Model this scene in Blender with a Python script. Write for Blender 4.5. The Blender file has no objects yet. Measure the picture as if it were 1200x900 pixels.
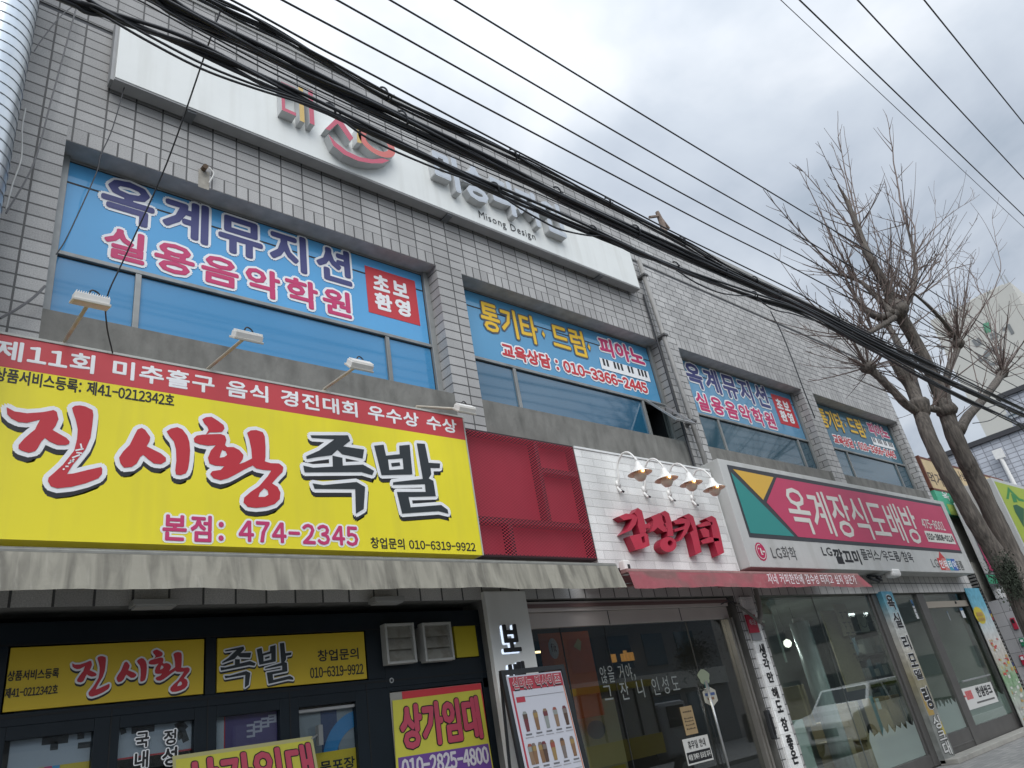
import bpy, math, random
import numpy as np
from mathutils import Vector, Matrix
from mathutils.geometry import tessellate_polygon
R = math.radians
rnd = random.Random(7)
sc = bpy.context.scene
COL = sc.collection

# ------------------------------------------------------------------ camera
YAW, PIT, ROLL, FPX = R(44.93), R(25.94), R(-10.50), 855.8
CAM = np.array([0.0, -6.4, 1.6])
_f = np.array([math.sin(YAW)*math.cos(PIT), math.cos(YAW)*math.cos(PIT), math.sin(PIT)])
_r = np.array([math.cos(YAW), -math.sin(YAW), 0.0])
_u = np.cross(_r, _f)
CR = _r*math.cos(ROLL) + _u*math.sin(ROLL)
CU = -_r*math.sin(ROLL) + _u*math.cos(ROLL)
cd = bpy.data.cameras.new('camera')
cd.sensor_width = 36.0; cd.lens = 36.0*FPX/1200.0; cd.clip_start = 0.05; cd.clip_end = 3000
cam = bpy.data.objects.new('camera', cd); COL.objects.link(cam)
m = Matrix.Identity(4)
for i in range(3):
    m[i][0] = CR[i]; m[i][1] = CU[i]; m[i][2] = -_f[i]; m[i][3] = CAM[i]
cam.matrix_world = m
sc.camera = cam

def ray(px, py):
    return CR*(px-600)/FPX - CU*(py-450)/FPX + _f
def at(px, py, Y=0.0):           # measured point of the photograph on a plane parallel to the facade
    d = ray(px, py); return CAM + d*((Y-CAM[1])/d[1])
def atz(px, py, Z):
    d = ray(px, py); return CAM + d*((Z-CAM[2])/d[2])
def atx(px, py, X):
    d = ray(px, py); return CAM + d*((X-CAM[0])/d[0])
def X_(px, py, Y=0.0): return float(at(px, py, Y)[0])
def Z_(px, py, Y=0.0): return float(at(px, py, Y)[2])
def rect(p1, p2, Y):
    a = at(*p1, Y); b = at(*p2, Y)
    return float(a[0]), float(b[0]), float(b[2]), float(a[2])     # x0 x1 z0 z1

# ------------------------------------------------------------------ sky, sun, exposure
SUN_EL, SUN_AZ = 46.0, 214.0      # azimuth of the veiled sun, clockwise from +Y
w = bpy.data.worlds.new('World'); sc.world = w; w.use_nodes = True
nt = w.node_tree; N = nt.nodes; L = nt.links
bg = N['Background']
sky = N.new('ShaderNodeTexSky'); sky.sky_type = 'NISHITA'; sky.sun_disc = False
sky.sun_elevation = R(SUN_EL); sky.sun_rotation = R(SUN_AZ); sky.dust_density = 3.0
tc = N.new('ShaderNodeTexCoord')
sep = N.new('ShaderNodeSeparateXYZ'); L.new(tc.outputs['Generated'], sep.inputs[0])
def wm(op, a, b=None, c=None):
    n = N.new('ShaderNodeMath'); n.operation = op
    for i, v in enumerate((a, b, c)):
        if v is None: continue
        if isinstance(v, (int, float)): n.inputs[i].default_value = v
        else: L.new(v, n.inputs[i])
    return n.outputs[0]
den = wm('ADD', wm('MAXIMUM', sep.outputs[2], 0.0), 0.22)
cx = wm('DIVIDE', sep.outputs[0], den); cy = wm('DIVIDE', sep.outputs[1], den)
cmb = N.new('ShaderNodeCombineXYZ'); L.new(cx, cmb.inputs[0]); L.new(cy, cmb.inputs[1])
n1 = N.new('ShaderNodeTexNoise'); n1.inputs['Scale'].default_value = 1.9; n1.inputs['Detail'].default_value = 6; n1.inputs['Roughness'].default_value = .5
n1.inputs['Distortion'].default_value = .25
n2 = N.new('ShaderNodeTexNoise'); n2.inputs['Scale'].default_value = .45; n2.inputs['Detail'].default_value = 2
L.new(cmb.outputs[0], n1.inputs['Vector']); L.new(cmb.outputs[0], n2.inputs['Vector'])
bd = N.new('ShaderNodeVectorMath'); bd.operation = 'DOT_PRODUCT'; L.new(tc.outputs['Generated'], bd.inputs[0])
_b = ray(440, 40); _b = _b/np.linalg.norm(_b); bd.inputs[1].default_value = tuple(_b)
glow = wm('POWER', wm('MAXIMUM', bd.outputs['Value'], 0.0), 5.0)
val = wm('ADD', wm('ADD', wm('MULTIPLY', n1.outputs[0], 1.8), wm('MULTIPLY', n2.outputs[0], .30)), wm('SUBTRACT', wm('MULTIPLY', glow, .30), .41))
ramp = N.new('ShaderNodeValToRGB'); L.new(val, ramp.inputs[0])
e = ramp.color_ramp.elements
e[0].position = .44; e[0].color = (.285, .335, .40, 1)
e[1].position = 1.02; e[1].color = (.62, .65, .69, 1)
x = ramp.color_ramp.elements.new(.60); x.color = (.385, .43, .495, 1)
x = ramp.color_ramp.elements.new(.78); x.color = (.46, .505, .565, 1)
elev = wm('ADD', wm('MULTIPLY', wm('POWER', wm('MAXIMUM', sep.outputs[2], 0.0), 1.5), .55), .88)
sdt = N.new('ShaderNodeVectorMath'); sdt.operation = 'DOT_PRODUCT'; L.new(tc.outputs['Generated'], sdt.inputs[0])   # cloud brightened around the veiled sun
sdt.inputs[1].default_value = (math.sin(R(SUN_AZ))*math.cos(R(SUN_EL)), math.cos(R(SUN_AZ))*math.cos(R(SUN_EL)), math.sin(R(SUN_EL)))
veil = wm('ADD', wm('MULTIPLY', wm('POWER', wm('MAXIMUM', sdt.outputs['Value'], 0.0), 2.0), 1.1), 1.0)
elev = wm('MULTIPLY', elev, veil)
mul = N.new('ShaderNodeVectorMath'); mul.operation = 'SCALE'; L.new(ramp.outputs[0], mul.inputs[0]); L.new(elev, mul.inputs['Scale'])
blue = N.new('ShaderNodeVectorMath'); blue.operation = 'SCALE'; L.new(sky.outputs[0], blue.inputs[0]); blue.inputs['Scale'].default_value = 0.10
mx = N.new('ShaderNodeMix'); mx.data_type = 'RGBA'; mx.inputs[0].default_value = 0.94
L.new(blue.outputs[0], mx.inputs[6]); L.new(mul.outputs[0], mx.inputs[7]); L.new(mx.outputs[2], bg.inputs[0])
bg.inputs[1].default_value = 1.0
sd = bpy.data.lights.new('sun', 'SUN'); sd.energy = 1.5; sd.angle = R(50); sd.color = (1.0, .97, .93)
so = bpy.data.objects.new('sun', sd); COL.objects.link(so)
sdir = Vector((math.sin(R(SUN_AZ))*math.cos(R(SUN_EL)), math.cos(R(SUN_AZ))*math.cos(R(SUN_EL)), math.sin(R(SUN_EL))))
so.rotation_euler = sdir.to_track_quat('Z', 'Y').to_euler(); so.location = sdir*40
sc.view_settings.view_transform = 'Standard'; sc.view_settings.look = 'None'
sc.view_settings.exposure = 0.45; sc.view_settings.gamma = 1.0
sc.cycles.max_bounces = 7; sc.cycles.transparent_max_bounces = 12; sc.cycles.glossy_bounces = 4
sc.cycles.caustics_reflective = False; sc.cycles.caustics_refractive = False

# ------------------------------------------------------------------ materials
MATS = {}
def mat(name, col, rough=.55, metal=0.0, spec=.5, var=0.0, scale=6.0, stretch=(1, 1, 1), bump=0.0, bscale=None, dirt=None, dirt_amt=0.0, dirt_scale=(3, 3, .6), ior=1.5, emit=0.0):
    if name in MATS: return MATS[name]
    M = bpy.data.materials.new(name); M.use_nodes = True; t = M.node_tree; p = t.nodes['Principled BSDF']
    p.inputs['Base Color'].default_value = (*col, 1); p.inputs['Roughness'].default_value = rough
    p.inputs['Metallic'].default_value = metal; p.inputs['Specular IOR Level'].default_value = spec; p.inputs['IOR'].default_value = ior
    if emit: p.inputs['Emission Color'].default_value = (*col, 1); p.inputs['Emission Strength'].default_value = emit
    geo = t.nodes.new('ShaderNodeNewGeometry')
    def noise(sca, st, det=5):
        mp = t.nodes.new('ShaderNodeMapping'); mp.inputs['Scale'].default_value = st
        t.links.new(geo.outputs['Position'], mp.inputs[0])
        n = t.nodes.new('ShaderNodeTexNoise'); n.inputs['Scale'].default_value = sca; n.inputs['Detail'].default_value = det
        t.links.new(mp.outputs[0], n.inputs['Vector']); return n.outputs[0]
    out = None
    if var:
        r = t.nodes.new('ShaderNodeMapRange'); t.links.new(noise(scale, stretch), r.inputs[0])
        r.inputs[1].default_value = .25; r.inputs[2].default_value = .75; r.inputs[3].default_value = 1-var; r.inputs[4].default_value = 1+var
        s = t.nodes.new('ShaderNodeVectorMath'); s.operation = 'SCALE'; s.inputs[0].default_value = col; t.links.new(r.outputs[0], s.inputs['Scale'])
        out = s.outputs[0]
    if dirt:
        r = t.nodes.new('ShaderNodeMapRange'); t.links.new(noise(1.0, dirt_scale, 7), r.inputs[0])
        r.inputs[1].default_value = .48; r.inputs[2].default_value = .78; r.inputs[3].default_value = 0; r.inputs[4].default_value = dirt_amt
        k = t.nodes.new('ShaderNodeMix'); k.data_type = 'RGBA'; t.links.new(r.outputs[0], k.inputs[0])
        if out: t.links.new(out, k.inputs[6])
        else: k.inputs[6].default_value = (*col, 1)
        k.inputs[7].default_value = (*dirt, 1); out = k.outputs[2]
    if out: t.links.new(out, p.inputs['Base Color'])
    if bump:
        b = t.nodes.new('ShaderNodeBump'); b.inputs['Strength'].default_value = bump; b.inputs['Distance'].default_value = .02
        t.links.new(noise(bscale or scale*4, stretch), b.inputs['Height']); t.links.new(b.outputs[0], p.inputs['Normal'])
    MATS[name] = M; return M

def tile_mat(name, bw, bh, off, col=(.36, .365, .375), mort=(.06, .062, .066), ms=.011, phase=0.02):
    M = bpy.data.materials.new(name); M.use_nodes = True; t = M.node_tree; p = t.nodes['Principled BSDF']; l = t.links
    geo = t.nodes.new('ShaderNodeNewGeometry'); s = t.nodes.new('ShaderNodeSeparateXYZ'); l.new(geo.outputs['Position'], s.inputs[0])
    a = t.nodes.new('ShaderNodeMath'); a.operation = 'ADD'; l.new(s.outputs[0], a.inputs[0]); l.new(s.outputs[1], a.inputs[1])
    a2 = t.nodes.new('ShaderNodeMath'); a2.operation = 'ADD'; l.new(a.outputs[0], a2.inputs[0]); a2.inputs[1].default_value = 100*bw - .0695
    zz = t.nodes.new('ShaderNodeMath'); zz.operation = 'ADD'; l.new(s.outputs[2], zz.inputs[0]); zz.inputs[1].default_value = phase
    c = t.nodes.new('ShaderNodeCombineXYZ'); l.new(a2.outputs[0], c.inputs[0]); l.new(zz.outputs[0], c.inputs[1])
    b = t.nodes.new('ShaderNodeTexBrick'); l.new(c.outputs[0], b.inputs['Vector']); b.offset = off; b.squash = 1.0
    b.inputs['Scale'].default_value = 1.0; b.inputs['Brick Width'].default_value = bw; b.inputs['Row Height'].default_value = bh
    b.inputs['Mortar Size'].default_value = ms; b.inputs['Mortar Smooth'].default_value = .15; b.inputs['Bias'].default_value = 0
    b.inputs['Color1'].default_value = (*[v*.88 for v in col], 1); b.inputs['Color2'].default_value = (*[v*1.12 for v in col], 1); b.inputs['Mortar'].default_value = (*mort, 1)
    n = t.nodes.new('ShaderNodeTexNoise'); n.inputs['Scale'].default_value = 90; n.inputs['Detail'].default_value = 3; l.new(geo.outputs['Position'], n.inputs['Vector'])
    mp = t.nodes.new('ShaderNodeMapping'); mp.inputs['Scale'].default_value = (1.4, 1.4, .35); l.new(geo.outputs['Position'], mp.inputs[0])
    n2 = t.nodes.new('ShaderNodeTexNoise'); n2.inputs['Scale'].default_value = 1.3; n2.inputs['Detail'].default_value = 7; l.new(mp.outputs[0], n2.inputs['Vector'])
    def mr(o, lo, hi):
        r = t.nodes.new('ShaderNodeMapRange'); l.new(o, r.inputs[0]); r.inputs[1].default_value = .3; r.inputs[2].default_value = .7; r.inputs[3].default_value = lo; r.inputs[4].default_value = hi; return r.outputs[0]
    mm = t.nodes.new('ShaderNodeMath'); mm.operation = 'MULTIPLY'; l.new(mr(n.outputs[0], .80, 1.2), mm.inputs[0]); l.new(mr(n2.outputs[0], .80, 1.12), mm.inputs[1])
    v = t.nodes.new('ShaderNodeVectorMath'); v.operation = 'SCALE'; l.new(b.outputs[0], v.inputs[0]); l.new(mm.outputs[0], v.inputs['Scale'])
    l.new(v.outputs[0], p.inputs['Base Color']); p.inputs['Roughness'].default_value = .62
    bp = t.nodes.new('ShaderNodeBump'); bp.inputs['Strength'].default_value = .8; bp.inputs['Distance'].default_value = .012; bp.invert = True
    l.new(b.outputs['Fac'], bp.inputs['Height']); l.new(bp.outputs[0], p.inputs['Normal'])
    MATS[name] = M; return M

def glass_mat(name, tint, f=1.0, rough=0.0):
    M = bpy.data.materials.new(name); M.use_nodes = True; t = M.node_tree; l = t.links
    t.nodes.remove(t.nodes['Principled BSDF']); o = t.nodes['Material Output']
    tr = t.nodes.new('ShaderNodeBsdfTransparent'); tr.inputs[0].default_value = (*tint, 1)
    gl = t.nodes.new('ShaderNodeBsdfGlossy'); gl.inputs['Roughness'].default_value = rough; gl.inputs[0].default_value = (1, 1, 1, 1)
    lw = t.nodes.new('ShaderNodeLayerWeight'); lw.inputs[0].default_value = .5      # thin pane: Schlick reflectance, the same from both sides
    pw = t.nodes.new('ShaderNodeMath'); pw.operation = 'POWER'; l.new(lw.outputs['Facing'], pw.inputs[0]); pw.inputs[1].default_value = 5.0
    k = t.nodes.new('ShaderNodeMath'); k.operation = 'MULTIPLY_ADD'; k.use_clamp = True; l.new(pw.outputs[0], k.inputs[0]); k.inputs[1].default_value = .90*f; k.inputs[2].default_value = .045*f
    mxs = t.nodes.new('ShaderNodeMixShader'); l.new(k.outputs[0], mxs.inputs[0]); l.new(tr.outputs[0], mxs.inputs[1]); l.new(gl.outputs[0], mxs.inputs[2])
    l.new(mxs.outputs[0], o.inputs[0]); MATS[name] = M; return M

def mesh_screen_mat(name, col):          # expanded-metal sheet: open diamonds
    M = bpy.data.materials.new(name); M.use_nodes = True; t = M.node_tree; l = t.links; p = t.nodes['Principled BSDF']
    p.inputs['Base Color'].default_value = (*col, 1); p.inputs['Roughness'].default_value = .5
    geo = t.nodes.new('ShaderNodeNewGeometry'); s = t.nodes.new('ShaderNodeSeparateXYZ'); l.new(geo.outputs['Position'], s.inputs[0])
    def m_(op, a, b):
        n = t.nodes.new('ShaderNodeMath'); n.operation = op
        for i, v in enumerate((a, b)):
            if isinstance(v, (int, float)): n.inputs[i].default_value = v
            else: l.new(v, n.inputs[i])
        return n.outputs[0]
    a = m_('MULTIPLY', s.outputs[0], 105.0); b = m_('MULTIPLY', s.outputs[2], 165.0)
    h = m_('ADD', m_('COSINE', a, 0), m_('COSINE', b, 0)); h = m_('ABSOLUTE', h, 0)
    hole = m_('GREATER_THAN', h, 0.5)
    tr = t.nodes.new('ShaderNodeBsdfTransparent'); mxs = t.nodes.new('ShaderNodeMixShader')
    l.new(hole, mxs.inputs[0]); l.new(p.outputs[0], mxs.inputs[1]); l.new(tr.outputs[0], mxs.inputs[2])
    l.new(mxs.outputs[0], t.nodes['Material Output'].inputs[0]); MATS[name] = M; return M

white = mat('white_paint', (.74, .75, .74), .5, var=.04, scale=3, dirt=(.45, .44, .40), dirt_amt=.35, dirt_scale=(5, 5, .7))
whitev = mat('white_vinyl', (.80, .81, .82), .5)
black = mat('black_print', (.012, .012, .014), .5)
navy = mat('navy_print', (.055, .06, .19), .5)
pink = mat('pink_print', (.52, .035, .14), .5)
red = mat('red_print', (.52, .035, .045), .5)
yellow = mat('yellow_print', (.78, .68, .018), .45, var=.05, scale=1.2, dirt=(.62, .53, .04), dirt_amt=.4, dirt_scale=(6, 6, .5))
yellowlet = mat('yellow_letter', (.80, .50, .03), .5)
concrete = mat('concrete', (.175, .172, .158), .85, var=.22, scale=5, stretch=(1, 1, .6), bump=.4, dirt=(.07, .07, .062), dirt_amt=.8, dirt_scale=(5, 5, 1.4))
alu = mat('aluminium', (.42, .43, .43), .35, .7, var=.08, scale=4)
greyframe = mat('grey_window_frame', (.28, .29, .285), .5, .3, var=.12, scale=9, dirt=(.1, .1, .09), dirt_amt=.6)
darkline = mat('black_gasket', (.02, .022, .025), .6)
darkframe = mat('dark_navy_metal', (.005, .010, .015), .45, 0, spec=.3, var=.2, scale=3)
rubber = mat('black_cable_sheath', (.020, .022, .026), .5)
galv = mat('galvanised_steel', (.60, .64, .67), .30, .85, var=.10, scale=5, stretch=(2, 2, .4))
pvc = mat('grey_pipe', (.25, .245, .235), .6, var=.12, scale=8, dirt=(.2, .19, .17), dirt_amt=.6)
lampwhite = mat('lamp_enamel', (.78, .77, .74), .35, var=.05, scale=9)
redmetal = mat('red_painted_steel', (.33, .028, .05), .5, var=.1, scale=3)

# ------------------------------------------------------------------ mesh builder
class MB:
    def __init__(s): s.v = []; s.f = []; s.mi = []; s.mats = []; s.n = 0
    def _m(s, M):
        if M not in s.mats: s.mats.append(M)
        return s.mats.index(M)
    def add(s, V, F, M=None):
        k = s._m(M); V = np.asarray(V, float).reshape(-1, 3); s.v.append(V)
        for f in F: s.f.append([i+s.n for i in f]); s.mi.append(k)
        s.n += len(V); return s
    def box(s, x0, x1, y0, y1, z0, z1, M=None):
        V = [(x0, y0, z0), (x1, y0, z0), (x1, y1, z0), (x0, y1, z0), (x0, y0, z1), (x1, y0, z1), (x1, y1, z1), (x0, y1, z1)]
        return s.add(V, [(0, 3, 2, 1), (4, 5, 6, 7), (0, 1, 5, 4), (1, 2, 6, 5), (2, 3, 7, 6), (3, 0, 4, 7)], M)
    def quad(s, a, b, c, d, M=None): return s.add([a, b, c, d], [(0, 1, 2, 3)], M)
    def hexa(s, A, B, M=None):      # two quads joined into a block (8 free corners)
        return s.add(list(A)+list(B), [(0, 3, 2, 1), (4, 5, 6, 7), (0, 1, 5, 4), (1, 2, 6, 5), (2, 3, 7, 6), (3, 0, 4, 7)], M)
    def tube(s, P, r, M=None, n=6, cap=True):
        P = [Vector(p) for p in P]; k = len(P); rr = r if hasattr(r, '__len__') else [r]*k
        V = []; F = []; up = None
        for i, p in enumerate(P):
            t = (P[min(i+1, k-1)]-P[max(i-1, 0)])
            if t.length < 1e-9: t = Vector((0, 0, 1))
            t.normalize()
            if up is None:
                a = Vector((0, 0, 1)) if abs(t.z) < .9 else Vector((0, 1, 0)); up = (a - t*a.dot(t)).normalized()
            else:
                up = up - t*up.dot(t)
                up = up.normalized() if up.length > 1e-6 else t.orthogonal().normalized()
            b = t.cross(up)
            for j in range(n):
                q = 2*math.pi*j/n; V.append(p + (up*math.cos(q)+b*math.sin(q))*rr[i])
        for i in range(k-1):
            for j in range(n):
                F.append((i*n+j, i*n+(j+1) % n, (i+1)*n+(j+1) % n, (i+1)*n+j))
        if cap: F.append(tuple(range(n-1, -1, -1))); F.append(tuple((k-1)*n+j for j in range(n)))
        return s.add([tuple(v) for v in V], F, M)
    def lathe(s, prof, c, M=None, n=20, axis='Z'):    # prof: (r, h) about a vertical axis through c
        V = []; F = []; k = len(prof)
        for r, h in prof:
            for j in range(n):
                q = 2*math.pi*j/n
                if axis == 'Z': V.append((c[0]+r*math.cos(q), c[1]+r*math.sin(q), c[2]+h))
                else: V.append((c[0]+r*math.cos(q), c[1]+h, c[2]+r*math.sin(q)))
        for i in range(k-1):
            for j in range(n): F.append((i*n+j, i*n+(j+1) % n, (i+1)*n+(j+1) % n, (i+1)*n+j))
        return s.add(V, F, M)
    def poly(s, pts, Y, M=None, holes=(), depth=0.0):  # flat (x, z) outline at plane Y facing the street; depth extrudes it back to the wall
        loops = [pts]+list(holes)
        fl = [[Vector((p[0], p[1], 0)) for p in lp] for lp in loops]
        tri = tessellate_polygon(fl); flat = [p for lp in loops for p in lp]
        V = [(p[0], Y, p[1]) for p in flat]; F = []
        for t in tri:
            a, b, c = [flat[i] for i in t]
            cr = (b[0]-a[0])*(c[1]-a[1])-(b[1]-a[1])*(c[0]-a[0])
            F.append(tuple(t) if cr > 0 else tuple(reversed(t)))
        if depth:
            n = len(V); V += [(p[0], Y+depth, p[1]) for p in flat]; o = 0
            for lp in loops:
                k = len(lp)
                for i in range(k):
                    a, b = o+i, o+(i+1) % k; F.append((a, b, b+n, a+n))
                o += k
        return s.add(V, F, M)
    def build(s, name, parent=None, M=None, smooth=False, bevel=0.0):
        me = bpy.data.meshes.new(name)
        V = np.vstack(s.v)
        off = np.zeros(3); p = parent
        while p is not None: off = off + np.array(p.location); p = p.parent
        V = V - off
        me.from_pydata(V.tolist(), [], s.f)
        mats = [M if (x is None) else x for x in s.mats]
        for x in mats: me.materials.append(x)
        me.polygons.foreach_set('material_index', s.mi)
        if smooth: me.polygons.foreach_set('use_smooth', [True]*len(s.f))
        me.update()
        o = bpy.data.objects.new(name, me); COL.objects.link(o)
        if parent is not None: o.parent = parent
        if smooth and smooth is not True:
            pass
        if bevel:
            b = o.modifiers.new('bevel', 'BEVEL'); b.width = bevel; b.segments = 2; b.limit_method = 'ANGLE'; b.angle_limit = R(40)
        return o
def thing(name, label, cat, loc=(0, 0, 0), group=None):
    o = bpy.data.objects.new(name, None); COL.objects.link(o); o.location = [float(v) for v in loc]; o.empty_display_size = .2
    return tag(o, label, cat, group)
def tag(o, label=None, cat=None, group=None, kind=None):
    if label: o['label'] = label
    if cat: o['category'] = cat
    if group: o['group'] = group
    if kind: o['kind'] = kind
    return o
def part_box(name, parent, b, M, bevel=0.0):
    return MB().box(*b).build(name, parent, M, bevel=bevel)
def spline(P, k=8):
    P = [np.array(p, float) for p in P]; out = []
    Q = [2*P[0]-P[1]]+P+[2*P[-1]-P[-2]]
    for i in range(1, len(Q)-2):
        a, b, c, d = Q[i-1:i+3]
        for j in range(k):
            t = j/k; out.append(.5*((2*b)+(c-a)*t+(2*a-5*b+4*c-d)*t*t+(3*b-a-3*c+d)*t**3))
    out.append(P[-1]); return out

# ------------------------------------------------------------------ lettering (Hangul from Blender's own font)
GL = {}
FW = {**{str(i): chr(0xFF10+i) for i in range(10)}, '-': '－', ':': '：', '/': '／', ',': '，'}
def glyph(ch, half):
    key = (ch, half)
    if key in GL: return GL[key]
    body = FW.get(ch, ch) if half else ch
    c = bpy.data.curves.new('t', 'FONT'); c.body = body; c.size = 1; c.resolution_u = 2
    o = bpy.data.objects.new('t', c); COL.objects.link(o)
    dg = bpy.context.evaluated_depsgraph_get(); dg.update()
    me = bpy.data.meshes.new_from_object(o.evaluated_get(dg))
    V = np.array([v.co[:2] for v in me.vertices], float).reshape(-1, 2); F = [tuple(p.vertices) for p in me.polygons]
    bpy.data.objects.remove(o); bpy.data.curves.remove(c); bpy.data.meshes.remove(me)
    if len(V):
        if ch in FW and half:
            adv = {'-': .55, ':': .36, '/': .5, ',': .32}.get(ch, .60)
            V[:, 0] += adv/2 - .5 if ch != '-' else adv/2-.5
            if ch == '-': V[:, 0] = (V[:, 0]-adv/2)*.62+adv/2
            if ch == ',': V[:, 0] += adv/2-(V[:, 0].min()+V[:, 0].max())/2
            if ch == ':': V[:, 0] += adv/2-(V[:, 0].min()+V[:, 0].max())/2
        elif ord(ch) > 0x2000: adv = .92
        else: adv = V[:, 0].max()+.09
    else: adv = .30
    GL[key] = (V, F, adv); return GL[key]
def layout(s, track=0.0, half=True):
    x = 0.0; VV = []; FF = []; n = 0
    for ch in s:
        if ch == ' ': x += .34+track; continue
        V, F, adv = glyph(ch, half)
        VV.append(V+[x, 0]); FF += [tuple(i+n for i in f) for f in F]; n += len(V); x += adv+track
    return np.vstack(VV), FF
DIRS = {n: [(math.cos(2*math.pi*i/n), math.sin(2*math.pi*i/n)) for i in range(n)] for n in (8, 12)}
def spread(mb, V2, F, Y, r, M, n=8, shift=(0, 0)):    # a letter shape fattened by r (many copies stepped in depth by hairs)
    offs = [(0, 0)] + ([(r*a, r*b) for a, b in DIRS[n]] if r > 0 else [])
    if r > .012: offs += [(r*.55*a, r*.55*b) for a, b in DIRS[8][::2]]
    for k, (a, b) in enumerate(offs):
        V = np.column_stack([V2[:, 0]+a+shift[0], np.full(len(V2), Y+k*.00012), V2[:, 1]+b+shift[1]])
        mb.add(V, F, M)
def spread_solid(mb, V2, F, Y, r, M, Ms, depth):      # the same, as a solid letter with side walls back to the sign
    cnt = {}
    for f in F:
        for i in range(len(f)):
            e = (f[i], f[(i+1) % len(f)]); cnt[e] = cnt.get(e, 0)+1
    edge = [e for e in cnt if (e[1], e[0]) not in cnt]
    n = len(V2)
    for k, (a, b) in enumerate([(0, 0)]+[(r*a, r*b) for a, b in DIRS[12]]):
        y = Y+k*.00015
        A = np.column_stack([V2[:, 0]+a, np.full(n, y), V2[:, 1]+b]); B = A+np.array([0, depth-k*.00015, 0])
        mb.add(A, F, M); mb.add(np.vstack([A, B]), [(e[0], e[0]+n, e[1]+n, e[1]) for e in edge], Ms)
def text(parent, s, p1, p2, Y, M, bold=0.0, outline=None, track=0.0, name='lettering', half=True, ext=0.0, world=None, deform=None):
    """ink box of the string given by its top-left and bottom-right in the photograph (or world x0,x1,z0,z1)"""
    x0, x1, z0, z1 = world if world else rect(p1, p2, Y)
    V, F = layout(s, track, half)
    lo, hi = V.min(0), V.max(0); r = bold*(z1-z0)
    V2 = (V-lo)/(hi-lo); V2 = np.column_stack([x0+r+V2[:, 0]*(x1-x0-2*r), z0+r+V2[:, 1]*(z1-z0-2*r)])
    if deform: V2 = deform(V2)
    mb = MB(); top = Y-.003
    if outline:
        lay = 0
        ro, Mo = outline[0], outline[1]
        sh = outline[2] if len(outline) > 2 else None
        top = Y-.007
    spread(mb, V2, F, top, r, M)
    o = mb.build(name, parent)
    if outline:
        ob = MB(); spread(ob, V2, F, Y-.0035, r+ro, Mo, 12); ob.build('letter_outline', o)
        if sh: sb = MB(); spread(sb, V2, F, Y-.001, r+ro, sh[1], 12, sh[0]); sb.build('letter_shadow', o)
    return o
def vtext(parent, chars, Y, M, bold=0.0, outline=None, name='lettering'):   # [(char, p1, p2)]
    mb = MB(); ob = MB()
    for ch, p1, p2 in chars:
        x0, x1, z0, z1 = rect(p1, p2, Y); V, F = layout(ch); lo, hi = V.min(0), V.max(0); r = bold*(z1-z0)
        V2 = (V-lo)/(hi-lo); V2 = np.column_stack([x0+r+V2[:, 0]*(x1-x0-2*r), z0+r+V2[:, 1]*(z1-z0-2*r)])
        spread(mb, V2, F, Y-(.007 if outline else .003), r, M)
        if outline: spread(ob, V2, F, Y-.0035, r+outline[0], outline[1], 12)
    o = mb.build(name, parent)
    if outline: ob.build('letter_outline', o)
    return o
def trace(pts, ox, oy, k, Y, fn=None):                # an outline read off an enlarged photograph, on the sign's plane
    out = []
    for a, b in pts:
        q = at(ox+a/k, oy+b/k, Y); out.append((float(q[0]), float(q[2])))
    return out
def flatpoly(V): return [(p[0], p[1]) for p in V]
def polytris(loops):
    fl = [[Vector((p[0], p[1], 0)) for p in lp] for lp in loops]
    return np.array([p for lp in loops for p in lp]), [tuple(t) for t in tessellate_polygon(fl)]

# ================================================================== SETTING
ground_m = mat('asphalt', (.055, .055, .057), .9, var=.25, scale=2.5, bump=.4, bscale=60)
side_m = tile_mat('paving_block', .2, .1, .5, (.30, .29, .275), (.12, .12, .11), .004)
def paving(name):
    M = bpy.data.materials.new(name); M.use_nodes = True; t = M.node_tree; p = t.nodes['Principled BSDF']; l = t.links
    geo = t.nodes.new('ShaderNodeNewGeometry'); b = t.nodes.new('ShaderNodeTexBrick'); l.new(geo.outputs['Position'], b.inputs['Vector'])
    b.inputs['Scale'].default_value = 1; b.inputs['Brick Width'].default_value = .22; b.inputs['Row Height'].default_value = .11; b.inputs['Mortar Size'].default_value = .004
    b.inputs['Color1'].default_value = (.22, .22, .215, 1); b.inputs['Color2'].default_value = (.30, .295, .285, 1); b.inputs['Mortar'].default_value = (.16, .16, .16, 1)
    l.new(b.outputs[0], p.inputs['Base Color']); p.inputs['Roughness'].default_value = .85; return M
pave = paving('pavement_blocks')
tag(MB().box(-400, 600, -400, 600, -.5, -.13, ground_m).build('ground'), kind='structure')
tag(MB().box(-40, 39, -9.0, -3.55, -.14, -.122, mat('road_asphalt', (.10, .10, .10), .9, var=.3, scale=1.5, bump=.3, bscale=70)).build('road'), kind='structure')
tag(MB().box(-40, 36, -3.4, .6, -.2, 0, pave).build('pavement'), kind='structure')
tag(MB().box(-40, 36, -3.55, -3.4, -.2, .004, mat('kerb_stone', (.34, .34, .33), .8, var=.15, scale=4)).build('kerb'), kind='structure')
tag(MB().box(-40, 39, -17.5, -9.0, -.2, 0, pave).build('far_pavement'), kind='structure')

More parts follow.
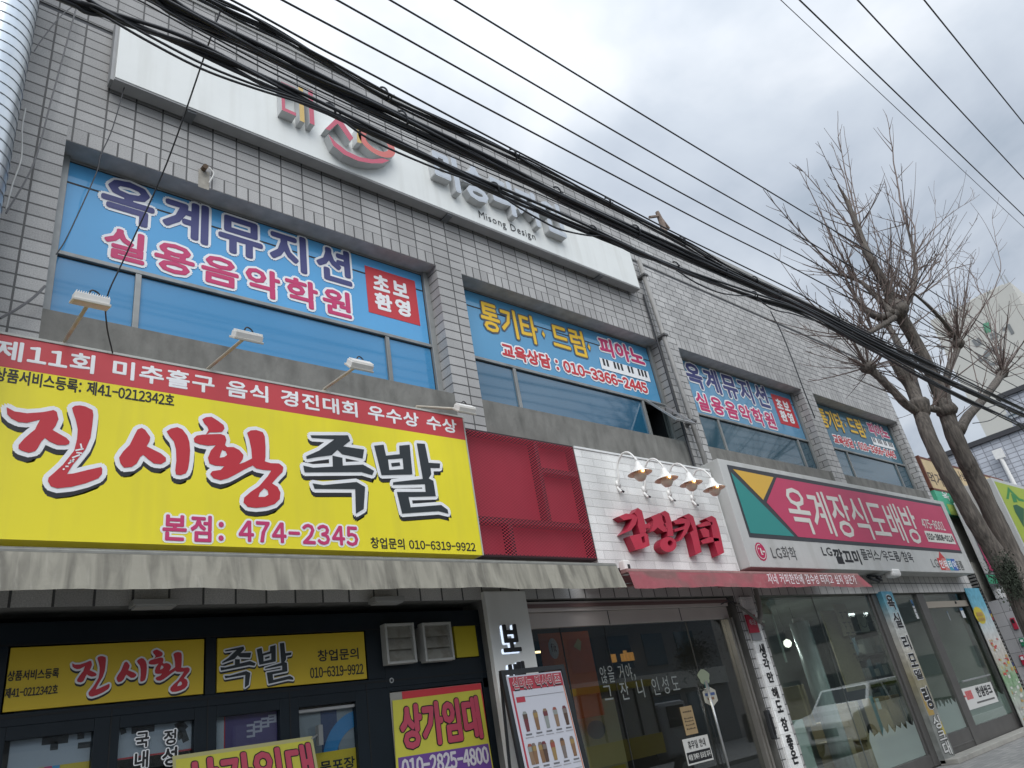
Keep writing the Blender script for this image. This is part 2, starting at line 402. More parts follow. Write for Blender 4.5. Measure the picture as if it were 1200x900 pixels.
# ================================================================== MAIN BUILDING
bld = thing('tiled_building', 'long two-storey building clad in grey oblong tiles, shops below and signed windows above', 'building', (10, 0, 0))
tl = tile_mat('grey_tile_stacked', .2765, .1355, 0.0, (.375, .37, .362), (.085, .084, .082), .0095)
trn = tile_mat('grey_tile_running', .2765, .1355, .5, (.43, .425, .415), (.12, .12, .118), .0085)
XL, XR, XS = -3.5, 20.85, 10.32       # ends of the facade and the seam at the drain pipe
ZT = 10.62
ZH = Z_(77.5, 164); ZS = Z_(50, 379, .25)+.0      # head and sill of the openings
ZSF = Z_(100, 305, .25)                           # transom
wins = [  # opening x0, x1
    (X_(77.5, 164), X_(510.8, 311.7)), (X_(541, 323), X_(772, 399)), (X_(795, 408), X_(938, 455)), (X_(951.5, 459), X_(1050, 492))]
ZB = 3.08   # top of the shop openings
sold = tile_mat('grey_tile_upright', .13825, .20, 0.0, (.375, .37, .362), (.085, .084, .082), .009, phase=10-ZH)
soldr = tile_mat('grey_tile_upright_right', .13825, .20, 0.0, (.43, .425, .415), (.12, .12, .118), .008, phase=10-ZH)
soldw = tile_mat('grey_tile_band', .2765, .60, 0.0, (.52, .51, .49), (.10, .10, .10), .010, phase=10-ZB)
shops = [(-3.2, 5.30), (5.92, 10.27), (10.86, 20.35)]
tagw = MB()
def cells(mb, x0, x1, mt, ms, openings):
    xs = sorted({x0, x1, *[v for o in openings for v in o if x0 < v < x1]})
    zs = [0, ZB, ZS-.62, ZS, ZH, ZH+.2, 9.39, 9.45, ZT]
    for i in range(len(xs)-1):
        for j in range(len(zs)-1):
            a, b, c, d = xs[i], xs[i+1], zs[j], zs[j+1]; mid = (a+b)/2
            inwin = any(o[0] < mid < o[1] for o in wins)
            inshop = any(o[0] < mid < o[1] for o in shops)
            if j == 0 and inshop: continue
            if j == 3 and inwin: continue
            M = mt
            if j == 2: M = concrete if inwin else mt
            if j == 4 and inwin: M = ms
            if j == 1: M = soldw
            if j == 6: M = darkline_m
            Y = .012 if j == 6 else 0.0
            mb.quad((a, Y, c), (b, Y, c), (b, Y, d), (a, Y, d), M)
darkline_m = mat('dark_joint_band', (.10, .103, .11), .8, var=.2, scale=8)
brk = [v for o in wins+shops for v in o]
fb = MB()
cells(fb, XL, XS, tl, sold, [(v, v) for v in brk]); cells(fb, XS, XR, trn, soldr, [(v, v) for v in brk])
RD = .25
soff = mat('soffit_tile', (.42, .42, .41), .7, var=.2, scale=6)
for k, (a, b) in enumerate(wins):
    M = tl if k < 2 else trn
    fb.quad((a, 0, ZS), (a, 0, ZH), (a, RD, ZH), (a, RD, ZS), M); fb.quad((b, 0, ZH), (b, 0, ZS), (b, RD, ZS), (b, RD, ZH), M)
    fb.quad((a, 0, ZH), (b, 0, ZH), (b, RD, ZH), (a, RD, ZH), soff); fb.quad((b, 0, ZS), (a, 0, ZS), (a, RD, ZS), (b, RD, ZS), concrete)
for a, b in shops:
    fb.quad((a, 0, ZB), (b, 0, ZB), (b, .35, ZB), (a, .35, ZB), concrete)
    fb.quad((a, 0, 0), (a, 0, ZB), (a, .35, ZB), (a, .35, 0), concrete); fb.quad((b, 0, ZB), (b, 0, 0), (b, .35, 0), (b, .35, ZB), concrete)
YB = 9.0
fb.quad((XR, 0, 0), (XR, YB, 0), (XR, YB, ZT), (XR, 0, ZT), trn); fb.quad((XL, YB, 0), (XL, 0, 0), (XL, 0, ZT), (XL, YB, ZT), tl)
fb.quad((XR, YB, 0), (XL, YB, 0), (XL, YB, ZT), (XR, YB, ZT), trn)
fb.build('wall', bld)
MB().box(XL-.02, XR+.02, -.02, .30, ZT, ZT+.09, mat('parapet_cap', (.30, .30, .29), .8, var=.2, scale=3)).box(XL, XR, .30, YB, ZT-.9, ZT-.7, concrete).build('roof', bld)
# rooms behind the glass
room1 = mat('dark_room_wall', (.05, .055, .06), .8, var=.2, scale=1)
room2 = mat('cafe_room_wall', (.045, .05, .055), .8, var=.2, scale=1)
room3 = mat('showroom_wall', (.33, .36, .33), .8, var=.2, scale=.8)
def room(name, x0, x1, z0, z1, y0, y1, M, Mf):
    mb = MB()
    mb.quad((x0, y1, z0), (x1, y1, z0), (x1, y1, z1), (x0, y1, z1), M)
    mb.quad((x0, y0, z0), (x0, y1, z0), (x0, y1, z1), (x0, y0, z1), M); mb.quad((x1, y1, z0), (x1, y0, z0), (x1, y0, z1), (x1, y1, z1), M)
    mb.quad((x0, y0, z0), (x1, y0, z0), (x1, y1, z0), (x0, y1, z0), Mf); mb.quad((x0, y1, z1), (x1, y1, z1), (x1, y0, z1), (x0, y0, z1), M)
    return mb.build(name, bld)
floor_m = mat('shop_floor', (.16, .16, .15), .5, var=.15, scale=2)
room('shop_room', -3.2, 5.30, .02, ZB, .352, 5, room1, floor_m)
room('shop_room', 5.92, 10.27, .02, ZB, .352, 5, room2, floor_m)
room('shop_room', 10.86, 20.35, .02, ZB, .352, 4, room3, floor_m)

# upper windows: parts of the building, each with its panes, film and writing
def film_mat(name, col, ior=1.55):
    return mat(name, col, .06, 0, .5, var=.05, scale=1.1, ior=ior)
film1 = film_mat('sky_blue_film', (.10, .36, .66)); film2 = film_mat('blue_film', (.08, .29, .50), 1.7); film3 = film_mat('reflection_dimmed_film', (.11, .29, .46), 1.55); film4 = film_mat('reflection_greyed_film', (.055, .15, .21), 1.6)  # third and fourth films darkened to imitate the dark buildings reflected there
lowg1 = film_mat('blue_tinted_glass', (.045, .235, .46), 1.7); lowg2 = film_mat('dark_blue_tinted_glass', (.018, .10, .18), 2.3); lowg3 = film_mat('grey_tinted_glass', (.03, .085, .12), 2.1)
GY = .25
def window(k, film, low, mull, bars):
    a, b = wins[k]; fw = .085
    f = MB()
    f.box(a, a+fw, GY-.05, GY+.05, ZS+.002, ZH-.002).box(b-fw, b, GY-.05, GY+.05, ZS+.002, ZH-.002)
    f.box(a+fw, b-fw, GY-.012, GY+.05, ZH-.03, ZH-.002).box(a+fw, b-fw, GY-.06, GY+.05, ZS+.002, ZS+.045)
    f.box(a+fw, b-fw, GY-.035, GY+.05, ZSF-.022, ZSF+.022)
    for mx_ in mull: f.box(mx_-.028, mx_+.028, GY-.03, GY+.05, ZS+.045, ZSF-.022)
    w_ = f.build('window', bld, greyframe, bevel=.004)
    MB().box(a+fw, b-fw, GY, GY+.01, ZSF+.022, ZH-.03).build('window_film', w_, film)
    xs = [a+fw]+list(mull)+[b-fw]
    for i in range(len(xs)-1):
        if k == 1 and i == len(xs)-2: continue
        l_ = xs[i]+(.028 if i else 0); r_ = xs[i+1]-(.028 if i < len(xs)-2 else 0)
        MB().box(l_, r_, GY+.004*(i % 2), GY+.012+.004*(i % 2), ZS+.045, ZSF-.022).build('pane', w_, low)
    g = MB()
    zb = ZH-.03-(ZH-.03-ZSF)*.235
    g.box(a+fw+.001, b-fw-.001, GY-.0022, GY-.0008, zb-.011, zb+.011)
    g.box(a+fw+.001, b-fw-.001, GY-.004, GY-.002, ZH-.042, ZH-.031); g.box(a+fw+.001, b-fw-.001, GY-.0036, GY-.0016, ZSF+.0225, ZSF+.034); g.box(a+fw+.001, b-fw-.001, GY-.0036, GY-.0006, ZSF-.036, ZSF-.0225)
    g.box(b-fw-.012, b-fw-.001, GY-.005, GY-.003, ZS+.05, ZH-.045)
    g.build('glazing_bar', w_, darkline)
    return w_
W1 = window(0, film1, lowg1, [X_(157.5, 382, GY), X_(457, 440, GY)], 0)
W2 = window(1, film2, lowg2, [X_(601.5, 434, GY), X_(756, 485, GY)], 0)
W3 = window(2, film3, lowg3, [X_(841, 495, GY), X_(937, 525, GY)], 0)
W4 = window(3, film4, lowg3, [X_(993, 535, GY), X_(1055, 560, GY)], 0)
OL = .030
def sign_a(w_, k):
    a, b = wins[k]; A0, A1 = wins[0]
    def mp(p1, p2):
        r_ = rect(p1, p2, GY); s = (b-a)/(A1-A0)
        return (a+(r_[0]-A0)*s, a+(r_[1]-A0)*s, r_[2], r_[3])
    def mq(pl, pr_, pb, pt):
        s = (b-a)/(A1-A0); return (a+(X_(*pl, GY)-A0)*s, a+(X_(*pr_, GY)-A0)*s, Z_(*pb, GY), Z_(*pt, GY))
    text(w_, '옥계뮤지션', 0, 0, GY-.004, navy, .035, (OL, whitev), .10, world=mq((118, 230), (411.5, 322), (166.7, 267), (148, 212)))
    text(w_, '실용음악학원', 0, 0, GY-.004, pink, .035, (OL, whitev), .10, world=mq((121.5, 280), (411.5, 366), (163, 311), (137.5, 267)))
    x0, x1, z0, z1 = mp((427, 311), (492.5, 382))
    MB().box(x0, x1, GY-.004, GY-.002, z0, z1, red).build('red_square', w_)
    h = (z1-z0); ww = x1-x0
    text(w_, '초보', 0, 0, GY-.005, whitev, .05, None, .15, world=(x0+ww*.13, x1-ww*.17, z0+h*.53, z1-h*.12))
    text(w_, '환영', 0, 0, GY-.005, whitev, .05, None, .15, world=(x0+ww*.13, x1-ww*.17, z0+h*.11, z0+h*.48))
def _dummy(): pass
def sign_b(w_, k):
    a, b = wins[k]; A0, A1 = wins[1]
    def mp(p1, p2):
        r_ = rect(p1, p2, GY); s = (b-a)/(A1-A0)
        return (a+(r_[0]-A0)*s, a+(r_[1]-A0)*s, r_[2], r_[3])
    def mq(pl, pr_, pb, pt):
        s = (b-a)/(A1-A0); return (a+(X_(*pl, GY)-A0)*s, a+(X_(*pr_, GY)-A0)*s, Z_(*pb, GY), Z_(*pt, GY))
    grey = mat('grey_outline_print', (.09, .10, .12), .5)
    text(w_, '통기타', 0, 0, GY-.004, yellowlet, .022, (.026, grey), 0.0, world=mq((561, 358), (629, 388), (575, 389), (571.7, 355)))
    text(w_, '드럼', 0, 0, GY-.004, yellowlet, .022, (.026, grey), 0.0, world=mq((645, 387), (683, 397), (678, 417), (656, 381)))
    for q in ((636.5, 392), (690, 407)):
        c = mp((q[0]-2.6, q[1]-4.5), (q[0]+2.6, q[1]+4.5)); cx_, cz_ = (c[0]+c[1])/2, (c[2]+c[3])/2; hw, hh = (c[1]-c[0])/2, (c[3]-c[2])/2
        d = MB(); d.poly([(cx_-hw*1.6, cz_), (cx_, cz_-hh*1.5), (cx_+hw*1.6, cz_), (cx_, cz_+hh*1.5)], GY-.006, grey).poly([(cx_-hw, cz_), (cx_, cz_-hh), (cx_+hw, cz_), (cx_, cz_+hh)], GY-.0085, yellowlet)
        d.build('diamond_dot', w_)
    text(w_, '피아노', 0, 0, GY-.004, pink, .045, (.026, whitev), 0.0, world=mq((701, 402), (756, 428), (717, 419), (710, 397)))
    text(w_, '교육상담 : 010-3366-2445', 0, 0, GY-.004, red, .045, (.026, whitev), 0.0, world=mq((586, 402), (760, 462), (599, 421), (591, 402)))
    x0, x1, z0, z1 = mq((702, 420), (760, 440), (704.5, 432), (703, 419.5)); kb = MB().box(x0, x1, GY-.0095, GY-.008, z0, z1, whitev)
    n = 14
    for i in range(n):
        if i % 7 in (2, 6): continue
        xa = x0+(x1-x0)*(i+.72)/n; kb.box(xa, xa+(x1-x0)/n*.55, GY-.012, GY-.0097, z0+(z1-z0)*.36, z1-.004, black)
    kb.build('piano_keys', w_)
sign_a(W1, 0); sign_b(W2, 1); sign_a(W3, 2); sign_b(W4, 3)
# open sash of the second window, with the dark room behind it
sx0, sx1 = X_(756, 485, GY)+.03, wins[1][1]-.09
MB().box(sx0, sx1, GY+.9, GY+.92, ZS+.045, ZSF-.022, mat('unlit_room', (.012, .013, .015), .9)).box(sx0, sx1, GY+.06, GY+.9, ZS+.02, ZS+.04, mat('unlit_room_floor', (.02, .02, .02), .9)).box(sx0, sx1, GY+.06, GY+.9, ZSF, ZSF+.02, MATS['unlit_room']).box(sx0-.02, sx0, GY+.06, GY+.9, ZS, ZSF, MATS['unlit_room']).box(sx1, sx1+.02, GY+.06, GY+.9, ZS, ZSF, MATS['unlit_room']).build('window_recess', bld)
hz, ln = ZSF-.03, .76; ang = R(40)
def sash(t, o, y): return (y[0]*0+0, 0, 0)
sb_ = MB(); dy, dz = math.sin(ang), math.cos(ang)
def bar(mb, x0, x1, t0, t1, th=.03):
    A = [(x0, GY-.04-dy*t0, hz-dz*t0), (x1, GY-.04-dy*t0, hz-dz*t0), (x1, GY-.04-dy*t1, hz-dz*t1), (x0, GY-.04-dy*t1, hz-dz*t1)]
    nrm = (-dz*th, dy*th)
    B = [(p[0], p[1]+nrm[0], p[2]+nrm[1]) for p in A]
    mb.hexa(A, B)
bar(sb_, sx0, sx1, 0, .05); bar(sb_, sx0, sx1, ln-.05, ln); bar(sb_, sx0, sx0+.045, .05, ln-.05); bar(sb_, sx1-.045, sx1, .05, ln-.05)
sash_o = sb_.build('open_sash', W2, alu)
g_ = MB(); bar(g_, sx0+.045, sx1-.045, .05, ln-.05, .012); g_.build('sash_glass', W2, glass_mat('sash_glass', (.45, .55, .58), 2.0))

# ================================================================== TOP FASCIA SIGN
FY = -.20
x0, x1 = X_(135, 90, FY), X_(750, 337, FY); z0 = Z_(135, 90, FY); z1 = Z_(225, 53, FY)-.06
top = thing('fascia_sign', 'long plain white sign box high on the tiles, raised letters half hidden by cables', 'sign', ((x0+x1)/2, 0, z0))
part_box('panel', top, (x0, x1, FY, -.03, z0, z1), mat('offwhite_sign_sheet', (.72, .74, .72), .5, var=.04, scale=2, dirt=(.5, .5, .46), dirt_amt=.4, dirt_scale=(6, 6, .5)), .006)
trimg = mat('grey_sign_edge', (.33, .335, .34), .6, var=.1, scale=6)
MB().box(x0-.004, x1+.004, FY+.01, -.034, z0-.02, z0-.001).box(x0-.035, x0-.001, FY+.05, -.028, z0, z1).build('edge_trim', top, trimg)
bk = MB()
for q in ((226, 135), (530, 258), (707, 324)): bx = X_(*q, FY); bk.box(bx-.05, bx+.05, FY-.002+.03, -.001, z0-.045, z0-.021)
bk.build('bracket', top, mat('bracket_grey', (.14, .15, .16), .6))
LY = FY-.13
lred, lyel, lgry = mat('sign_letter_red', (.50, .09, .14), .45), mat('sign_letter_yellow', (.58, .40, .12), .45), mat('sign_letter_grey', (.46, .50, .55), .4, var=.06, scale=8)
lside = mat('sign_letter_side', (.52, .53, .53), .5, var=.06, scale=5)
def raised(name, parent, polys, Yf, depth, Mside, close=False):
    mb = MB()
    for pts, M, *h in polys:
        mb.poly(pts, Yf, M, h[0] if h else ())
        k = MB()
        loops = [pts]+list(h[0] if h else [])
        for lp in loops:
            n = len(lp)
            for i in range(n):
                a, b = lp[i], lp[(i+1) % n]; mb.quad((a[0], Yf, a[1]), (a[0], Yf+depth, a[1]), (b[0], Yf+depth, b[1]), (b[0], Yf, b[1]), Mside)
    return mb.build(name, parent)
T5 = lambda pts: trace(pts, 300, 80, 6, LY)
zc = Z_(330, 132, LY); rr = rect((330, 102), (336, 128), LY)
zb_, zt_ = Z_(331, 129, LY), Z_(331, 129, LY)+.50
xa = X_(330, 118, LY)
d_ = .055
xb_ = X_(347, 133, LY); xy0, xy1 = X_(351, 130, LY), X_(356.5, 131, LY); xq0, xq1 = X_(362.5, 132, LY), X_(368, 134, LY)
P_de = [([(xa, zb_), (xb_, zb_), (xb_, zb_+d_), (xa+d_*.8, zb_+d_), (xa+d_*.8, zt_-d_), (xb_, zt_-d_), (xb_, zt_), (xa, zt_)], lred),
        ([(xy0, zb_-.05), (xy1, zb_-.05), (xy1, zt_+.06), (xy0, zt_+.06)], lyel),
        ([(xq0, zb_-.02), (xq1, zb_-.02), (xq1, zt_+.08), (xq0, zt_+.08)], lred)]
raised('raised_letter', top, P_de, LY, .128, lside)
ring = [math.tau*i/26 for i in range(26)]
c_ = at(300+852/6, 80+530/6, LY)
P_si = [(T5([(487, 425), (565, 350), (605, 370), (685, 490), (660, 512), (575, 388), (518, 437)]), lred),
        (T5([(508, 462), (560, 520), (640, 583), (730, 625), (820, 640), (890, 633), (938, 648), (890, 668), (810, 668), (720, 652), (620, 607), (545, 545)]), lred),
        (T5([(708, 415), (738, 438), (742, 528), (712, 520)]), lyel),
        ([(c_[0]+.29*math.cos(t), c_[2]+.02+.235*math.sin(t)) for t in ring], mat('sign_letter_coral', (.58, .15, .13), .45), [[(c_[0]+.18*math.cos(t), c_[2]+.02+.14*math.sin(t)) for t in reversed(ring)]])]
raised('raised_letter', top, P_si, LY, .128, lside)
# grey raised Hangul
zg = Z_(523, 219, LY); xg0, xg1 = X_(508, 200, LY), X_(667, 283, LY)
V, F = layout('미송디자인', .02); lo, hi = V.min(0), V.max(0)
Vn = (V-lo)/(hi-lo); V2 = np.column_stack([xg0+.05+Vn[:, 0]*(xg1-xg0-.1), zg+.02+Vn[:, 1]*.66])
mb = MB(); spread_solid(mb, V2, F, LY, .026, lgry, lside, .128)
mb.build('raised_letter', top)
text(top, 'Misong Design', (561.5, 247.5), (627, 283.5), FY-.004, black, .0, None, .02, half=False, world=(X_(561, 252, FY), X_(627, 279, FY), Z_(627, 284, FY), Z_(561, 247, FY)))

# ================================================================== YELLOW SIGN
SY = -.25
sx0, sx1 = -2.2, X_(541.7, 490, SY); sz0, sz1 = Z_(566, 650.5, SY), Z_(541.7, 490, SY)
zr = Z_(545, 515.8, SY)
ys = thing('shop_sign', 'big yellow signboard with brush-style red and black Hangul under a red strip', 'sign', (2, 0, sz0))
part_box('panel', ys, (sx0, sx1, SY, -.03, sz0, zr), yellow)
part_box('red_strip', ys, (sx0, sx1, SY, -.03, zr+.001, sz1), mat('red_sign_sheet', (.50, .045, .055), .45, var=.06, scale=2))
MB().box(sx0, sx1+.012, SY-.008, -.026, sz1+.001, sz1+.022).box(sx1+.001, sx1+.016, SY-.006, -.028, sz0, sz1).build('edge_trim', ys, mat('sign_edge_steel', (.42, .43, .40), .5, var=.1, scale=8))
text(ys, '제11회 미추홀구 음식 경진대회 우수상 수상', (-6, 398), (534, 510), SY, whitev, .030, None, .03, world=(X_(-6, 400, SY), X_(535, 500, SY), Z_(50, 429, SY), Z_(50, 405.5, SY)))
text(ys, '상품서비스등록: 제41-0212342호', 0, 0, SY, black, .022, None, .0, world=(X_(-8, 445, SY), X_(204, 475, SY), Z_(100, 462, SY), Z_(100, 446, SY)))
text(ys, '본점: 474-2345', 0, 0, SY, pink, .030, (.018, whitev), .09, world=(X_(190, 620, SY), X_(419, 625, SY), Z_(420, 642, SY), Z_(420, 615, SY)))
text(ys, '창업문의 010-6319-9922', 0, 0, SY, black, .022, None, .02, world=(X_(434.5, 640, SY), X_(557, 640, SY), Z_(500, 645, SY), Z_(500, 632.5, SY)))
K1 = lambda p: trace(p, 0, 460, 6, SY); K2 = lambda p: trace(p, 180, 470, 6, SY); K3 = lambda p: trace(p, 340, 490, 6, SY)
redpolys = [
 [K1([(45, 105), (100, 135), (190, 148), (300, 140), (375, 125), (398, 138), (410, 190), (390, 235), (368, 265), (420, 295), (465, 320), (488, 345), (485, 362), (460, 372), (400, 370), (345, 345), (315, 322), (290, 345), (265, 390), (245, 415), (200, 425), (150, 410), (128, 395), (130, 370), (170, 325), (215, 285), (245, 262), (262, 225), (282, 192), (250, 200), (190, 215), (130, 210), (80, 185), (50, 155)])],
 [K1([(505, 110), (525, 95), (560, 92), (600, 100), (650, 125), (655, 160), (648, 230), (635, 320), (600, 400), (560, 450), (510, 510), (470, 575), (520, 570), (620, 545), (710, 525), (718, 540), (715, 575), (690, 605), (600, 640), (500, 665), (400, 675), (355, 660), (335, 625), (340, 600), (380, 565), (440, 510), (480, 460), (520, 410), (540, 330), (545, 260), (530, 190), (512, 140)])],
 [K1([(965, 262), (995, 250), (1020, 265), (1055, 315), (1050, 345), (1030, 380), (1080, 405), (1130, 430), (1165, 460), (1165, 485), (1130, 505), (1080, 500), (1040, 470), (1005, 440), (985, 455), (960, 500), (925, 525), (870, 530), (845, 500), (835, 460), (865, 415), (910, 370), (945, 300)])],
 [K2([(90, 215), (120, 195), (165, 185), (200, 200), (235, 245), (250, 290), (255, 350), (250, 420), (240, 480), (225, 510), (190, 522), (155, 518), (150, 490), (158, 420), (155, 340), (140, 285), (110, 250)])],
 [K2([(340, 130), (365, 115), (405, 112), (450, 140), (490, 170), (497, 195), (480, 218), (440, 222), (395, 222), (365, 238), (385, 205), (375, 180), (355, 160)])],
 [K2([(280, 265), (300, 245), (340, 238), (400, 235), (470, 233), (500, 245), (510, 275), (500, 310), (515, 325), (560, 325), (600, 345), (630, 380), (625, 410), (600, 445), (640, 430), (690, 405), (685, 340), (670, 270), (655, 225), (680, 208), (720, 205), (765, 220), (780, 250), (785, 320), (785, 395), (780, 425), (820, 438), (880, 440), (910, 465), (905, 500), (870, 535), (830, 580), (870, 605), (890, 645), (885, 690), (850, 725), (790, 745), (720, 752), (660, 745), (630, 715), (635, 680), (680, 640), (740, 600), (800, 530), (825, 490), (770, 485), (720, 475), (695, 455), (640, 480), (570, 520), (520, 545), (470, 558), (420, 545), (395, 515), (410, 495), (470, 485), (495, 460), (430, 455), (390, 440), (380, 400), (400, 350), (435, 312), (380, 315), (320, 305), (285, 290)]),
  K2([(480, 345), (470, 370), (462, 400), (495, 395), (515, 380), (505, 355)]), K2([(775, 615), (745, 645), (735, 675), (780, 675), (805, 660), (800, 630)])]]
blackpolys = [
 [K3([(140, 122), (405, 122), (420, 160), (370, 200), (518, 222), (508, 285), (365, 255), (330, 225), (290, 262), (190, 275), (115, 288), (110, 270), (200, 230), (310, 150), (150, 140)])],
 [K3([(90, 335), (160, 350), (298, 342), (295, 265), (365, 280), (368, 335), (510, 328), (588, 372), (575, 402), (500, 380), (100, 382)])],
 [K3([(155, 460), (230, 472), (465, 450), (525, 485), (515, 640), (460, 672), (455, 500), (170, 498)])],
 [K3([(588, 195), (655, 188), (672, 265), (768, 255), (765, 195), (838, 188), (858, 397), (640, 402)]), K3([(686, 292), (695, 366), (795, 360), (788, 284)])],
 [K3([(708, 318), (768, 312), (772, 335), (712, 342)])],
 [K3([(888, 178), (945, 182), (972, 315), (1052, 320), (1050, 352), (985, 352), (990, 395), (972, 425), (1005, 442), (1022, 550), (830, 555), (845, 628), (1060, 612), (1105, 645), (1110, 672), (1040, 655), (785, 672), (748, 520), (950, 520), (945, 465), (720, 470), (722, 452), (930, 428)])]]
HO = .038
def brush(parent, groups, Y, fn=None, ho=HO, shadow=(.004, -.046)):
    for polys, M in groups:
        mb, ob, sh = MB(), MB(), MB()
        for loops in polys:
            if fn: loops = [[fn(p) for p in lp] for lp in loops]
            V, F = polytris(loops)
            spread(mb, V, F, Y-.007, 0, M); spread(ob, V, F, Y-.0038, ho, whitev, 12); spread(sh, V, F, Y-.0012, ho, black, 12, shadow)
        o = mb.build('lettering', parent); ob.build('letter_outline', o); sh.build('letter_shadow', o)
brushred = mat('brush_letter_red', (.50, .022, .035), .45); brushblk = mat('brush_letter_black', (.018, .024, .028), .45)
brush(ys, [(redpolys, brushred), (blackpolys, brushblk)], SY)
# dry-brush flecks in the first letter
fl = MB()
for a, b in (((565, 362), (573, 398)), ((528, 410), (585, 398)), ((535, 425), (575, 430)), ((505, 462), (560, 440)), ((478, 505), (520, 470)), ((458, 522), (480, 522)), ((440, 545), (452, 538)), ((490, 480), (515, 490))):
    q = K1([a, b]); dx, dz_ = q[1][0]-q[0][0], q[1][1]-q[0][1]; l_ = math.hypot(dx, dz_); nx, nz = -dz_/l_*.006, dx/l_*.006
    fl.poly([(q[0][0]+nx, q[0][1]+nz), (q[0][0]-nx, q[0][1]-nz), (q[1][0]-nx, q[1][1]-nz), (q[1][0]+nx, q[1][1]+nz)], SY-.009, whitev)
fl.build('brush_fleck', ys)

# ================================================================== SIGN FLOODLIGHTS
def cord(mb, pts, r, M=rubber): mb.tube(spline(pts, 6), r, M, 5)
zt = sz1+.02
def flood(base, head, roll, label, group='floodlights along the yellow sign'):
    B = atz(*base, zt); H = atz(*head, zt)
    t = thing('sign_floodlight', label, 'floodlight', B, group)
    a = MB(); a.tube([tuple(B), tuple(B+np.array([0, 0, .04])), tuple(H+np.array([0, .03, .03]))], .016, None, 8).box(B[0]-.04, B[0]+.04, B[1]-.03, B[1]+.06, B[2]-.004, B[2]+.012); a.build('arm', t, mat('lamp_arm', (.47, .43, .36), .5, var=.15, scale=12, dirt=(.25, .17, .1), dirt_amt=.5))
    h = MB(); c, s_ = math.cos(roll), math.sin(roll)
    def hb(x0, x1, y0, y1, z0, z1, M):
        P = []
        for X, Y, Z in [(x0, y0, z0), (x1, y0, z0), (x1, y1, z0), (x0, y1, z0), (x0, y0, z1), (x1, y0, z1), (x1, y1, z1), (x0, y1, z1)]:
            X *= .72; Y *= .8; Z *= .9; y_ = Y*c-Z*s_; z_ = Y*s_+Z*c; P.append((H[0]+X, H[1]+y_, H[2]+z_))
        h.add(P, [(0, 3, 2, 1), (4, 5, 6, 7), (0, 1, 5, 4), (1, 2, 6, 5), (2, 3, 7, 6), (3, 0, 4, 7)], M)
    hb(-.17, .17, -.08, .07, .0, .055, lampwhite)
    for i in range(15): hb(-.16+i*.0225, -.152+i*.0225, -.07, .06, .055, .075, lampwhite)
    hb(-.185, .185, -.095, .085, -.022, 0, mat('lamp_rim', (.62, .60, .55), .4))
    h.build('housing', t, bevel=.004)
    g = MB(); H0 = H; h2 = MB()
    P = []
    for X, Y, Z in [(-.165, -.075, -.0235), (.165, -.075, -.0235), (.165, .068, -.0235), (-.165, .068, -.0235)]:
        X *= .72; Y *= .8; Z *= .9; P.append((H[0]+X, H[1]+Y*c-Z*s_, H[2]+Y*s_+Z*c))
    g.quad(*P); g.build('lens', t, mat('lamp_lens', (.55, .56, .55), .15))
    w_ = MB(); cord(w_, [(H[0]-.02, H[1]+.03, H[2]+.07), (H[0], H[1]+.0, H[2]+.12), (H[0]+.06, H[1]+.02, H[2]+.11), (H[0]+.08, H[1]+.05, H[2]+.06)], .007); w_.build('cord', t)
    return t
flood((75, 405), (106, 355), R(16), 'white floodlight on a bare arm at the left end of the red strip')
flood((243, 437), (289, 397), R(34), 'tilted white floodlight above the middle of the red strip, second arm from the left')
flood((380, 460), (421, 430), R(44), 'tilted white floodlight below the first blue window, third arm from the left')
flood((488, 480), (544, 481), R(40), 'white floodlight on a sideways arm at the red strip’s right end, before the tile pier')

# ================================================================== RED MESH PANEL AND WHITE CAFE FASCIA
RY = -.20
a0, a1, b0, b1 = sx1+.02, X_(671.5, 523, RY), sz0, Z_(672, 523, RY)
rp = thing('mesh_panel', 'dark red expanded-metal mesh panel between the yellow sign and white fascia', 'panel', ((a0+a1)/2, 0, b0))
redback = mat('red_backing', (.34, .024, .045), .6, var=.1, scale=3)
part_box('backing', rp, (a0, a1, -.06, -.02, b0, b1), redback)
fr = MB(); fw = .035
fr.box(a0, a0+fw, RY, -.06, b0, b1).box(a1-fw, a1, RY, -.06, b0, b1).box(a0+fw, a1-fw, RY, -.06, b1-fw, b1).box(a0+fw, a1-fw, RY, -.06, b0, b0+fw)
zc1 = Z_(700, 559, RY); zc2 = Z_(600, 610, RY); xc1 = X_(630, 530, RY); xc2 = X_(603, 640, RY)
fr.box(xc1-.034, xc1+.034, RY+.012, -.062, zc2+.034, b1-fw).box(a0+fw, a1-fw, RY+.012, -.062, zc2-.034, zc2+.034).box(xc1+.034, a1-fw, RY+.012, -.062, zc1-.034, zc1+.034).box(xc2-.034, xc2+.034, RY+.012, -.062, b0+fw, zc2-.034)
fr.build('frame', rp, mat('shaded_red_bar', (.02, .004, .006), .5), bevel=.003)  # bars share the panel's red; the dark tone imitates their shading
MB().quad((a0+fw*.6, RY-.004, b0+fw*.6), (a1-fw*.6, RY-.004, b0+fw*.6), (a1-fw*.6, RY-.004, b1-fw*.6), (a0+fw*.6, RY-.004, b1-fw*.6)).build('mesh_sheet', rp, mesh_screen_mat('red_expanded_mesh', (.42, .034, .06)))

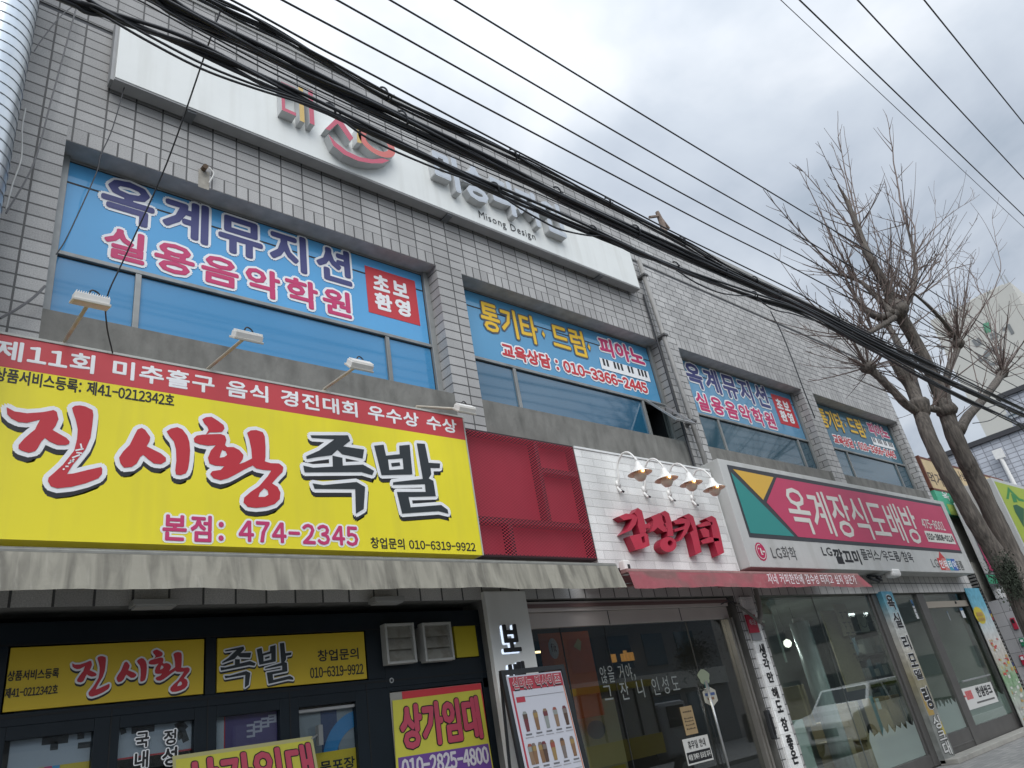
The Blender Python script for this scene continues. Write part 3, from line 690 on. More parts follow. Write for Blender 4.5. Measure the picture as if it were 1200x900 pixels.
WX0, WX1 = a1+.006, X_(830, 553, RY)+.03
WZ0, WZ1 = 3.36, Z_(760, 540, RY)
wf = thing('cafe_fascia', 'white brick-patterned fascia with raised red Hangul letters above the cafe', 'sign', ((WX0+WX1)/2, 0, WZ0))
wb = tile_mat('white_brick_cladding', .40, .118, .5, (.76, .76, .74), (.56, .55, .53), .0035)
part_box('cladding', wf, (WX0, WX1, RY, -.03, WZ0, WZ1), wb)
MB().box(WX0, WX1+.012, RY-.012, -.026, WZ1+.001, WZ1+.03).box(WX1+.001, WX1+.02, RY-.004, -.028, WZ0, WZ1).build('edge_trim', wf, white)
CY = RY-.12
C7 = lambda p: trace([(a*.97+8, b*.99) for a, b in p], 700, 570, 6, CY)
lr = mat('raised_letter_red', (.50, .028, .06), .4, var=.08, scale=6)
lrs = mat('raised_letter_red_side', (.36, .022, .05), .4, var=.08, scale=6)
cafe = [
 [(C7([(147, 213), (200, 192), (262, 200), (285, 222), (270, 270), (235, 312), (180, 335), (212, 300), (238, 250), (243, 230), (185, 240)]), lr),
  (C7([(262, 185), (285, 152), (315, 172), (330, 230), (340, 268), (368, 260), (378, 278), (368, 296), (343, 298), (345, 325), (302, 335), (286, 280), (285, 222), (275, 205)]), lr),
  (C7([(225, 352), (340, 328), (360, 345), (372, 420), (325, 440), (270, 450)]), lr, [C7([(310, 362), (322, 402), (340, 396), (332, 352)])])],
 [(C7([(378, 215), (440, 190), (462, 205), (464, 235), (490, 285), (500, 320), (470, 322), (440, 300), (430, 290), (400, 318), (375, 322), (395, 280), (397, 240)]), lr),
  (C7([(450, 192), (482, 172), (510, 190), (530, 250), (545, 350), (500, 355), (500, 300), (470, 270), (492, 258), (480, 215)]), lr),
  ([(p[0], p[1]) for p in C7([(506+60*math.cos(t), 412+54*math.sin(t)) for t in [math.tau*i/20 for i in range(20)]])], lr, [C7([(520+18*math.cos(t), 402+20*math.sin(t)) for t in [-math.tau*i/12 for i in range(12)]])])],
 [(C7([(540, 245), (600, 225), (660, 235), (665, 270), (640, 330), (600, 380), (572, 392), (605, 342), (622, 304), (555, 322), (552, 302), (626, 282), (627, 262), (560, 268)]), lr),
  (C7([(612, 212), (655, 192), (687, 212), (710, 290), (748, 465), (706, 486), (680, 380), (664, 330), (690, 312), (660, 240)]), lr)],
 [(C7([(710, 275), (780, 248), (825, 255), (826, 272), (735, 290)]), lr), (C7([(735, 305), (770, 294), (800, 310), (806, 358), (762, 362)]), lr),
  (C7([(742, 385), (800, 360), (872, 368), (876, 386), (755, 408)]), lr), (C7([(775, 228), (820, 208), (850, 225), (875, 300), (912, 470), (868, 492), (835, 380), (815, 262)]), lr)]]
for ps in cafe: raised('raised_letter', wf, ps, CY, .118, lrs)

# gooseneck lamps
gl_ = []
rim = [(750, 555), (781, 562), (810, 567), (837, 573)]
lab = ['first white gooseneck lamp from the red mesh panel, above the first red letter', 'second white gooseneck lamp from the red mesh panel on the white fascia', 'third white gooseneck lamp from the red mesh panel on the white fascia', 'white gooseneck lamp at the fascia’s right edge, beside the grey drain pipe']
GLY = -.62
def goose():
    c = at(*rim[0], GLY); t = thing('gooseneck_lamp', lab[0], 'lamp', (c[0], RY, c[2]), 'gooseneck lamps over the cafe letters')
    x, z = c[0], c[2]
    p = MB(); p.lathe([(0, -.012), (.055, -.012), (.05, -.03), (.0, -.034)], (x, RY+.01, z+.0), None, 16, 'Y'); p.build('wall_plate', t, lampwhite, smooth=True)
    a = MB(); a.tube(spline([(x, RY-.01, z), (x, RY-.05, z+.10), (x, RY-.08, z+.26), (x, RY-.2, z+.375), (x, GLY+.10, z+.35), (x, GLY+.01, z+.22), (x, GLY, z+.16)], 6), .014, None, 8); a.build('arm', t, lampwhite, smooth=True)
    s = MB(); s.lathe([(.02, .175), (.035, .165), (.05, .11), (.085, .055), (.165, .008), (.172, 0)], (x, GLY, z), lampwhite, 24)
    s.lathe([(.168, .001), (.08, .046), (.045, .10)], (x, GLY, z), mat('shade_inside', (.74, .62, .48), .5), 24); s.build('lamp_shade', t, smooth=True)
    b = MB(); b.lathe([(.0, -.115), (.05, -.098), (.085, -.05), (.088, -.01), (.06, .04), (.03, .075)], (x, GLY, z), mat('glass_globe', (.60, .50, .40), .12), 18); b.build('globe', t, smooth=True)
    f = MB(); f.lathe([(.0, -.02), (.018, 0), (.0, .02)], (x-.03, GLY-.085, z+.012), mat('warm_filament', (1.0, .62, .25), .5, emit=9), 8); f.build('bulb', t)
    k = MB(); k.tube([(x-.03, RY-.002, z-.05), (x-.02, RY-.05, z-.13)], .018, lampwhite, 8).tube([(x+.03, RY-.002, z-.08), (x+.035, RY-.05, z-.13)], .014, darkline, 8); k.build('junction', t)
    return t
g0 = goose()
for i in range(1, 4):
    c = at(*rim[i], GLY); r_ = g0.copy(); COL.objects.link(r_); r_.location = (c[0], RY, c[2]); r_['label'] = lab[i]
    for ch in g0.children:
        if ch.name.split('.')[0] in ('wall_plate', 'arm', 'lamp_shade', 'globe', 'bulb', 'junction'):
            q = ch.copy(); COL.objects.link(q); q.parent = r_

# ================================================================== AWNINGS
def awning(name, label, xa, xb, Yf, zt_, zb_, M, Mc, txt=None, sk=0.05):
    t = thing(name, label, 'awning', ((xa+xb)/2, -.1, zt_))
    c = MB(); c.box(xa-.02, xb+.0, Yf-.03, Yf+.06, zt_-.012, zt_+.03, Mc).tube([(xa, Yf-.012, zt_+.004), (xb, Yf-.012, zt_+.004)], .026, Mc, 10)
    c.build('front_rail', t)
    s = MB(); nx = 40
    V = []; F = []
    for i in range(nx+1):
        x = xa+(xb-xa)*i/nx
        V += [(x, Yf+.03, zt_+.031), (x, -.05, zt_+.07+.01*math.sin(i*.8)), (x, -.05, zt_+.076+.01*math.sin(i*.8)), (x, Yf+.03, zt_+.037)]
    for i in range(nx):
        a = i*4
        F += [(a, a+1, a+5, a+4), (a+2, a+3, a+7, a+6)]
    s.add(V, F, M); s.build('canopy', t)
    v = MB(); nx, nz = 150, 7; V = []; F = []; ph = rnd.random()*6
    def wave(u, k):
        d = k/nz
        return (.008*math.sin(u*5+ph)+.006*math.sin(u*17+1.3*ph)+.004*math.sin(u*41))*d
    def hem(u): return .008*math.sin(u*2.3+ph)+.004*math.sin(u*7)
    for k in range(nz+1):
        for i in range(nx+1):
            u = (xb-xa)*i/nx; x = xa+u; d = k/nz
            xe = x + sk*d*(1 if i > nx*.98 else 0)*0
            V.append((xa-(.0)+u+ (sk*d if i == nx else 0) , Yf-.035+wave(u, k)-.05*d, zt_-(zt_-zb_+hem(u))*d))
    for k in range(nz):
        for i in range(nx):
            a = k*(nx+1)+i; F.append((a, a+nx+1, a+nx+2, a+1))
    v.add(V, F, M); vo = v.build('valance', t, smooth=True)
    arm = MB()
    for q in (.12, .5, .88):
        x = xa+(xb-xa)*q; arm.tube([(x, -.02, zt_+.02), (x+.35, -.35, zt_), (x+.05, Yf+.05, zt_+.02)], .022, Mc, 6)
    arm.build('folding_arm', t)
    return t
def canvas(name, base, stain, amt, light, sc_=(7, 7, .9)):
    M = bpy.data.materials.new(name); M.use_nodes = True; t = M.node_tree; p = t.nodes['Principled BSDF']; l = t.links; p.inputs['Roughness'].default_value = .75
    geo = t.nodes.new('ShaderNodeNewGeometry')
    def ns(s, st, d=6):
        mp = t.nodes.new('ShaderNodeMapping'); mp.inputs['Scale'].default_value = st; l.new(geo.outputs['Position'], mp.inputs[0])
        n = t.nodes.new('ShaderNodeTexNoise'); n.inputs['Scale'].default_value = s; n.inputs['Detail'].default_value = d; n.inputs['Distortion'].default_value = .6; l.new(mp.outputs[0], n.inputs['Vector']); return n.outputs[0]
    def mr(o, a, b, c, d):
        r = t.nodes.new('ShaderNodeMapRange'); l.new(o, r.inputs[0])
        for i, v in enumerate((a, b, c, d)): r.inputs[i+1].default_value = v
        return r.outputs[0]
    k = t.nodes.new('ShaderNodeMix'); k.data_type = 'RGBA'; l.new(mr(ns(1, sc_), .40, .66, 0, amt), k.inputs[0]); k.inputs[6].default_value = (*base, 1); k.inputs[7].default_value = (*stain, 1)
    k2 = t.nodes.new('ShaderNodeMix'); k2.data_type = 'RGBA'; l.new(mr(ns(1.3, (sc_[0]*2.2, sc_[1], sc_[2]*1.8)), .58, .78, 0, .36), k2.inputs[0]); l.new(k.outputs[2], k2.inputs[6]); k2.inputs[7].default_value = (*light, 1)
    l.new(k2.outputs[2], p.inputs['Base Color'])
    b = t.nodes.new('ShaderNodeBump'); b.inputs['Strength'].default_value = .35; b.inputs['Distance'].default_value = .02; l.new(ns(6, (1, 1, 1), 4), b.inputs['Height']); l.new(b.outputs[0], p.inputs['Normal'])
    MATS[name] = M; return M
greyc = canvas('grimy_grey_canvas', (.29, .275, .225), (.115, .108, .088), .85, (.44, .42, .36), (9, 9, .8))
redc = canvas('faded_red_canvas', (.31, .078, .092), (.16, .095, .085), .8, (.38, .20, .195), (2.0, 4, 4))
AY = -.80
awning('awning', 'grimy grey canvas awning valance hanging below the yellow sign', -2.3, X_(719, 660, AY), AY, Z_(719, 664, AY), Z_(727, 691, AY), greyc, mat('awning_rail_grey', (.20, .20, .18), .6, var=.2, scale=10), None, .03)
xr0, xr1 = X_(734, 672, AY), X_(1003, 672, AY)
ra = awning('awning', 'faded red canvas awning valance with a line of white handwriting', xr0, xr1, AY, Z_(734, 669, AY)-.01, Z_(765, 690.5, AY), redc, mat('awning_rail_red', (.30, .16, .15), .55, var=.2, scale=10), None, .25)
zA, zB_ = Z_(900, 690, AY), Z_(900, 674, AY)
text(ra, '자네 커피한잔에 감수성 터지고 싶지 않은가', 0, 0, AY-.135, whitev, .0, None, .02, world=(X_(898, 682, AY-.1), X_(1002, 684, AY-.1), zA+.035, zA+.185))
# motion sensor between the awnings
ms_ = thing('security_sensor', 'small white wall sensor box between the grey and the red awning', 'sensor', at(736, 664, -.55))
q = at(736, 664, -.55); MB().box(q[0]-.06, q[0]+.06, -.55, -.45, q[2]-.09, q[2]+.09).build('housing', ms_, lampwhite, bevel=.02)
MB().box(q[0]-.005, q[0]+.035, -.556, -.551, q[2]-.03, q[2]+.03).build('lens', ms_, darkline); MB().box(q[0]-.02, q[0]+.02, -.45, -.03, q[2]-.02, q[2]+.02).build('bracket', ms_, darkline)

# ================================================================== DRAIN PIPE, SPIRAL DUCT
dp = thing('drain_pipe', 'grey downpipe running down the seam between the two window groups', 'pipe', (XS, -.1, 3.4))
MB().tube([(X_(750, 310, -.12), -.12, 9.35), (X_(860, 640, -.12), -.12, 3.3)], .043, None, 12).build('pipe', dp, pvc, smooth=True)
cl = MB()
for zq in (4.3, 6.0, 7.7, 9.0):
    tq = (9.35-zq)/(9.35-3.3); xq = X_(750, 310, -.12)*(1-tq)+X_(860, 640, -.12)*tq; cl.box(xq-.06, xq+.06, -.18, -.001, zq-.02, zq+.02)
cl.build('pipe_clip', dp, mat('dark_clip', (.1, .1, .1), .6))
MB().tube([(XS-.13, -.04, 3.6), (XS-.16, -.04, 8.6)], .02, rubber, 6).build('cable', dp)
dr = .27; dx_ = X_(22, 130, -.55)-dr*.98
du = thing('spiral_duct', 'silver spiral-seam ventilation duct climbing the wall at the left edge', 'duct', (dx_, -.55, 5))
MB().tube([(dx_, -.55, 4.9), (dx_, -.55, 12)], dr, None, 36, False).build('duct', du, galv, smooth=True)
hx = [(dx_+(dr+.001)*math.cos(a), -.55+(dr+.001)*math.sin(a), 4.95+.118*a/math.tau) for a in [i*math.tau/28 for i in range(int(28*7.0/.118))]]
MB().tube(hx, .006, mat('duct_seam', (.28, .30, .32), .4, .6), 4).build('seam', du)
MB().box(dx_-dr-.02, dx_+dr+.02, -.30, -.001, 6.2, 6.25).box(dx_-dr-.02, dx_+dr+.02, -.30, -.001, 9.2, 9.25).build('bracket', du, alu)
# ================================================================== LG SIGN
LGY = -.38
lx0, lx1, lz0, lz1 = X_(840.5, 537, LGY), X_(1142.5, 672, LGY), Z_(1142.5, 672, LGY), Z_(840.5, 537, LGY)
lg = thing('shop_sign', 'pink wallpaper-shop signboard with teal and yellow corner in a wide grey frame', 'sign', ((lx0+lx1)/2, 0, lz0))
cab = mat('pale_grey_cabinet', (.50, .505, .49), .5, var=.05, scale=3, dirt=(.33, .33, .30), dirt_amt=.45, dirt_scale=(4, 4, .6))
part_box('cabinet', lg, (lx0, lx1, LGY, -.02, lz0, lz1), cab, .012)
ix0, ix1 = X_(851.5, 544.5, LGY), X_(1127.5, 648.5, LGY); iz0, iz1 = Z_(1127, 648.5, LGY), Z_(851.5, 544.5, LGY)
dk = mat('dark_sign_border', (.045, .048, .055), .5)
MB().box(ix0, ix1, LGY-.003, LGY-.001, iz0, iz1).build('border', lg, dk)
bw = .075
p1 = X_(912, 559, LGY); p2 = X_(894, 586, LGY); zp2 = Z_(894, 587, LGY); xr = X_(934, 629, LGY)
panel_pink = mat('pink_sign_sheet', (.50, .05, .12), .45, var=.04, scale=2)
MB().poly([(p1-.35+.0, 0), ], LGY, None) if False else None
A = (ix0+bw, iz1-bw); B_ = (xr, iz0+bw)
q8 = lambda pts: trace(pts, 820, 520, 6, LGY-.004)
MB().poly(q8([(232, 178), (518, 236), (446, 396)]), LGY-.006, mat('amber_sign_sheet', (.66, .40, .06), .45)).build('yellow_triangle', lg)
MB().poly(q8([(218, 200), (666, 652), (356, 628)]), LGY-.006, mat('teal_sign_sheet', (.03, .25, .23), .45)).build('teal_triangle', lg)
tl_ = q8([(540, 238), (470, 412), (692, 655)])
xe = ix1-.05
MB().poly([tl_[0], tl_[1], tl_[2], (xe, iz0+.07), (xe, iz1-.07)], LGY-.006, panel_pink).build('pink_panel', lg)
wl = mat('offwhite_letter', (.66, .65, .60), .5)
zL0, zL1 = Z_(1000, 642, LGY), Z_(925, 570, LGY)
def lgtxt(s, px0, px1, pz, bold=.02, **k): pass
L6 = LGY-.008
text(lg, '옥계장식도배방', 0, 0, L6, wl, .012, None, -.03, world=(X_(925, 600, L6), X_(1079, 625, L6), Z_(962, 627, L6), Z_(930, 571, L6)))
text(lg, '475-8001', 0, 0, L6, wl, .02, None, .0, world=(X_(1079.5, 612, L6), X_(1107, 618, L6), Z_(1092, 620, L6), Z_(1081, 608, L6)))
x0, x1, z0, z1 = X_(1084, 625, L6), X_(1117, 630, L6), Z_(1090, 635, L6), Z_(1084, 622, L6)
MB().box(x0, x1, L6-.003, L6-.001, z0, z1, wl).build('phone_plate', lg)
text(lg, '010-3808-0114', 0, 0, L6-.003, black, .045, None, 0, world=(x0+.05, x1-.05, z0+.05, z1-.05))
text(lg, 'LG화학', 0, 0, LGY, mat('grey_print', (.09, .09, .09), .5), .015, None, 0, half=False, world=(X_(904, 648, LGY), X_(934, 652, LGY), Z_(920, 656, LGY), Z_(906, 639.5, LGY)))
text(lg, 'LG', 0, 0, LGY, black, .03, None, 0, half=False, world=(X_(963, 646, LGY), X_(975, 648, LGY), Z_(970, 651.5, LGY), Z_(964, 641, LGY)))
text(lg, '깔끄미', 0, 0, LGY, black, .05, None, 0, world=(X_(977, 650, LGY), X_(1008, 654, LGY), Z_(985, 661, LGY), Z_(978, 643, LGY)))
text(lg, '플러스/우드륨/참옥', 0, 0, LGY, black, .015, None, 0, world=(X_(1010, 652, LGY), X_(1071, 657, LGY), Z_(1035, 657.5, LGY), Z_(1012, 643, LGY)))
def disc(cx_, cz_, rx, rz, n=24): return [(cx_+rx*math.cos(math.tau*i/n), cz_+rz*math.sin(math.tau*i/n)) for i in range(n)]
c = at(891.5, 646.5, LGY); rad = (X_(898, 648, LGY)-X_(885.5, 645, LGY))/2
em = MB(); em.poly(disc(c[0], c[2], rad, rad), LGY-.004, mat('emblem_red', (.46, .02, .09), .45))
def arcband(mb, cx_, cz_, r, th, a0, a1, Y, M, n=18):
    o = [(cx_+(r+th)*math.cos(a0+(a1-a0)*i/n), cz_+(r+th)*math.sin(a0+(a1-a0)*i/n)) for i in range(n+1)]; i_ = [(cx_+r*math.cos(a0+(a1-a0)*i/n), cz_+r*math.sin(a0+(a1-a0)*i/n)) for i in range(n+1)]
    mb.poly(o+i_[::-1], Y, M)
arcband(em, c[0], c[2], rad*.74, rad*.09, R(75), R(360), LGY-.007, wl); em.box(c[0]-.012, c[0]+.022, LGY-.0075, LGY-.006, c[2]-rad*.34, c[2]+rad*.38, wl); em.box(c[0]+.024, c[0]+rad*.3, LGY-.0075, LGY-.006, c[2]-rad*.34, c[2]-rad*.24, wl); em.box(c[0]+rad*.28, c[0]+rad*.80, LGY-.0078, LGY-.0062, c[2]-.012, c[2]+.016, wl)
em.poly(disc(c[0]-rad*.34, c[2]+rad*.33, rad*.1, rad*.1, 10), LGY-.0075, wl); em.build('round_emblem', lg)
x0, x1, z0, z1 = X_(1100, 660, LGY), X_(1121, 662, LGY), Z_(1103, 668, LGY), Z_(1100, 654, LGY)
ww = (x1-x0)/4; bl = MB()
for i, cl_ in enumerate(((.55, .05, .05), (.60, .22, .20), (.05, .30, .40), (.05, .13, .42))):
    bl.box(x0+ww*i+.004, x0+ww*(i+1)-.004, LGY-.004, LGY-.001, z0, z1, mat('logo_square_%d' % i, cl_, .5))
bl.poly([(x0+ww*.5, z1+.002), (x0+ww*1.9, z1+.002), (x0+ww*1.2, z1+.16)], LGY-.004, MATS['logo_square_0']); bl.build('colour_squares', lg)
text(lg, '인테리어', 0, 0, LGY-.004, whitev, .04, None, .12, world=(x0+.04, x1-.04, z0+.04, z1-.04))
text(lg, 'LG', 0, 0, LGY, MATS['grey_print'], .01, None, 0, half=False, world=(X_(1091, 658, LGY), X_(1099.5, 660, LGY), Z_(1095, 665, LGY), Z_(1092, 655, LGY)))
text(lg, '필름', 0, 0, LGY, MATS['grey_print'], .02, None, 0, world=(X_(1120, 662, LGY), X_(1129, 664, LGY), Z_(1124, 668, LGY), Z_(1120, 657, LGY)))

# ================================================================== SHOPFRONT 1 (black)
F1 = .10
s1 = thing('shopfront', 'black metal shopfront with yellow transom panels below the grimy awning', 'shopfront', (2.6, F1, 0))
zt1 = 2.99
zy1, zy0 = Z_(240, 749, F1), Z_(240, 815, F1)
zd = Z_(227, 845.5, F1)                 # head of the door panes
zdb = .25
cols = [X_(5, 869, F1), X_(109, 861, F1), X_(139, 857, F1), X_(227, 846, F1), X_(253, 843, F1), X_(327, 835, F1), X_(352, 837, F1)-.02, X_(416, 830, F1), X_(459, 824, F1)-.02, X_(566, 815, F1)]
fb = MB(); xa, xb = -3.2, 5.298
fb.box(xa, xb, F1-.02, F1+.08, zy1+.01, zt1)          # head
yx = [(X_(6, 790, F1)-.0, X_(240, 780, F1)), (X_(252, 780, F1), X_(429, 770, F1))]
fb.box(xa, yx[0][0], F1-.02, F1+.08, zy0, zy1+.01).box(yx[0][1], yx[1][0], F1-.02, F1+.08, zy0, zy1+.01)
zl0 = Z_(500, 775, F1)
vx = [X_(447, 750, F1), X_(558, 750, F1)]
fb.box(yx[1][1], vx[0], F1-.02, F1+.08, zy0, zy1+.01).box(vx[1], xb, F1-.02, F1+.08, zd, zy1+.01)
fb.box(xa, vx[0], F1-.02, F1+.08, zd+.1, zy0).box(vx[0], vx[1], F1-.02, F1+.08, zd+.1, zl0)
fb.box(xa, xb, F1-.02, F1+.08, .02, zdb)
xs = [xa]+cols+[xb]
for i in range(0, len(xs), 2): fb.box(xs[i], xs[i+1], F1-.02, F1+.08, zdb, zd+.1)
for i in range(1, len(xs)-1, 2): fb.box(xs[i], xs[i+1], F1-.0199, F1+.0799, zd+(.012 if i != 9 else .06), zd+.1)
fb.build('frame', s1, darkframe, bevel=.004)
gr = MB()
for zq in (zd+.16, zt1-.16): gr.box(xa, xb, F1-.0235, F1-.0205, zq-.006, zq+.006)
for xq in (cols[1]+.11, cols[3]+.10, cols[5]+.09, cols[7]+.12): gr.box(xq-.005, xq+.005, F1-.0235, F1-.0205, zdb+.02, zd+.15)
gr.build('groove', s1, mat('groove_black', (.003, .004, .005), .7))
trn_y = mat('transom_yellow', (.62, .44, .02), .5, var=.06, scale=2)
for (a, b) in yx:
    MB().box(a+.012, b-.012, F1-.012, F1+.02, zy0+.012, zy1).build('transom_panel', s1, trn_y, bevel=.003)
TY = F1-.013
def remap(src, dst):
    (a0, a1, b0, b1), (c0, c1, d0, d1) = src, dst
    return lambda p: (c0+(p[0]-a0)/(a1-a0)*(c1-c0), d0+(p[1]-b0)/(b1-b0)*(d1-d0))
srcR = (X_(7, 550, SY), X_(332, 550, SY), Z_(250, 595, SY)+0, Z_(90, 475, SY))
allr = np.array([p for l in redpolys for p in l[0]]); sR = (allr[:, 0].min(), allr[:, 0].max(), allr[:, 1].min(), allr[:, 1].max())
allb = np.array([p for l in blackpolys for p in l[0]]); sB = (allb[:, 0].min(), allb[:, 0].max(), allb[:, 1].min(), allb[:, 1].max())
dR = (X_(83, 790, TY), X_(222, 790, TY), Z_(210, 810.5, TY), Z_(170, 762, TY)); dB = (X_(258, 780, TY), X_(343, 780, TY), Z_(300, 805, TY), Z_(300, 755, TY))
brush(s1, [(redpolys, brushred)], TY, remap(sR, dR), .014, (.002, -.016)); brush(s1, [(blackpolys, brushblk)], TY, remap(sB, dB), .012, (.002, -.015))
text(s1, '상품서비스등록', 0, 0, TY, black, .02, None, 0, world=(X_(9, 790, TY), X_(69, 790, TY), Z_(40, 796.5, TY), Z_(40, 784.5, TY)))
text(s1, '제41-0212342호', 0, 0, TY, black, .02, None, 0, world=(X_(6, 810, TY), X_(68, 806, TY), Z_(40, 816, TY), Z_(40, 804, TY)))
text(s1, '창업문의', 0, 0, TY, black, .02, None, 0, world=(X_(372, 768, TY), X_(420, 766, TY), Z_(395, 774, TY), Z_(395, 760.5, TY)))
text(s1, '010-6319-9922', 0, 0, TY, black, .02, None, 0, world=(X_(363, 785, TY), X_(426, 785, TY), Z_(395, 792.5, TY), Z_(395, 780, TY)))
shopglass = glass_mat('shop_glass', (.72, .78, .80), 1.0)
dkglass = glass_mat('dim_shop_glass', (.84, .88, .90), .9)
for i in range(0, len(cols)-1, 2):
    MB().box(cols[i], cols[i+1], F1+.02, F1+.028, zdb, zd+.012 if i != 8 else zd+.06).build('pane', s1, dkglass)
# door panel lock
MB().lathe([(.0, -.028), (.012, -.028), (.012, -.022)], (X_(457, 798, F1), F1, Z_(457, 798, F1)), darkline, 14, 'Y').lathe([(.014, -.022), (.014, -.032), (.024, -.032), (.024, -.021)], (X_(457, 798, F1), F1, Z_(457, 798, F1)), alu, 16, 'Y').build('lock', s1)
# vents
vg = mat('grubby_vent_plastic', (.30, .29, .25), .5, var=.15, scale=8, dirt=(.12, .1, .07), dirt_amt=.7, dirt_scale=(9, 9, 9))
def vent(p1, p2, label):
    x0, x1, z0, z1 = rect(p1, p2, F1-.10); t = thing('vent_box', label, 'vent', ((x0+x1)/2, F1, z0), 'vent boxes over the side door')
    f = MB(); q = .025
    f.box(x0, x0+q, F1-.11, F1+.06, z0, z1).box(x1-q, x1, F1-.11, F1+.06, z0, z1).box(x0+q, x1-q, F1-.11, F1+.06, z0, z0+q).box(x0+q, x1-q, F1-.11, F1+.06, z1-q, z1); f.build('frame', t, mat('vent_frame', (.42, .42, .39), .5, var=.1, scale=9), bevel=.004)
    l = MB()
    for i in range(3):
        za = z0+q+(z1-z0-2*q)*i/3; zb = z0+q+(z1-z0-2*q)*(i+1)/3
        A = [(x0+q, F1-.095, za), (x1-q, F1-.095, za), (x1-q, F1-.085, za), (x0+q, F1-.085, za)]; B = [(x0+q, F1-.05, zb+.01), (x1-q, F1-.05, zb+.01), (x1-q, F1-.04, zb+.01), (x0+q, F1-.04, zb+.01)]
        l.hexa(A, B)
    l.build('louvre', t, vg)
    return t
vent((450, 731), (489, 776), 'grubby louvred vent box over the side door, left of its twin')
vent((494, 730), (533, 773), 'grubby louvred vent box beside the small yellow panel')
x0, x1, z0, z1 = X_(532, 745, F1), X_(558, 745, F1), zl0, zy1
MB().box(vx[0], x0, F1+.03, F1+.05, zl0, zy1+.01, mat('dark_infill', (.02, .022, .024), .7)).box(x0, x1, F1-.01, F1+.03, z0+.01, z1+.01, mat('small_panel_yellow', (.52, .42, .01), .5)).build('infill_panel', s1)
# things behind the door panes: sheets drawn to imitate the reflected sign opposite
def poster(name, label, cat, x0, x1, z0, z1, Y, M, th=.006):
    t = thing(name, label, cat, ((x0+x1)/2, Y, z0)); MB().box(x0, x1, Y, Y+th, z0, z1).build('sheet', t, M); return t
grp = mat('reflected_sign_grey', (.38, .40, .43), .6, var=.04, scale=3)
PY = F1+.045
def strk(t, segs, Y, M, nm='print'):
    mb = MB()
    for a, b, wd in segs:
        p = at(*a, Y); q = at(*b, Y); dx, dz_ = q[0]-p[0], q[2]-p[2]; l_ = math.hypot(dx, dz_); nx, nz = -dz_/l_*wd/2, dx/l_*wd/2
        mb.poly([(p[0]+nx, p[2]+nz), (p[0]-nx, p[2]-nz), (q[0]-nx, q[2]-nz), (q[0]+nx, q[2]+nz)], Y-.003, M)
    return mb.build(nm, t)
pa = poster('poster', 'grey sheet with thick black strokes imitating a reflected sign behind the leftmost door pane', 'poster', X_(11, 880, PY), cols[1]+.15, .3, zd+.2, PY, grp)
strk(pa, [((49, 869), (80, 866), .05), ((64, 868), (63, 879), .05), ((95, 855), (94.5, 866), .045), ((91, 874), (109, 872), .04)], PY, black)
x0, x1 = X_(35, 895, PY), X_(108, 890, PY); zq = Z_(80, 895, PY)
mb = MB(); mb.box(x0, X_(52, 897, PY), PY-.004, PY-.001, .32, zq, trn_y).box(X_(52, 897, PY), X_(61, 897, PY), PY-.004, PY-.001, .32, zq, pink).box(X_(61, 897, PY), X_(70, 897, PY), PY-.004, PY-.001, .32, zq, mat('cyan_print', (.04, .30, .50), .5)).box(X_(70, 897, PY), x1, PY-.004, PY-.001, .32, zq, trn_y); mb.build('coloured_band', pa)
pb = poster('poster', 'grey sheet with black brush strokes imitating a reflected sign behind the pane lettered in white outline', 'poster', cols[2]-.1, cols[3]+.1, Z_(160, 888, PY), zd+.2, PY, grp)
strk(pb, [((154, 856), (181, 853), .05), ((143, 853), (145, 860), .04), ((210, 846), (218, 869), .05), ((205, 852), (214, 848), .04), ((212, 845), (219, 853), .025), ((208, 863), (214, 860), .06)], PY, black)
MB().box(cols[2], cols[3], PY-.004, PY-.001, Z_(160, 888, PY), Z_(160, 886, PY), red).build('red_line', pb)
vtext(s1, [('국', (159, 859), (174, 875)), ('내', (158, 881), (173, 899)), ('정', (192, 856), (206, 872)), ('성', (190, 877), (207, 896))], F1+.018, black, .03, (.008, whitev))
pc = poster('poster', 'dark purple sheet with ragged pale teeth imitating a reflected sign behind the third door pane', 'poster', X_(264, 850, PY), cols[5]+.1, .9, zd+.2, PY, mat('reflected_sign_purple', (.07, .045, .15), .5))
MB().box(X_(253, 850, PY)-.02, X_(262.5, 850, PY), PY, PY+.006, .9, zd+.2, mat('reflected_sign_pale', (.42, .44, .45), .6)).box(X_(262.6, 850, PY), X_(264, 850, PY)-.001, PY, PY+.006, .9, zd+.2, red).build('pale_edge', pc)
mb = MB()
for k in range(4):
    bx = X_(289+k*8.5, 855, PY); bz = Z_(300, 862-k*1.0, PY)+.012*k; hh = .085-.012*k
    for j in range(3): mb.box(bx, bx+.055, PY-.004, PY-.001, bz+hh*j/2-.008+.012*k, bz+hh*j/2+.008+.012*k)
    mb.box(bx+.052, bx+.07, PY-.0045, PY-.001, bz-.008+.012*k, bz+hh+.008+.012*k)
mb.build('print', pc, mat('reflected_sign_violet', (.42, .40, .45), .6))
pd = poster('poster', 'grey and navy sheet with a blue arc and yellow base imitating a reflected sign behind the rightmost door pane', 'poster', cols[6]-.1, cols[7]+.1, .5, zd-.015, PY, mat('reflected_sign_mid_grey', (.22, .24, .25), .6))
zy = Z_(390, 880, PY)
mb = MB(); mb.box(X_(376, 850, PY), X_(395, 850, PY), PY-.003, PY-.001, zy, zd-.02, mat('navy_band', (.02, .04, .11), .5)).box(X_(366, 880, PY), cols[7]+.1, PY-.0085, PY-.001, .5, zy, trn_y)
c = at(425, 880, PY); arcband(mb, c[0], c[2]-.05, .27, .13, R(60), R(180), PY-.006, mat('blue_arc', (.03, .20, .42), .5)); mb.build('print', pd)
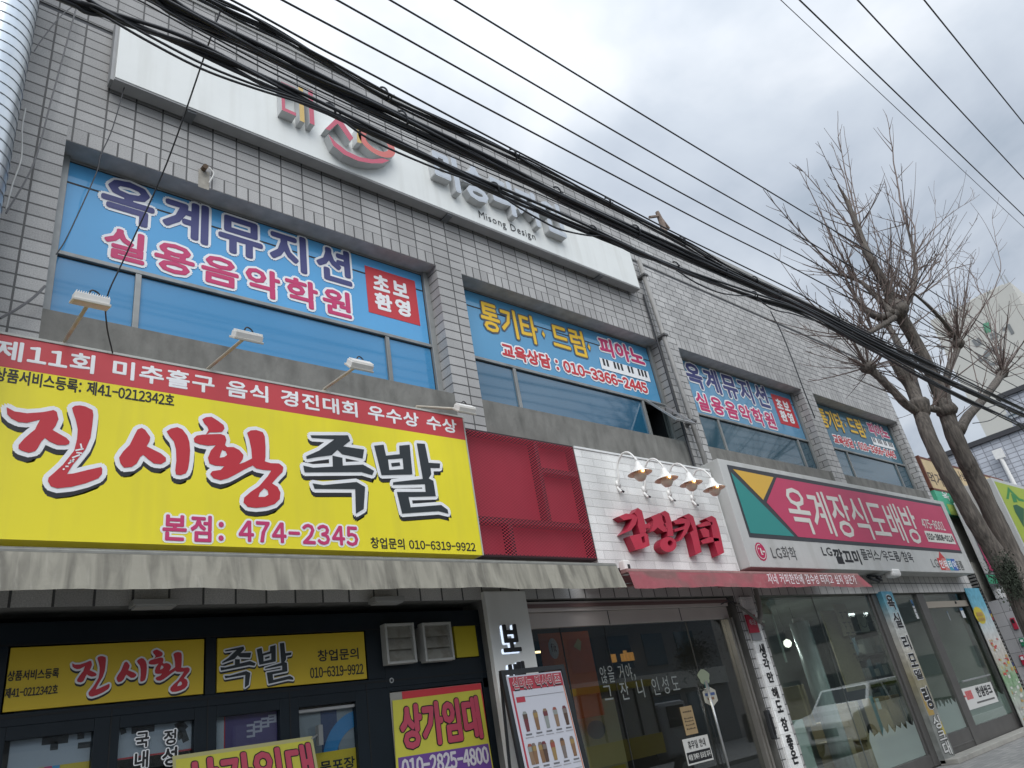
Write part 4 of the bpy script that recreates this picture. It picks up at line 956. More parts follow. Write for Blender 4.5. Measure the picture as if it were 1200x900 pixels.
MB().tube([(cols[6]-.1, PY-.03, zd-.02), (cols[7]+.1, PY-.03, zd-.02)], .016, alu, 8).build('roller', pd)
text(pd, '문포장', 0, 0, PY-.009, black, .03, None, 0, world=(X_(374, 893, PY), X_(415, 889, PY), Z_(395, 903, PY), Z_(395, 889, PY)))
# for-rent banners
fy, fp, fpu = mat('rent_banner_yellow', (.50, .47, .055), .5, var=.08, scale=4), mat('rent_letter_red', (.44, .06, .10), .5), mat('rent_purple', (.13, .055, .25), .5)
def banner_quad(name, label, P, Ys):
    """P: four photo points TL TR BR BL on depth Ys; returns the thing and a mapping from 0..1 to world"""
    W = [at(*p, y) for p, y in zip(P, Ys)]
    t = thing(name, label, 'banner', (W[0]+W[2])/2)
    f = lambda u, v: (W[3]*(1-u)+W[2]*u)*(1-v)+(W[0]*(1-u)+W[1]*u)*v
    return t, f
def bquad(mb, f, u0, u1, v0, v1, d, M, th=0.0):
    c = [f(u0, v0), f(u1, v0), f(u1, v1), f(u0, v1)]; n = np.array([0, -d, 0]); A = [p+n for p in c]
    mb.hexa([p+np.array([0, th, 0]) for p in A], A, M) if th else mb.quad(*A, M)
def btext(parent, f, s, u0, u1, v0, v1, d, M, bold=0.0, outline=None, name='lettering', track=0.0):
    V, F = layout(s, track); lo, hi = V.min(0), V.max(0); Vn = (V-lo)/(hi-lo)
    asp = np.linalg.norm(f(1, .5)-f(0, .5))/np.linalg.norm(f(.5, 1)-f(.5, 0))
    def lay(mb, r, d0, M):
        dirs = [(0, 0)]+([(r/asp*a, r*b) for a, b in DIRS[12]] if r else [])
        for k, (a, b) in enumerate(dirs):
            pts = [f(u0+x*(u1-u0)+a, v0+y*(v1-v0)+b)+np.array([0, -d0+k*.00012, 0]) for x, y in Vn]; mb.add(pts, F, M)
    mb = MB(); lay(mb, bold, d+.003, M); o = mb.build(name, parent)
    if outline: ob = MB(); lay(ob, bold+outline[0], d, outline[1]); ob.build('letter_outline', o)
    return o
r1, f1 = banner_quad('rent_banner', 'yellow for-rent banner with pink Hangul over the double doors, cut by the frame', [(202, 886), (366, 862.5), (377, 925), (205, 955)], [F1-.06]*4)
mb = MB(); bquad(mb, f1, 0, 1, 0, 1, 0, mat('rent_plastic_edge', (.40, .38, .18), .3), .004); bquad(mb, f1, .02, .975, 0.02, .93, .0015, fy); mb.build('sheet', r1)
btext(r1, f1, '상가임대', .07, .96, .12, .86, .005, fp, .026, (.02, black))
mb = MB(); q = f1(.99, .95); mb.tube([q, q+np.array([.10, .02, .04])], .008, alu, 6).box(q[0]+.06, q[0]+.10, F1-.08, F1-.02, q[2]-.06, q[2]+.10); mb.build('hanger', r1, mat('clear_tape', (.18, .19, .19), .3))
r2, f2 = banner_quad('rent_banner', 'yellow and purple for-rent banner with phone number on the side door', [(460, 821), (563, 808), (579, 905), (466, 925)], [F1-.045]*4)
mb = MB(); bquad(mb, f2, 0, 1, 0, 1, 0, fy, .006); bquad(mb, f2, 0.02, .985, .02, .34, .003, fpu); mb.build('sheet', r2)
btext(r2, f2, '상가임대', .07, .93, .43, .91, .005, fp, .020, (.014, black)); btext(r2, f2, '010-2825-4800', .05, .96, .12, .31, .006, mat('grey_digit', (.55, .53, .56), .5), .008)
bk = poster('backing_poster', 'red-topped poster behind the side door for-rent banner', 'poster', cols[8]-.01, cols[9]-.03, .8, zd+.05, F1-.030, mat('poster_backing', (.30, .29, .26), .5))
MB().box(X_(471, 813, F1-.03), cols[9]-.035, F1-.034, F1-.031, zd-.05, zd+.048, red).box(cols[9]-.07, cols[9]-.032, F1-.0345, F1-.0315, .9, zd-.052, red).build('red_print', bk)
# flat fluorescent fitting under the awning
for (p, lb) in (((182, 707), 'small white strip light on the tiles over the left yellow panel'), ((455, 703), 'small white strip light on the tiles left of the cafe pillar')):
    q = at(*p, -.12); t = thing('strip_light', lb, 'light fitting', q); MB().box(q[0]-.17, q[0]+.17, -.16, -.02, q[2]-.02, q[2]+.03).build('housing', t, mat('dull_white_plastic', (.36, .36, .34), .5), bevel=.006)
    MB().box(q[0]-.15, q[0]+.15, -.15, -.03, q[2]-.032, q[2]-.0205).build('diffuser', t, mat('dull_diffuser', (.45, .45, .43), .4))

# ================================================================== PILLAR WITH BACKLIT LETTERS
pl = thing('sign_pillar', 'pale metal-clad pillar with backlit black letters beside the cafe', 'pillar', (5.6, 0, 0))
part_box('cladding', pl, (5.303, 5.915, -.06, .30, 0, 3.16), mat('pale_metal_cladding', (.84, .84, .80), .5, var=.06, scale=2, dirt=(.6, .59, .55), dirt_amt=.4), .008)
PLY = -.10
led = mat('white_led_glow', (.75, .85, 1.0), .5, emit=.7)
def pletter(ch, p1, p2):
    x0, x1, z0, z1 = rect(p1, p2, PLY); V, F = layout(ch); lo, hi = V.min(0), V.max(0); V2 = (V-lo)/(hi-lo); V2 = np.column_stack([x0+V2[:, 0]*(x1-x0), z0+V2[:, 1]*(z1-z0)])
    mb = MB()
    spread_solid(mb, V2, F, PLY, .010, black, black, .022)
    o = mb.build('raised_letter', pl); g = MB(); spread(g, V2, F, -.064, .014, led, 12, (-.012, -.008)); g.build('glow_plate', o)
pletter('보', (588, 733), (611, 762)); pletter('배', (597, 777), (618, 803)); pletter('점', (602, 815), (622, 842)); pletter('문', (607, 855), (627, 880))

# ================================================================== MENU BOARD
mbP = [(585.5, 786), (659, 777.5), (692, 915), (613, 915)]
W_ = [at(585.5, 786, -.42), at(659, 777.5, -.42)]
mx0, mx1 = W_[0][0]+.0, W_[1][0]-.0; mzt = W_[0][2]
mbt = thing('menu_board', 'black-framed cafe menu board of drinks leaning before the pale pillar', 'menu board', ((mx0+mx1)/2, -.6, 0))
def mf(u, v):     # board plane leaning back: v 0 at foot, 1 at top
    return np.array([mx0+(mx1-mx0)*u, -.62+.20*v, .12+(mzt-.12)*v])
def mquad(mb, u0, u1, v0, v1, d, M): 
    c = [mf(u0, v0), mf(u1, v0), mf(u1, v1), mf(u0, v1)]; n = np.array([0, -d, 0]); mb.quad(*[p+n for p in c], M)
def mbox(mb, u0, u1, v0, v1, d0, d1, M):
    c = [mf(u0, v0), mf(u1, v0), mf(u1, v1), mf(u0, v1)]; mb.hexa([p+np.array([0, -d0, 0]) for p in c], [p+np.array([0, -d1, 0]) for p in c], M)
fr = MB(); mbox(fr, 0, .055, 0, 1, -.02, .02, None); mbox(fr, .945, 1, 0, 1, -.02, .02, None); mbox(fr, .055, .945, .978, 1, -.02, .02, None); mbox(fr, .055, .945, 0, .02, -.02, .02, None); fr.build('frame', mbt, mat('black_steel_frame', (.015, .018, .02), .4), bevel=.003)
lgx = MB()
for u in (.03, .97): p = mf(u, .99); lgx.tube([p+np.array([0, .03, 0]), (p[0], -.22, .0)], .016, None, 6)
lgx.tube([mf(.03, 0), mf(.03, 0)+np.array([0, 0, -.12])], .018, None, 6).tube([mf(.97, 0), mf(.97, 0)+np.array([0, 0, -.12])], .018, None, 6); lgx.build('leg', mbt, MATS['black_steel_frame'])
paper = mat('menu_paper', (.46, .47, .52), .5); mred = mat('menu_red', (.34, .03, .05), .5)
sh = MB(); mbox(sh, .06, .94, .02, .972, -.004, .004, paper); sh.build('sheet', mbt)
pr = MB(); mquad(pr, .10, .93, .905, .965, .006, mred); mquad(pr, .10, .125, .02, .905, .006, mred); mquad(pr, .915, .93, .02, .905, .006, mat('menu_orange', (.45, .14, .05), .5))
def cup(u, v, w_, h_, c1, c2, lidc):
    def P(a, b): p = mf(u+a*w_, v+b*h_); return p+np.array([0, -.007, 0])
    pr.add([P(-.36, 0), P(.36, 0), P(.47, .62), P(-.47, .62)], [(0, 1, 2, 3)], c1); pr.add([P(-.47, .62), P(.47, .62), P(.5, .86), P(-.5, .86)], [(0, 1, 2, 3)], c2); pr.add([P(-.5, .86), P(.5, .86), P(.28, 1.0), P(-.28, 1.0)], [(0, 1, 2, 3)], lidc)
drink = [mat('drink_%d' % i, c, .5) for i, c in enumerate(tuple(tuple(.6*v_ for v_ in t_) for t_ in (((.20, .05, .06), (.30, .17, .09), (.33, .22, .14), (.12, .07, .05), (.40, .27, .10), (.35, .38, .36), (.24, .20, .18), (.38, .10, .07)))))]
prt = mat('menu_text_grey', (.12, .12, .13), .5)
rows = [(.80, [(0,), (1,), (5,), (2,), (3,)]), (.665, [(2, 1), (1, 3), (4,), (6,), (1,)]), (.475, [(1, 7), (2,), (4,), (5,), (6,)]), (.33, [(0,), (2,), (1,), (4,), (3,)]), (.19, [(5,), (1,), (7,), (2,), (6,)])]
rr_ = random.Random(3)
for v, it in rows:
    for i, ks in enumerate(it):
        u = .225+i*.155
        for j, k in enumerate(ks):
            cup(u+(j-.5*(len(ks)-1))*.055, v-.072, .07, .085, drink[k], drink[(k+3) % 8], drink[(k+5) % 8])
        mquad(pr, u-.045, u+.045, v-.088, v-.081, .006, prt); mquad(pr, u-.06, u+.06, v-.099, v-.095, .006, mat('menu_text_pale', (.28, .28, .30), .5))
for v in (.865, .535):
    mquad(pr, .15, .28, v-.012, v+.012, .006, mred); mquad(pr, .28, .90, v+.008, v+.011, .006, mat('menu_rule', (.25, .25, .27), .5))
pr.build('menu_print', mbt)
V, F = layout('신메뉴 빅사이즈', 0); lo, hi = V.min(0), V.max(0); Vn = (V-lo)/(hi-lo)
def mtxt(r, d, M, dv=0, nm='lettering', par=mbt):
    mb = MB()
    for k, (a, b) in enumerate([(0, 0)]+([(r*a/2.6*2.4, r*b) for a, b in DIRS[12]] if r else [])):
        mb.add([mf(.14+x*.75+a, .915+y*.042+b+dv)+np.array([0, -d+k*.00012, 0]) for x, y in Vn], F, M)
    return mb.build(nm, par)
o = mtxt(.002, .014, mat('menu_title_red', (.40, .05, .07), .5)); mtxt(.006, .0115, mat('menu_title_white', (.5, .45, .46), .5), 0, 'letter_outline', o); mtxt(.008, .009, black, -.004, 'letter_shadow', o)

# ================================================================== CAFE FRONT
F2 = .12
cf = thing('shopfront', 'glass cafe front with a taupe metal header under the red awning', 'shopfront', (8, F2, 0))
taupe = mat('taupe_metal', (.58, .53, .50), .45, .2, var=.06, scale=3)
zh0 = Z_(700, 733, F2)
cxR = X_(873, 760, 0)
MB().box(5.925, cxR-.02, F2-.06, F2+.10, Z_(700, 716, F2), 3.06).box(5.925, cxR-.02, F2-.02, F2+.06, zh0, Z_(700, 716, F2)-.004).build('header', cf, taupe, bevel=.004)
MB().box(5.925, cxR-.02, F2-.075, F2-.061, 2.985, 3.03).build('header_trim', cf, mat('dusty_pink_trim', (.17, .105, .10), .5))
jn = MB()
for p in ((713, 730), (797, 725)): jn.box(X_(*p, F2)-.006, X_(*p, F2)+.006, F2-.024, F2-.021, zh0, Z_(700, 716, F2)-.006)
jn.build('joint', cf, darkline)
dX = X_(858, 760, F2)
MB().box(dX, dX+.05, F2-.07, F2+.06, .02, zh0-.001).box(dX+.062, dX+.10, F2-.09, F2+.06, .02, zh0-.001).box(dX+.108, dX+.15, F2-.06, F2+.06, .02, zh0-.001).build('door_frame', cf, mat('brushed_steel', (.36, .34, .31), .35, .7, var=.08, scale=6))
MB().box(5.925, dX, F2-.02, F2+.05, .02, .14).build('sill', cf, alu)
gx = [5.925, X_(664, 790, F2), X_(720, 790, F2), X_(806, 800, F2), dX]
gxs = [5.925, 6.55, X_(722, 800, F2), X_(830, 830, F2), dX]
for i in range(4): MB().box(gxs[i]+.003, gxs[i+1]-.003, F2, F2+.01, .14, zh0-.002).build('pane', cf, glass_mat('cafe_glass', (.70, .74, .76), 1.7) if 'cafe_glass' not in MATS else MATS['cafe_glass'])
sl = MB()
for x in gxs[1:4]: sl.box(x-.004, x+.004, F2-.003, F2+.013, .14, zh0-.003)
sl.build('glass_joint', cf, darkline)
xh = X_(840, 850, F2-.06); MB().tube([(xh, F2-.07, .75), (xh, F2-.07, 1.95)], .018, alu, 10).tube([(xh, F2-.07, .85), (xh, F2, .85)], .01, alu, 6).tube([(xh, F2-.07, 1.85), (xh, F2, 1.85)], .01, alu, 6).build('door_handle', cf, smooth=True)
wr = mat('white_marker_writing', (.22, .24, .23), .6)
text(cf, '않을 거야,', 0, 0, F2-.002, wr, .004, None, .1, world=(X_(703, 790, F2), X_(744, 790, F2), Z_(722, 800, F2), Z_(722, 779, F2)))
text(cf, '그 잔 니 인성도', 0, 0, F2-.002, wr, .004, None, .22, world=(X_(707, 812, F2), X_(795, 800, F2), Z_(750, 818, F2), Z_(750, 796, F2)))
def sticker(name, label, cat, p1, p2, Y, M, group=None):
    x0, x1, z0, z1 = rect(p1, p2, Y); t = thing(name, label, cat, ((x0+x1)/2, Y, z0), group); MB().box(x0, x1, Y-.006, Y-.003, z0, z1).build('sheet', t, M); return t, (x0, x1, z0, z1)
kr, b_ = sticker('paper_note', 'brown paper note taped to the dark cafe glass', 'note', (796, 829), (818, 859), F2, mat('kraft_paper', (.32, .23, .12), .7, var=.08, scale=8))
mb = MB(); rr_ = random.Random(5)
for j, v in enumerate((.78, .55, .45, .32, .18)):
    for i in range(5):
        u = .15+i*.15; mb.box(b_[0]+(b_[1]-b_[0])*u, b_[0]+(b_[1]-b_[0])*(u+.10), F2-.0085, F2-.0065, b_[2]+(b_[3]-b_[2])*v, b_[2]+(b_[3]-b_[2])*(v+.05*rr_.uniform(.5, 1.2)))
mb.build('writing', kr, mat('pen_brown', (.07, .05, .03), .6))
hp, b_ = sticker('notice_plate', 'white and black holiday notice plate low on the cafe glass', 'notice', (799, 867), (836, 890), F2, mat('plate_white', (.55, .55, .52), .5))
zm = b_[2]+(b_[3]-b_[2])*.48
MB().box(b_[0]+.02, b_[1]-.02, F2-.009, F2-.0065, b_[2]+.02, zm).build('black_field', hp, black)
text(hp, '휴무일 안내', 0, 0, F2-.0065, black, .02, None, .05, world=(b_[0]+.09, b_[1]-.09, zm+.03, b_[3]-.03)); text(hp, '매월 첫째주 일요일 휴무', 0, 0, F2-.0095, MATS['plate_white'], .02, None, 0, world=(b_[0]+.04, b_[1]-.04, b_[2]+.05, zm-.025))
hx = thing('hexagon_sticker', 'pale hexagonal sticker with blue print on the cafe door', 'sticker', at(832, 816, F2)); c = at(832, 816, F2); hh, hw = .135, .15
MB().poly([(c[0]-hw, c[2]-hh*.5), (c[0], c[2]-hh), (c[0]+hw, c[2]-hh*.5), (c[0]+hw, c[2]+hh*.5), (c[0], c[2]+hh), (c[0]-hw, c[2]+hh*.5)], F2-.006, mat('sticker_cream', (.46, .45, .38), .5), depth=.003).build('sheet', hx)
MB().box(c[0]-hw*.75, c[0]+hw*.75, F2-.009, F2-.0065, c[2]+.01, c[2]+.045, mat('sticker_blue', (.06, .10, .25), .5)).box(c[0]-hw*.5, c[0]+hw*.5, F2-.009, F2-.0065, c[2]-.045, c[2]-.012, mat('sticker_brown', (.22, .12, .07), .5)).build('print', hx)
st2 = thing('glass_sticker', 'small ragged green and cream sticker above the hexagonal one', 'sticker', at(826, 797, F2)); c = at(825, 795, F2)
MB().poly([(c[0]+.13*math.cos(a)*(1+.15*math.sin(5*a)), c[2]+.02+.10*math.sin(a)) for a in [math.tau*i/20 for i in range(20)]], F2-.006, mat('sticker_green_grey', (.28, .32, .22), .5), depth=.003).build('sheet', st2)
MB().poly([(c[0]-.03, c[2]-.14), (c[0]+.06, c[2]-.14), (c[0]+.05, c[2]-.05), (c[0]-.03, c[2]-.05)], F2-.0062, mat('sticker_teal', (.03, .16, .18), .5), depth=.003).build('tail', st2)
# inside the cafe
op_ = thing('hanging_banner', 'orange banner with a white oval badge inside the cafe window', 'banner', at(660, 765, .5))
ib = .55
x0, x1, zt_, zb_ = X_(634, 765, ib), X_(694, 765, ib), Z_(660, 741, ib), 1.75
MB().box(x0, x1, ib, ib+.006, zb_, zt_, mat('orange_banner', (.60, .13, .03), .6, var=.05, scale=2)).build('sheet', op_)
c = at(648.5, 760, ib); MB().poly(disc(c[0], c[2], .085, .125), ib-.004, mat('badge_white', (.55, .53, .52), .5)).build('badge', op_)
text(op_, 'fit', 0, 0, ib-.004, mat('badge_ink', (.06, .02, .03), .5), .01, None, 0, half=False, world=(c[0]-.04, c[0]+.045, c[2]-.04, c[2]+.06))
q = [at(*p, ib) for p in ((672, 758), (677, 748), (681, 752), (680, 763))]
MB().poly([(p[0], p[2]) for p in q], ib-.004, mat('banner_cream_mark', (.50, .45, .20), .5)).build('cream_mark', op_)
op2 = thing('poster_stand', 'yellow and cream standing poster low inside the cafe window', 'poster', (6.9, .9, 0))
x0, x1 = X_(664, 830, .8), X_(722, 830, .8)
MB().box(x0, x1, .8, .82, .3, 1.95, mat('cream_poster', (.36, .32, .16), .6, var=.06, scale=3)).build('sheet', op2); MB().box(x0+.05, x1-.05, .794, .798, .35, 1.15, mat('poster_yellow', (.42, .33, .03), .6)).build('yellow_field', op2); MB().poly(disc((x0+x1)/2, 1.6, .17, .11), .795, mat('poster_grey', (.17, .17, .15), .6)).build('oval', op2)
ls = thing('strip_lamp', 'thin warm strip lamp glowing inside the cafe', 'lamp', at(630, 764, 1.2)); q = at(630, 764, 1.2)
MB().box(q[0]-.5, q[0]+.45, 1.2, 1.24, q[2]-.012, q[2]+.012, mat('warm_strip', (1.0, .72, .35), .5, emit=2.5)).build('tube', ls)
ct = thing('counter', 'dark serving counter deep inside the cafe', 'counter', (8, 3, 0)); MB().box(6.4, 9.6, 2.6, 3.3, .02, 1.05).build('body', ct, mat('counter_dark', (.05, .045, .04), .5)); MB().box(6.35, 9.65, 2.55, 3.35, 1.051, 1.10).build('top', ct, mat('counter_top', (.12, .10, .09), .4))
sg = thing('menu_light', 'row of small lit amber and white letters inside the cafe', 'sign', at(745, 768, 2.2))
mb = MB()
for a, b, c_ in ((716, 723, 0), (728, 752, 0), (763, 786, 1), (817, 828, 0)):
    n = max(1, int((b-a)/4))
    for i in range(n):
        xx = X_(a+(b-a)*i/n, 768, 2.2); xw = X_(a+(b-a)*(i+.8)/n, 768, 2.2); zz = Z_(740, 774, 2.2); hgt = .16*rr_.uniform(.75, 1.1)
        mb.box(xx, xw, 2.2, 2.22, zz, zz+hgt, mat('amber_lit', (.85, .40, .08), .5, emit=.28) if not c_ else mat('white_lit', (.8, .82, .85), .5, emit=.22))
mb.build('letters', sg); MB().box(X_(710, 768, 2.25), X_(832, 768, 2.25), 2.23, 2.25, Z_(740, 776, 2.2), Z_(740, 758, 2.2), darkframe).build('backboard', sg)

# ================================================================== WHITE COLUMN
wc = thing('brick_column', 'narrow white brick column with black vertical brush writing beside the cafe door', 'column', (10.6, 0, 0))
cx0, cx1 = X_(873, 720, -.03), X_(895, 745, -.03)
part_box('cladding', wc, (cx0, cx1, -.03, .32, 0, 3.05), tile_mat('white_brick_column', .30, .16, .5, (.88, .88, .86), (.66, .66, .64), .003))
Q = lambda a, b: (830+a/4.09, 680+b/4.09)
vt = [('생', (232, 308), (268, 372)), ('각', (246, 380), (284, 428)), ('만', (274, 444), (303, 488)), ('해', (296, 518), (326, 566)), ('도', (318, 580), (346, 632)), ('참', (338, 664), (372, 722)), ('좋', (366, 748), (396, 812)), ('은', (384, 822), (418, 880))]
mb = MB(); cw_ = cx1-cx0
for ch, a_, b2 in vt:
    pa_, pb2 = Q(*a_), Q(*b2); z1, z0 = Z_(*pa_, -.031), Z_(*pb2, -.031); V, F = layout(ch); lo, hi = V.min(0), V.max(0); V2 = (V-lo)/(hi-lo)
    V2 = np.column_stack([cx0+cw_*.30+V2[:, 0]*cw_*.44, z0+V2[:, 1]*(z1-z0)]); spread(mb, V2, F, -.034, .008, black)
mb.build('lettering', wc)
rs = thing('security_plate', 'red security plate with white letters at the top of the white column', 'sign', at(880, 735, -.06))
x0, x1, z0, z1 = rect((873, 720.5), (890.5, 741), -.05)
MB().box(x0, x1, -.055, -.031, z0, z1).build('plate', rs, mat('plate_red', (.44, .02, .05), .4), bevel=.004)
text(rs, '에스원', 0, 0, -.056, mat('plate_letter', (.62, .55, .56), .5), .02, None, 0, world=(x0+.05, x1-.05, z0+(z1-z0)*.42, z0+(z1-z0)*.74))
MB().box(x0+.02, x1+.01, -.052, -.032, z0-.11, z0-.004).build('lower_plate', rs, mat('plate_grey', (.26, .27, .28), .4))
text(rs, 'SECOM', 0, 0, -.053, black, .0, None, 0, half=False, world=(x0+.06, x0+.28, z0-.085, z0-.035)) if False else None
hs = thing('flexible_hose', 'corrugated grey hose hanging over the red security plate', 'hose', at(887, 705, -.12))
hp_ = spline([at(885, 690, -.14), at(889, 705, -.14), at(891, 720, -.14), at(889.5, 729, -.16)], 24)
MB().tube(hp_, [.034+.006*(i % 2) for i in range(len(hp_))], mat('hose_grey', (.22, .21, .19), .6), 10).build('hose', hs); hb = [at(862, 707, -.16), at(874, 716, -.16), at(888, 727, -.16), at(896, 733, -.16)]
MB().tube(spline(hb, 6), .022, mat('taped_cable', (.14, .13, .12), .7, var=.3, scale=20), 8).tube(spline([at(845, 708, -.12), at(856, 704, -.14), at(866, 710, -.15)], 5), .008, rubber, 5).tube(spline([at(850, 699, -.12), at(860, 709, -.14), at(870, 712, -.15)], 5), .006, rubber, 5).build('cable', hs)
dl = thing('door_lock', 'black handle box on the edge of the white column', 'lock', at(902, 850, -.05)); q = at(902, 849, -.05); MB().box(q[0]-.05, q[0]+.03, -.10, -.031, q[2]-.19, q[2]+.19).build('housing', dl, darkline, bevel=.015); MB().box(q[0]-.03, q[0]+.01, -.112, -.101, q[2]-.13, q[2]+.13).build('grip', dl, black)

# ================================================================== SHOP 3 FRONT
F3 = .10
s3 = thing('shopfront', 'wide grey-framed glass showroom front beneath the pink signboard', 'shopfront', (15, F3, 0))
g3 = glass_mat('showroom_glass', (.84, .90, .87), 1.7)
frm = mat('brown_grey_aluminium', (.13, .125, .12), .45, .4, var=.1, scale=5)
xc0, xc1 = X_(1019, 700, F3), X_(1028, 690, F3)
xv0, xv1 = X_(1029, 687, -.05), X_(1041, 685, -.05)
xk0, xk1 = X_(1069, 692, F3), X_(1080, 700, F3)
xd1 = X_(1127, 695, F3)
zg = 3.075
mb = MB(); mb.box(10.863, xc0, F3-.03, F3+.05, .02, .22).box(xc0, xc1, F3-.05, F3+.06, .02, zg).box(xc0-.09, xc0-.02, F3-.02, F3+.05, .22, zg).box(xv1, xk0, F3-.03, F3+.05, .02, .42).box(xk0, xk1, F3-.05, F3+.06, .02, zg).box(xd1, xd1+.12, F3-.05, F3+.06, .02, zg).box(xc1, xv1+.02, F3+.0, F3+.06, .02, zg)
mb.box(xv1, xk0, F3-.04, F3+.05, .17, .20); mb.build('frame', s3, frm, bevel=.004)
ztr = Z_(1105, 708, F3)
MB().box(xk1, xd1, F3-.04, F3+.06, ztr-.075, ztr+.06).build('door_closer_rail', s3, mat('beige_rail', (.33, .29, .24), .5)); q = at(1120, 706, F3-.05); MB().lathe([(0, -.02), (.03, -.02), (.03, 0)], (q[0], F3-.04, q[2]), darkline, 10, 'Y').build('closer_pivot', s3)
gj = [10.863, X_(958, 720, F3), xc0-.09]
for i in range(2): MB().box(gj[i]+.003, gj[i+1]-.003, F3, F3+.01, .22, zg).build('pane', s3, g3)
MB().box(gj[1]-.005, gj[1]+.005, F3-.002, F3+.012, .22, zg).build('glass_joint', s3, mat('silicone_joint', (.12, .13, .12), .4))
MB().box(xv1+.02, xk0, F3, F3+.01, .42, zg).build('pane', s3, g3); MB().box(xk1, xd1, F3, F3+.01, ztr+.061, zg).build('pane', s3, g3)
dr = MB().box(xk1+.01, xd1-.01, F3-.005, F3+.012, .40, ztr-.08).build('door', s3, g3)
MB().box(xk1+.01, xd1-.01, F3-.02, F3+.035, .08, .399).build('bottom_rail', dr, frm); MB().tube([(xk1+.2, F3-.05, 1.23), (xd1-.6, F3-.05, 1.24)], .018, alu, 8).build('handle', dr)
def wavefrost(name, x0, x1, zb, zt_):
    mb = MB(); n = 26; pts = [(x0, zb)]+[(x0+(x1-x0)*i/n, zt_-.09+.17*abs(math.sin(i*.9))*(.4+.6*((i*7) % 5)/4)) for i in range(n+1)][::1]+[(x1, zb)]
    pts = [(x0, zb), (x1, zb)]+[(x0+(x1-x0)*i/n, zt_-.09+.17*abs(math.sin(i*.9))*(.4+.6*((i*7) % 5)/4)) for i in range(n, -1, -1)]
    mb.poly(pts, F3-.002, frost); return mb.build(name, s3)
frost = glass_mat('frosted_film', (.55, .64, .60), .6, .3)
def frostm():
    M = frost; t = M.node_tree; d = t.nodes.new('ShaderNodeBsdfDiffuse'); d.inputs[0].default_value = (.45, .53, .50, 1); mx_ = t.nodes.new('ShaderNodeMixShader'); mx_.inputs[0].default_value = .45
    o = t.nodes['Material Output']; src = o.inputs[0].links[0].from_socket; t.links.new(src, mx_.inputs[1]); t.links.new(d.outputs[0], mx_.inputs[2]); t.links.new(mx_.outputs[0], o.inputs[0])
frostm()
wavefrost('frosted_pattern', gj[1]+.3, xc0-.1, .23, .78); wavefrost('frosted_pattern', xv1+.03, xk0-.01, .43, .95); wavefrost('frosted_pattern', xk1+.02, xd1-.02, .41, .85)
# door sticker, notices
ds, b_ = sticker('door_sticker', 'white sink-maker sticker with black and red letters across the glass door', 'sticker', (1123.5, 808), (1170, 822), F3-.006, mat('sticker_white', (.62, .62, .60), .5))
hh = b_[3]-b_[2]; wd = b_[1]-b_[0]
bar_ = MB()
for i in range(7): bar_.box(b_[0]+wd*(.12+.028*i), b_[0]+wd*(.138+.028*i), F3-.0155, F3-.0125, b_[2]+hh*.45, b_[2]+hh*.85, red)
bar_.box(b_[0]+wd*.04, b_[0]+wd*.10, F3-.0155, F3-.0125, b_[2]+hh*.60, b_[2]+hh*.68, red).build('red_bars', ds)
text(ds, '한샘씽크', 0, 0, F3-.0125, black, .04, None, 0, world=(b_[0]+wd*.45, b_[1]-wd*.06, b_[2]+hh*.42, b_[3]-hh*.08)); text(ds, '만물 구하자인테리어 씽크점', 0, 0, F3-.0125, black, .0, None, 0, world=(b_[0]+wd*.33, b_[1]-wd*.08, b_[2]+hh*.12, b_[2]+hh*.34)) if False else MB().box(b_[0]+wd*.35, b_[1]-wd*.08, F3-.0155, F3-.0125, b_[2]+hh*.18, b_[2]+hh*.26, mat('tiny_print', (.12, .12, .12), .6)).build('small_print', ds)
n1_, b_ = sticker('notice_paper', 'white and blue notice paper beside the grey door post', 'notice', (1066, 703), (1077, 725), F3-.004, mat('notice_white', (.58, .60, .60), .5)); MB().box(b_[0], b_[1], F3-.0115, F3-.0105, b_[3]-.13, b_[3], mat('notice_blue', (.05, .14, .28), .5)).box(b_[0]+.08, b_[1]-.1, F3-.0115, F3-.0105, b_[2]+.28, b_[2]+.31, MATS['tiny_print']).box(b_[0]+.08, b_[1]-.13, F3-.0115, F3-.0105, b_[2]+.20, b_[2]+.225, MATS['tiny_print']).box(b_[0]+.1, b_[1]-.07, F3-.0115, F3-.0105, b_[2]+.12, b_[2]+.14, MATS['tiny_print']).build('print', n1_)
n2_, b_ = sticker('notice_paper', 'small white notice high on the right of the glass door', 'notice', (1124, 713), (1132, 724), F3-.008, MATS['notice_white']); MB().box(b_[0], b_[1], F3-.0165, F3-.0145, b_[3]-.05, b_[3], MATS['notice_blue']).build('print', n2_)
n3_, b_ = sticker('notice_paper', 'narrow pale notice strip near the top of the glass door’s middle', 'notice', (1109, 716), (1114, 727), F3-.008, mat('notice_pale', (.36, .40, .42), .5)); MB().box(b_[0], b_[1], F3-.0165, F3-.0145, b_[3]-.05, b_[3], MATS['notice_blue']).build('print', n3_)
lf, b_ = sticker('leaflet', 'creased grey-blue leaflet sheet taped inside the narrow showroom pane', 'leaflet', (1071, 777), (1087, 825), F3+.05, mat('leaflet_grey', (.36, .41, .44), .5, var=.2, scale=6))
mb = MB()
for i in range(6): mb.box(b_[0]+.05, b_[1]-.05-.1*(i % 3), F3+.040, F3+.0435, b_[2]+.08+.15*i, b_[2]+.10+.15*i)
mb.build('print', lf, mat('leaflet_print', (.16, .2, .24), .6))
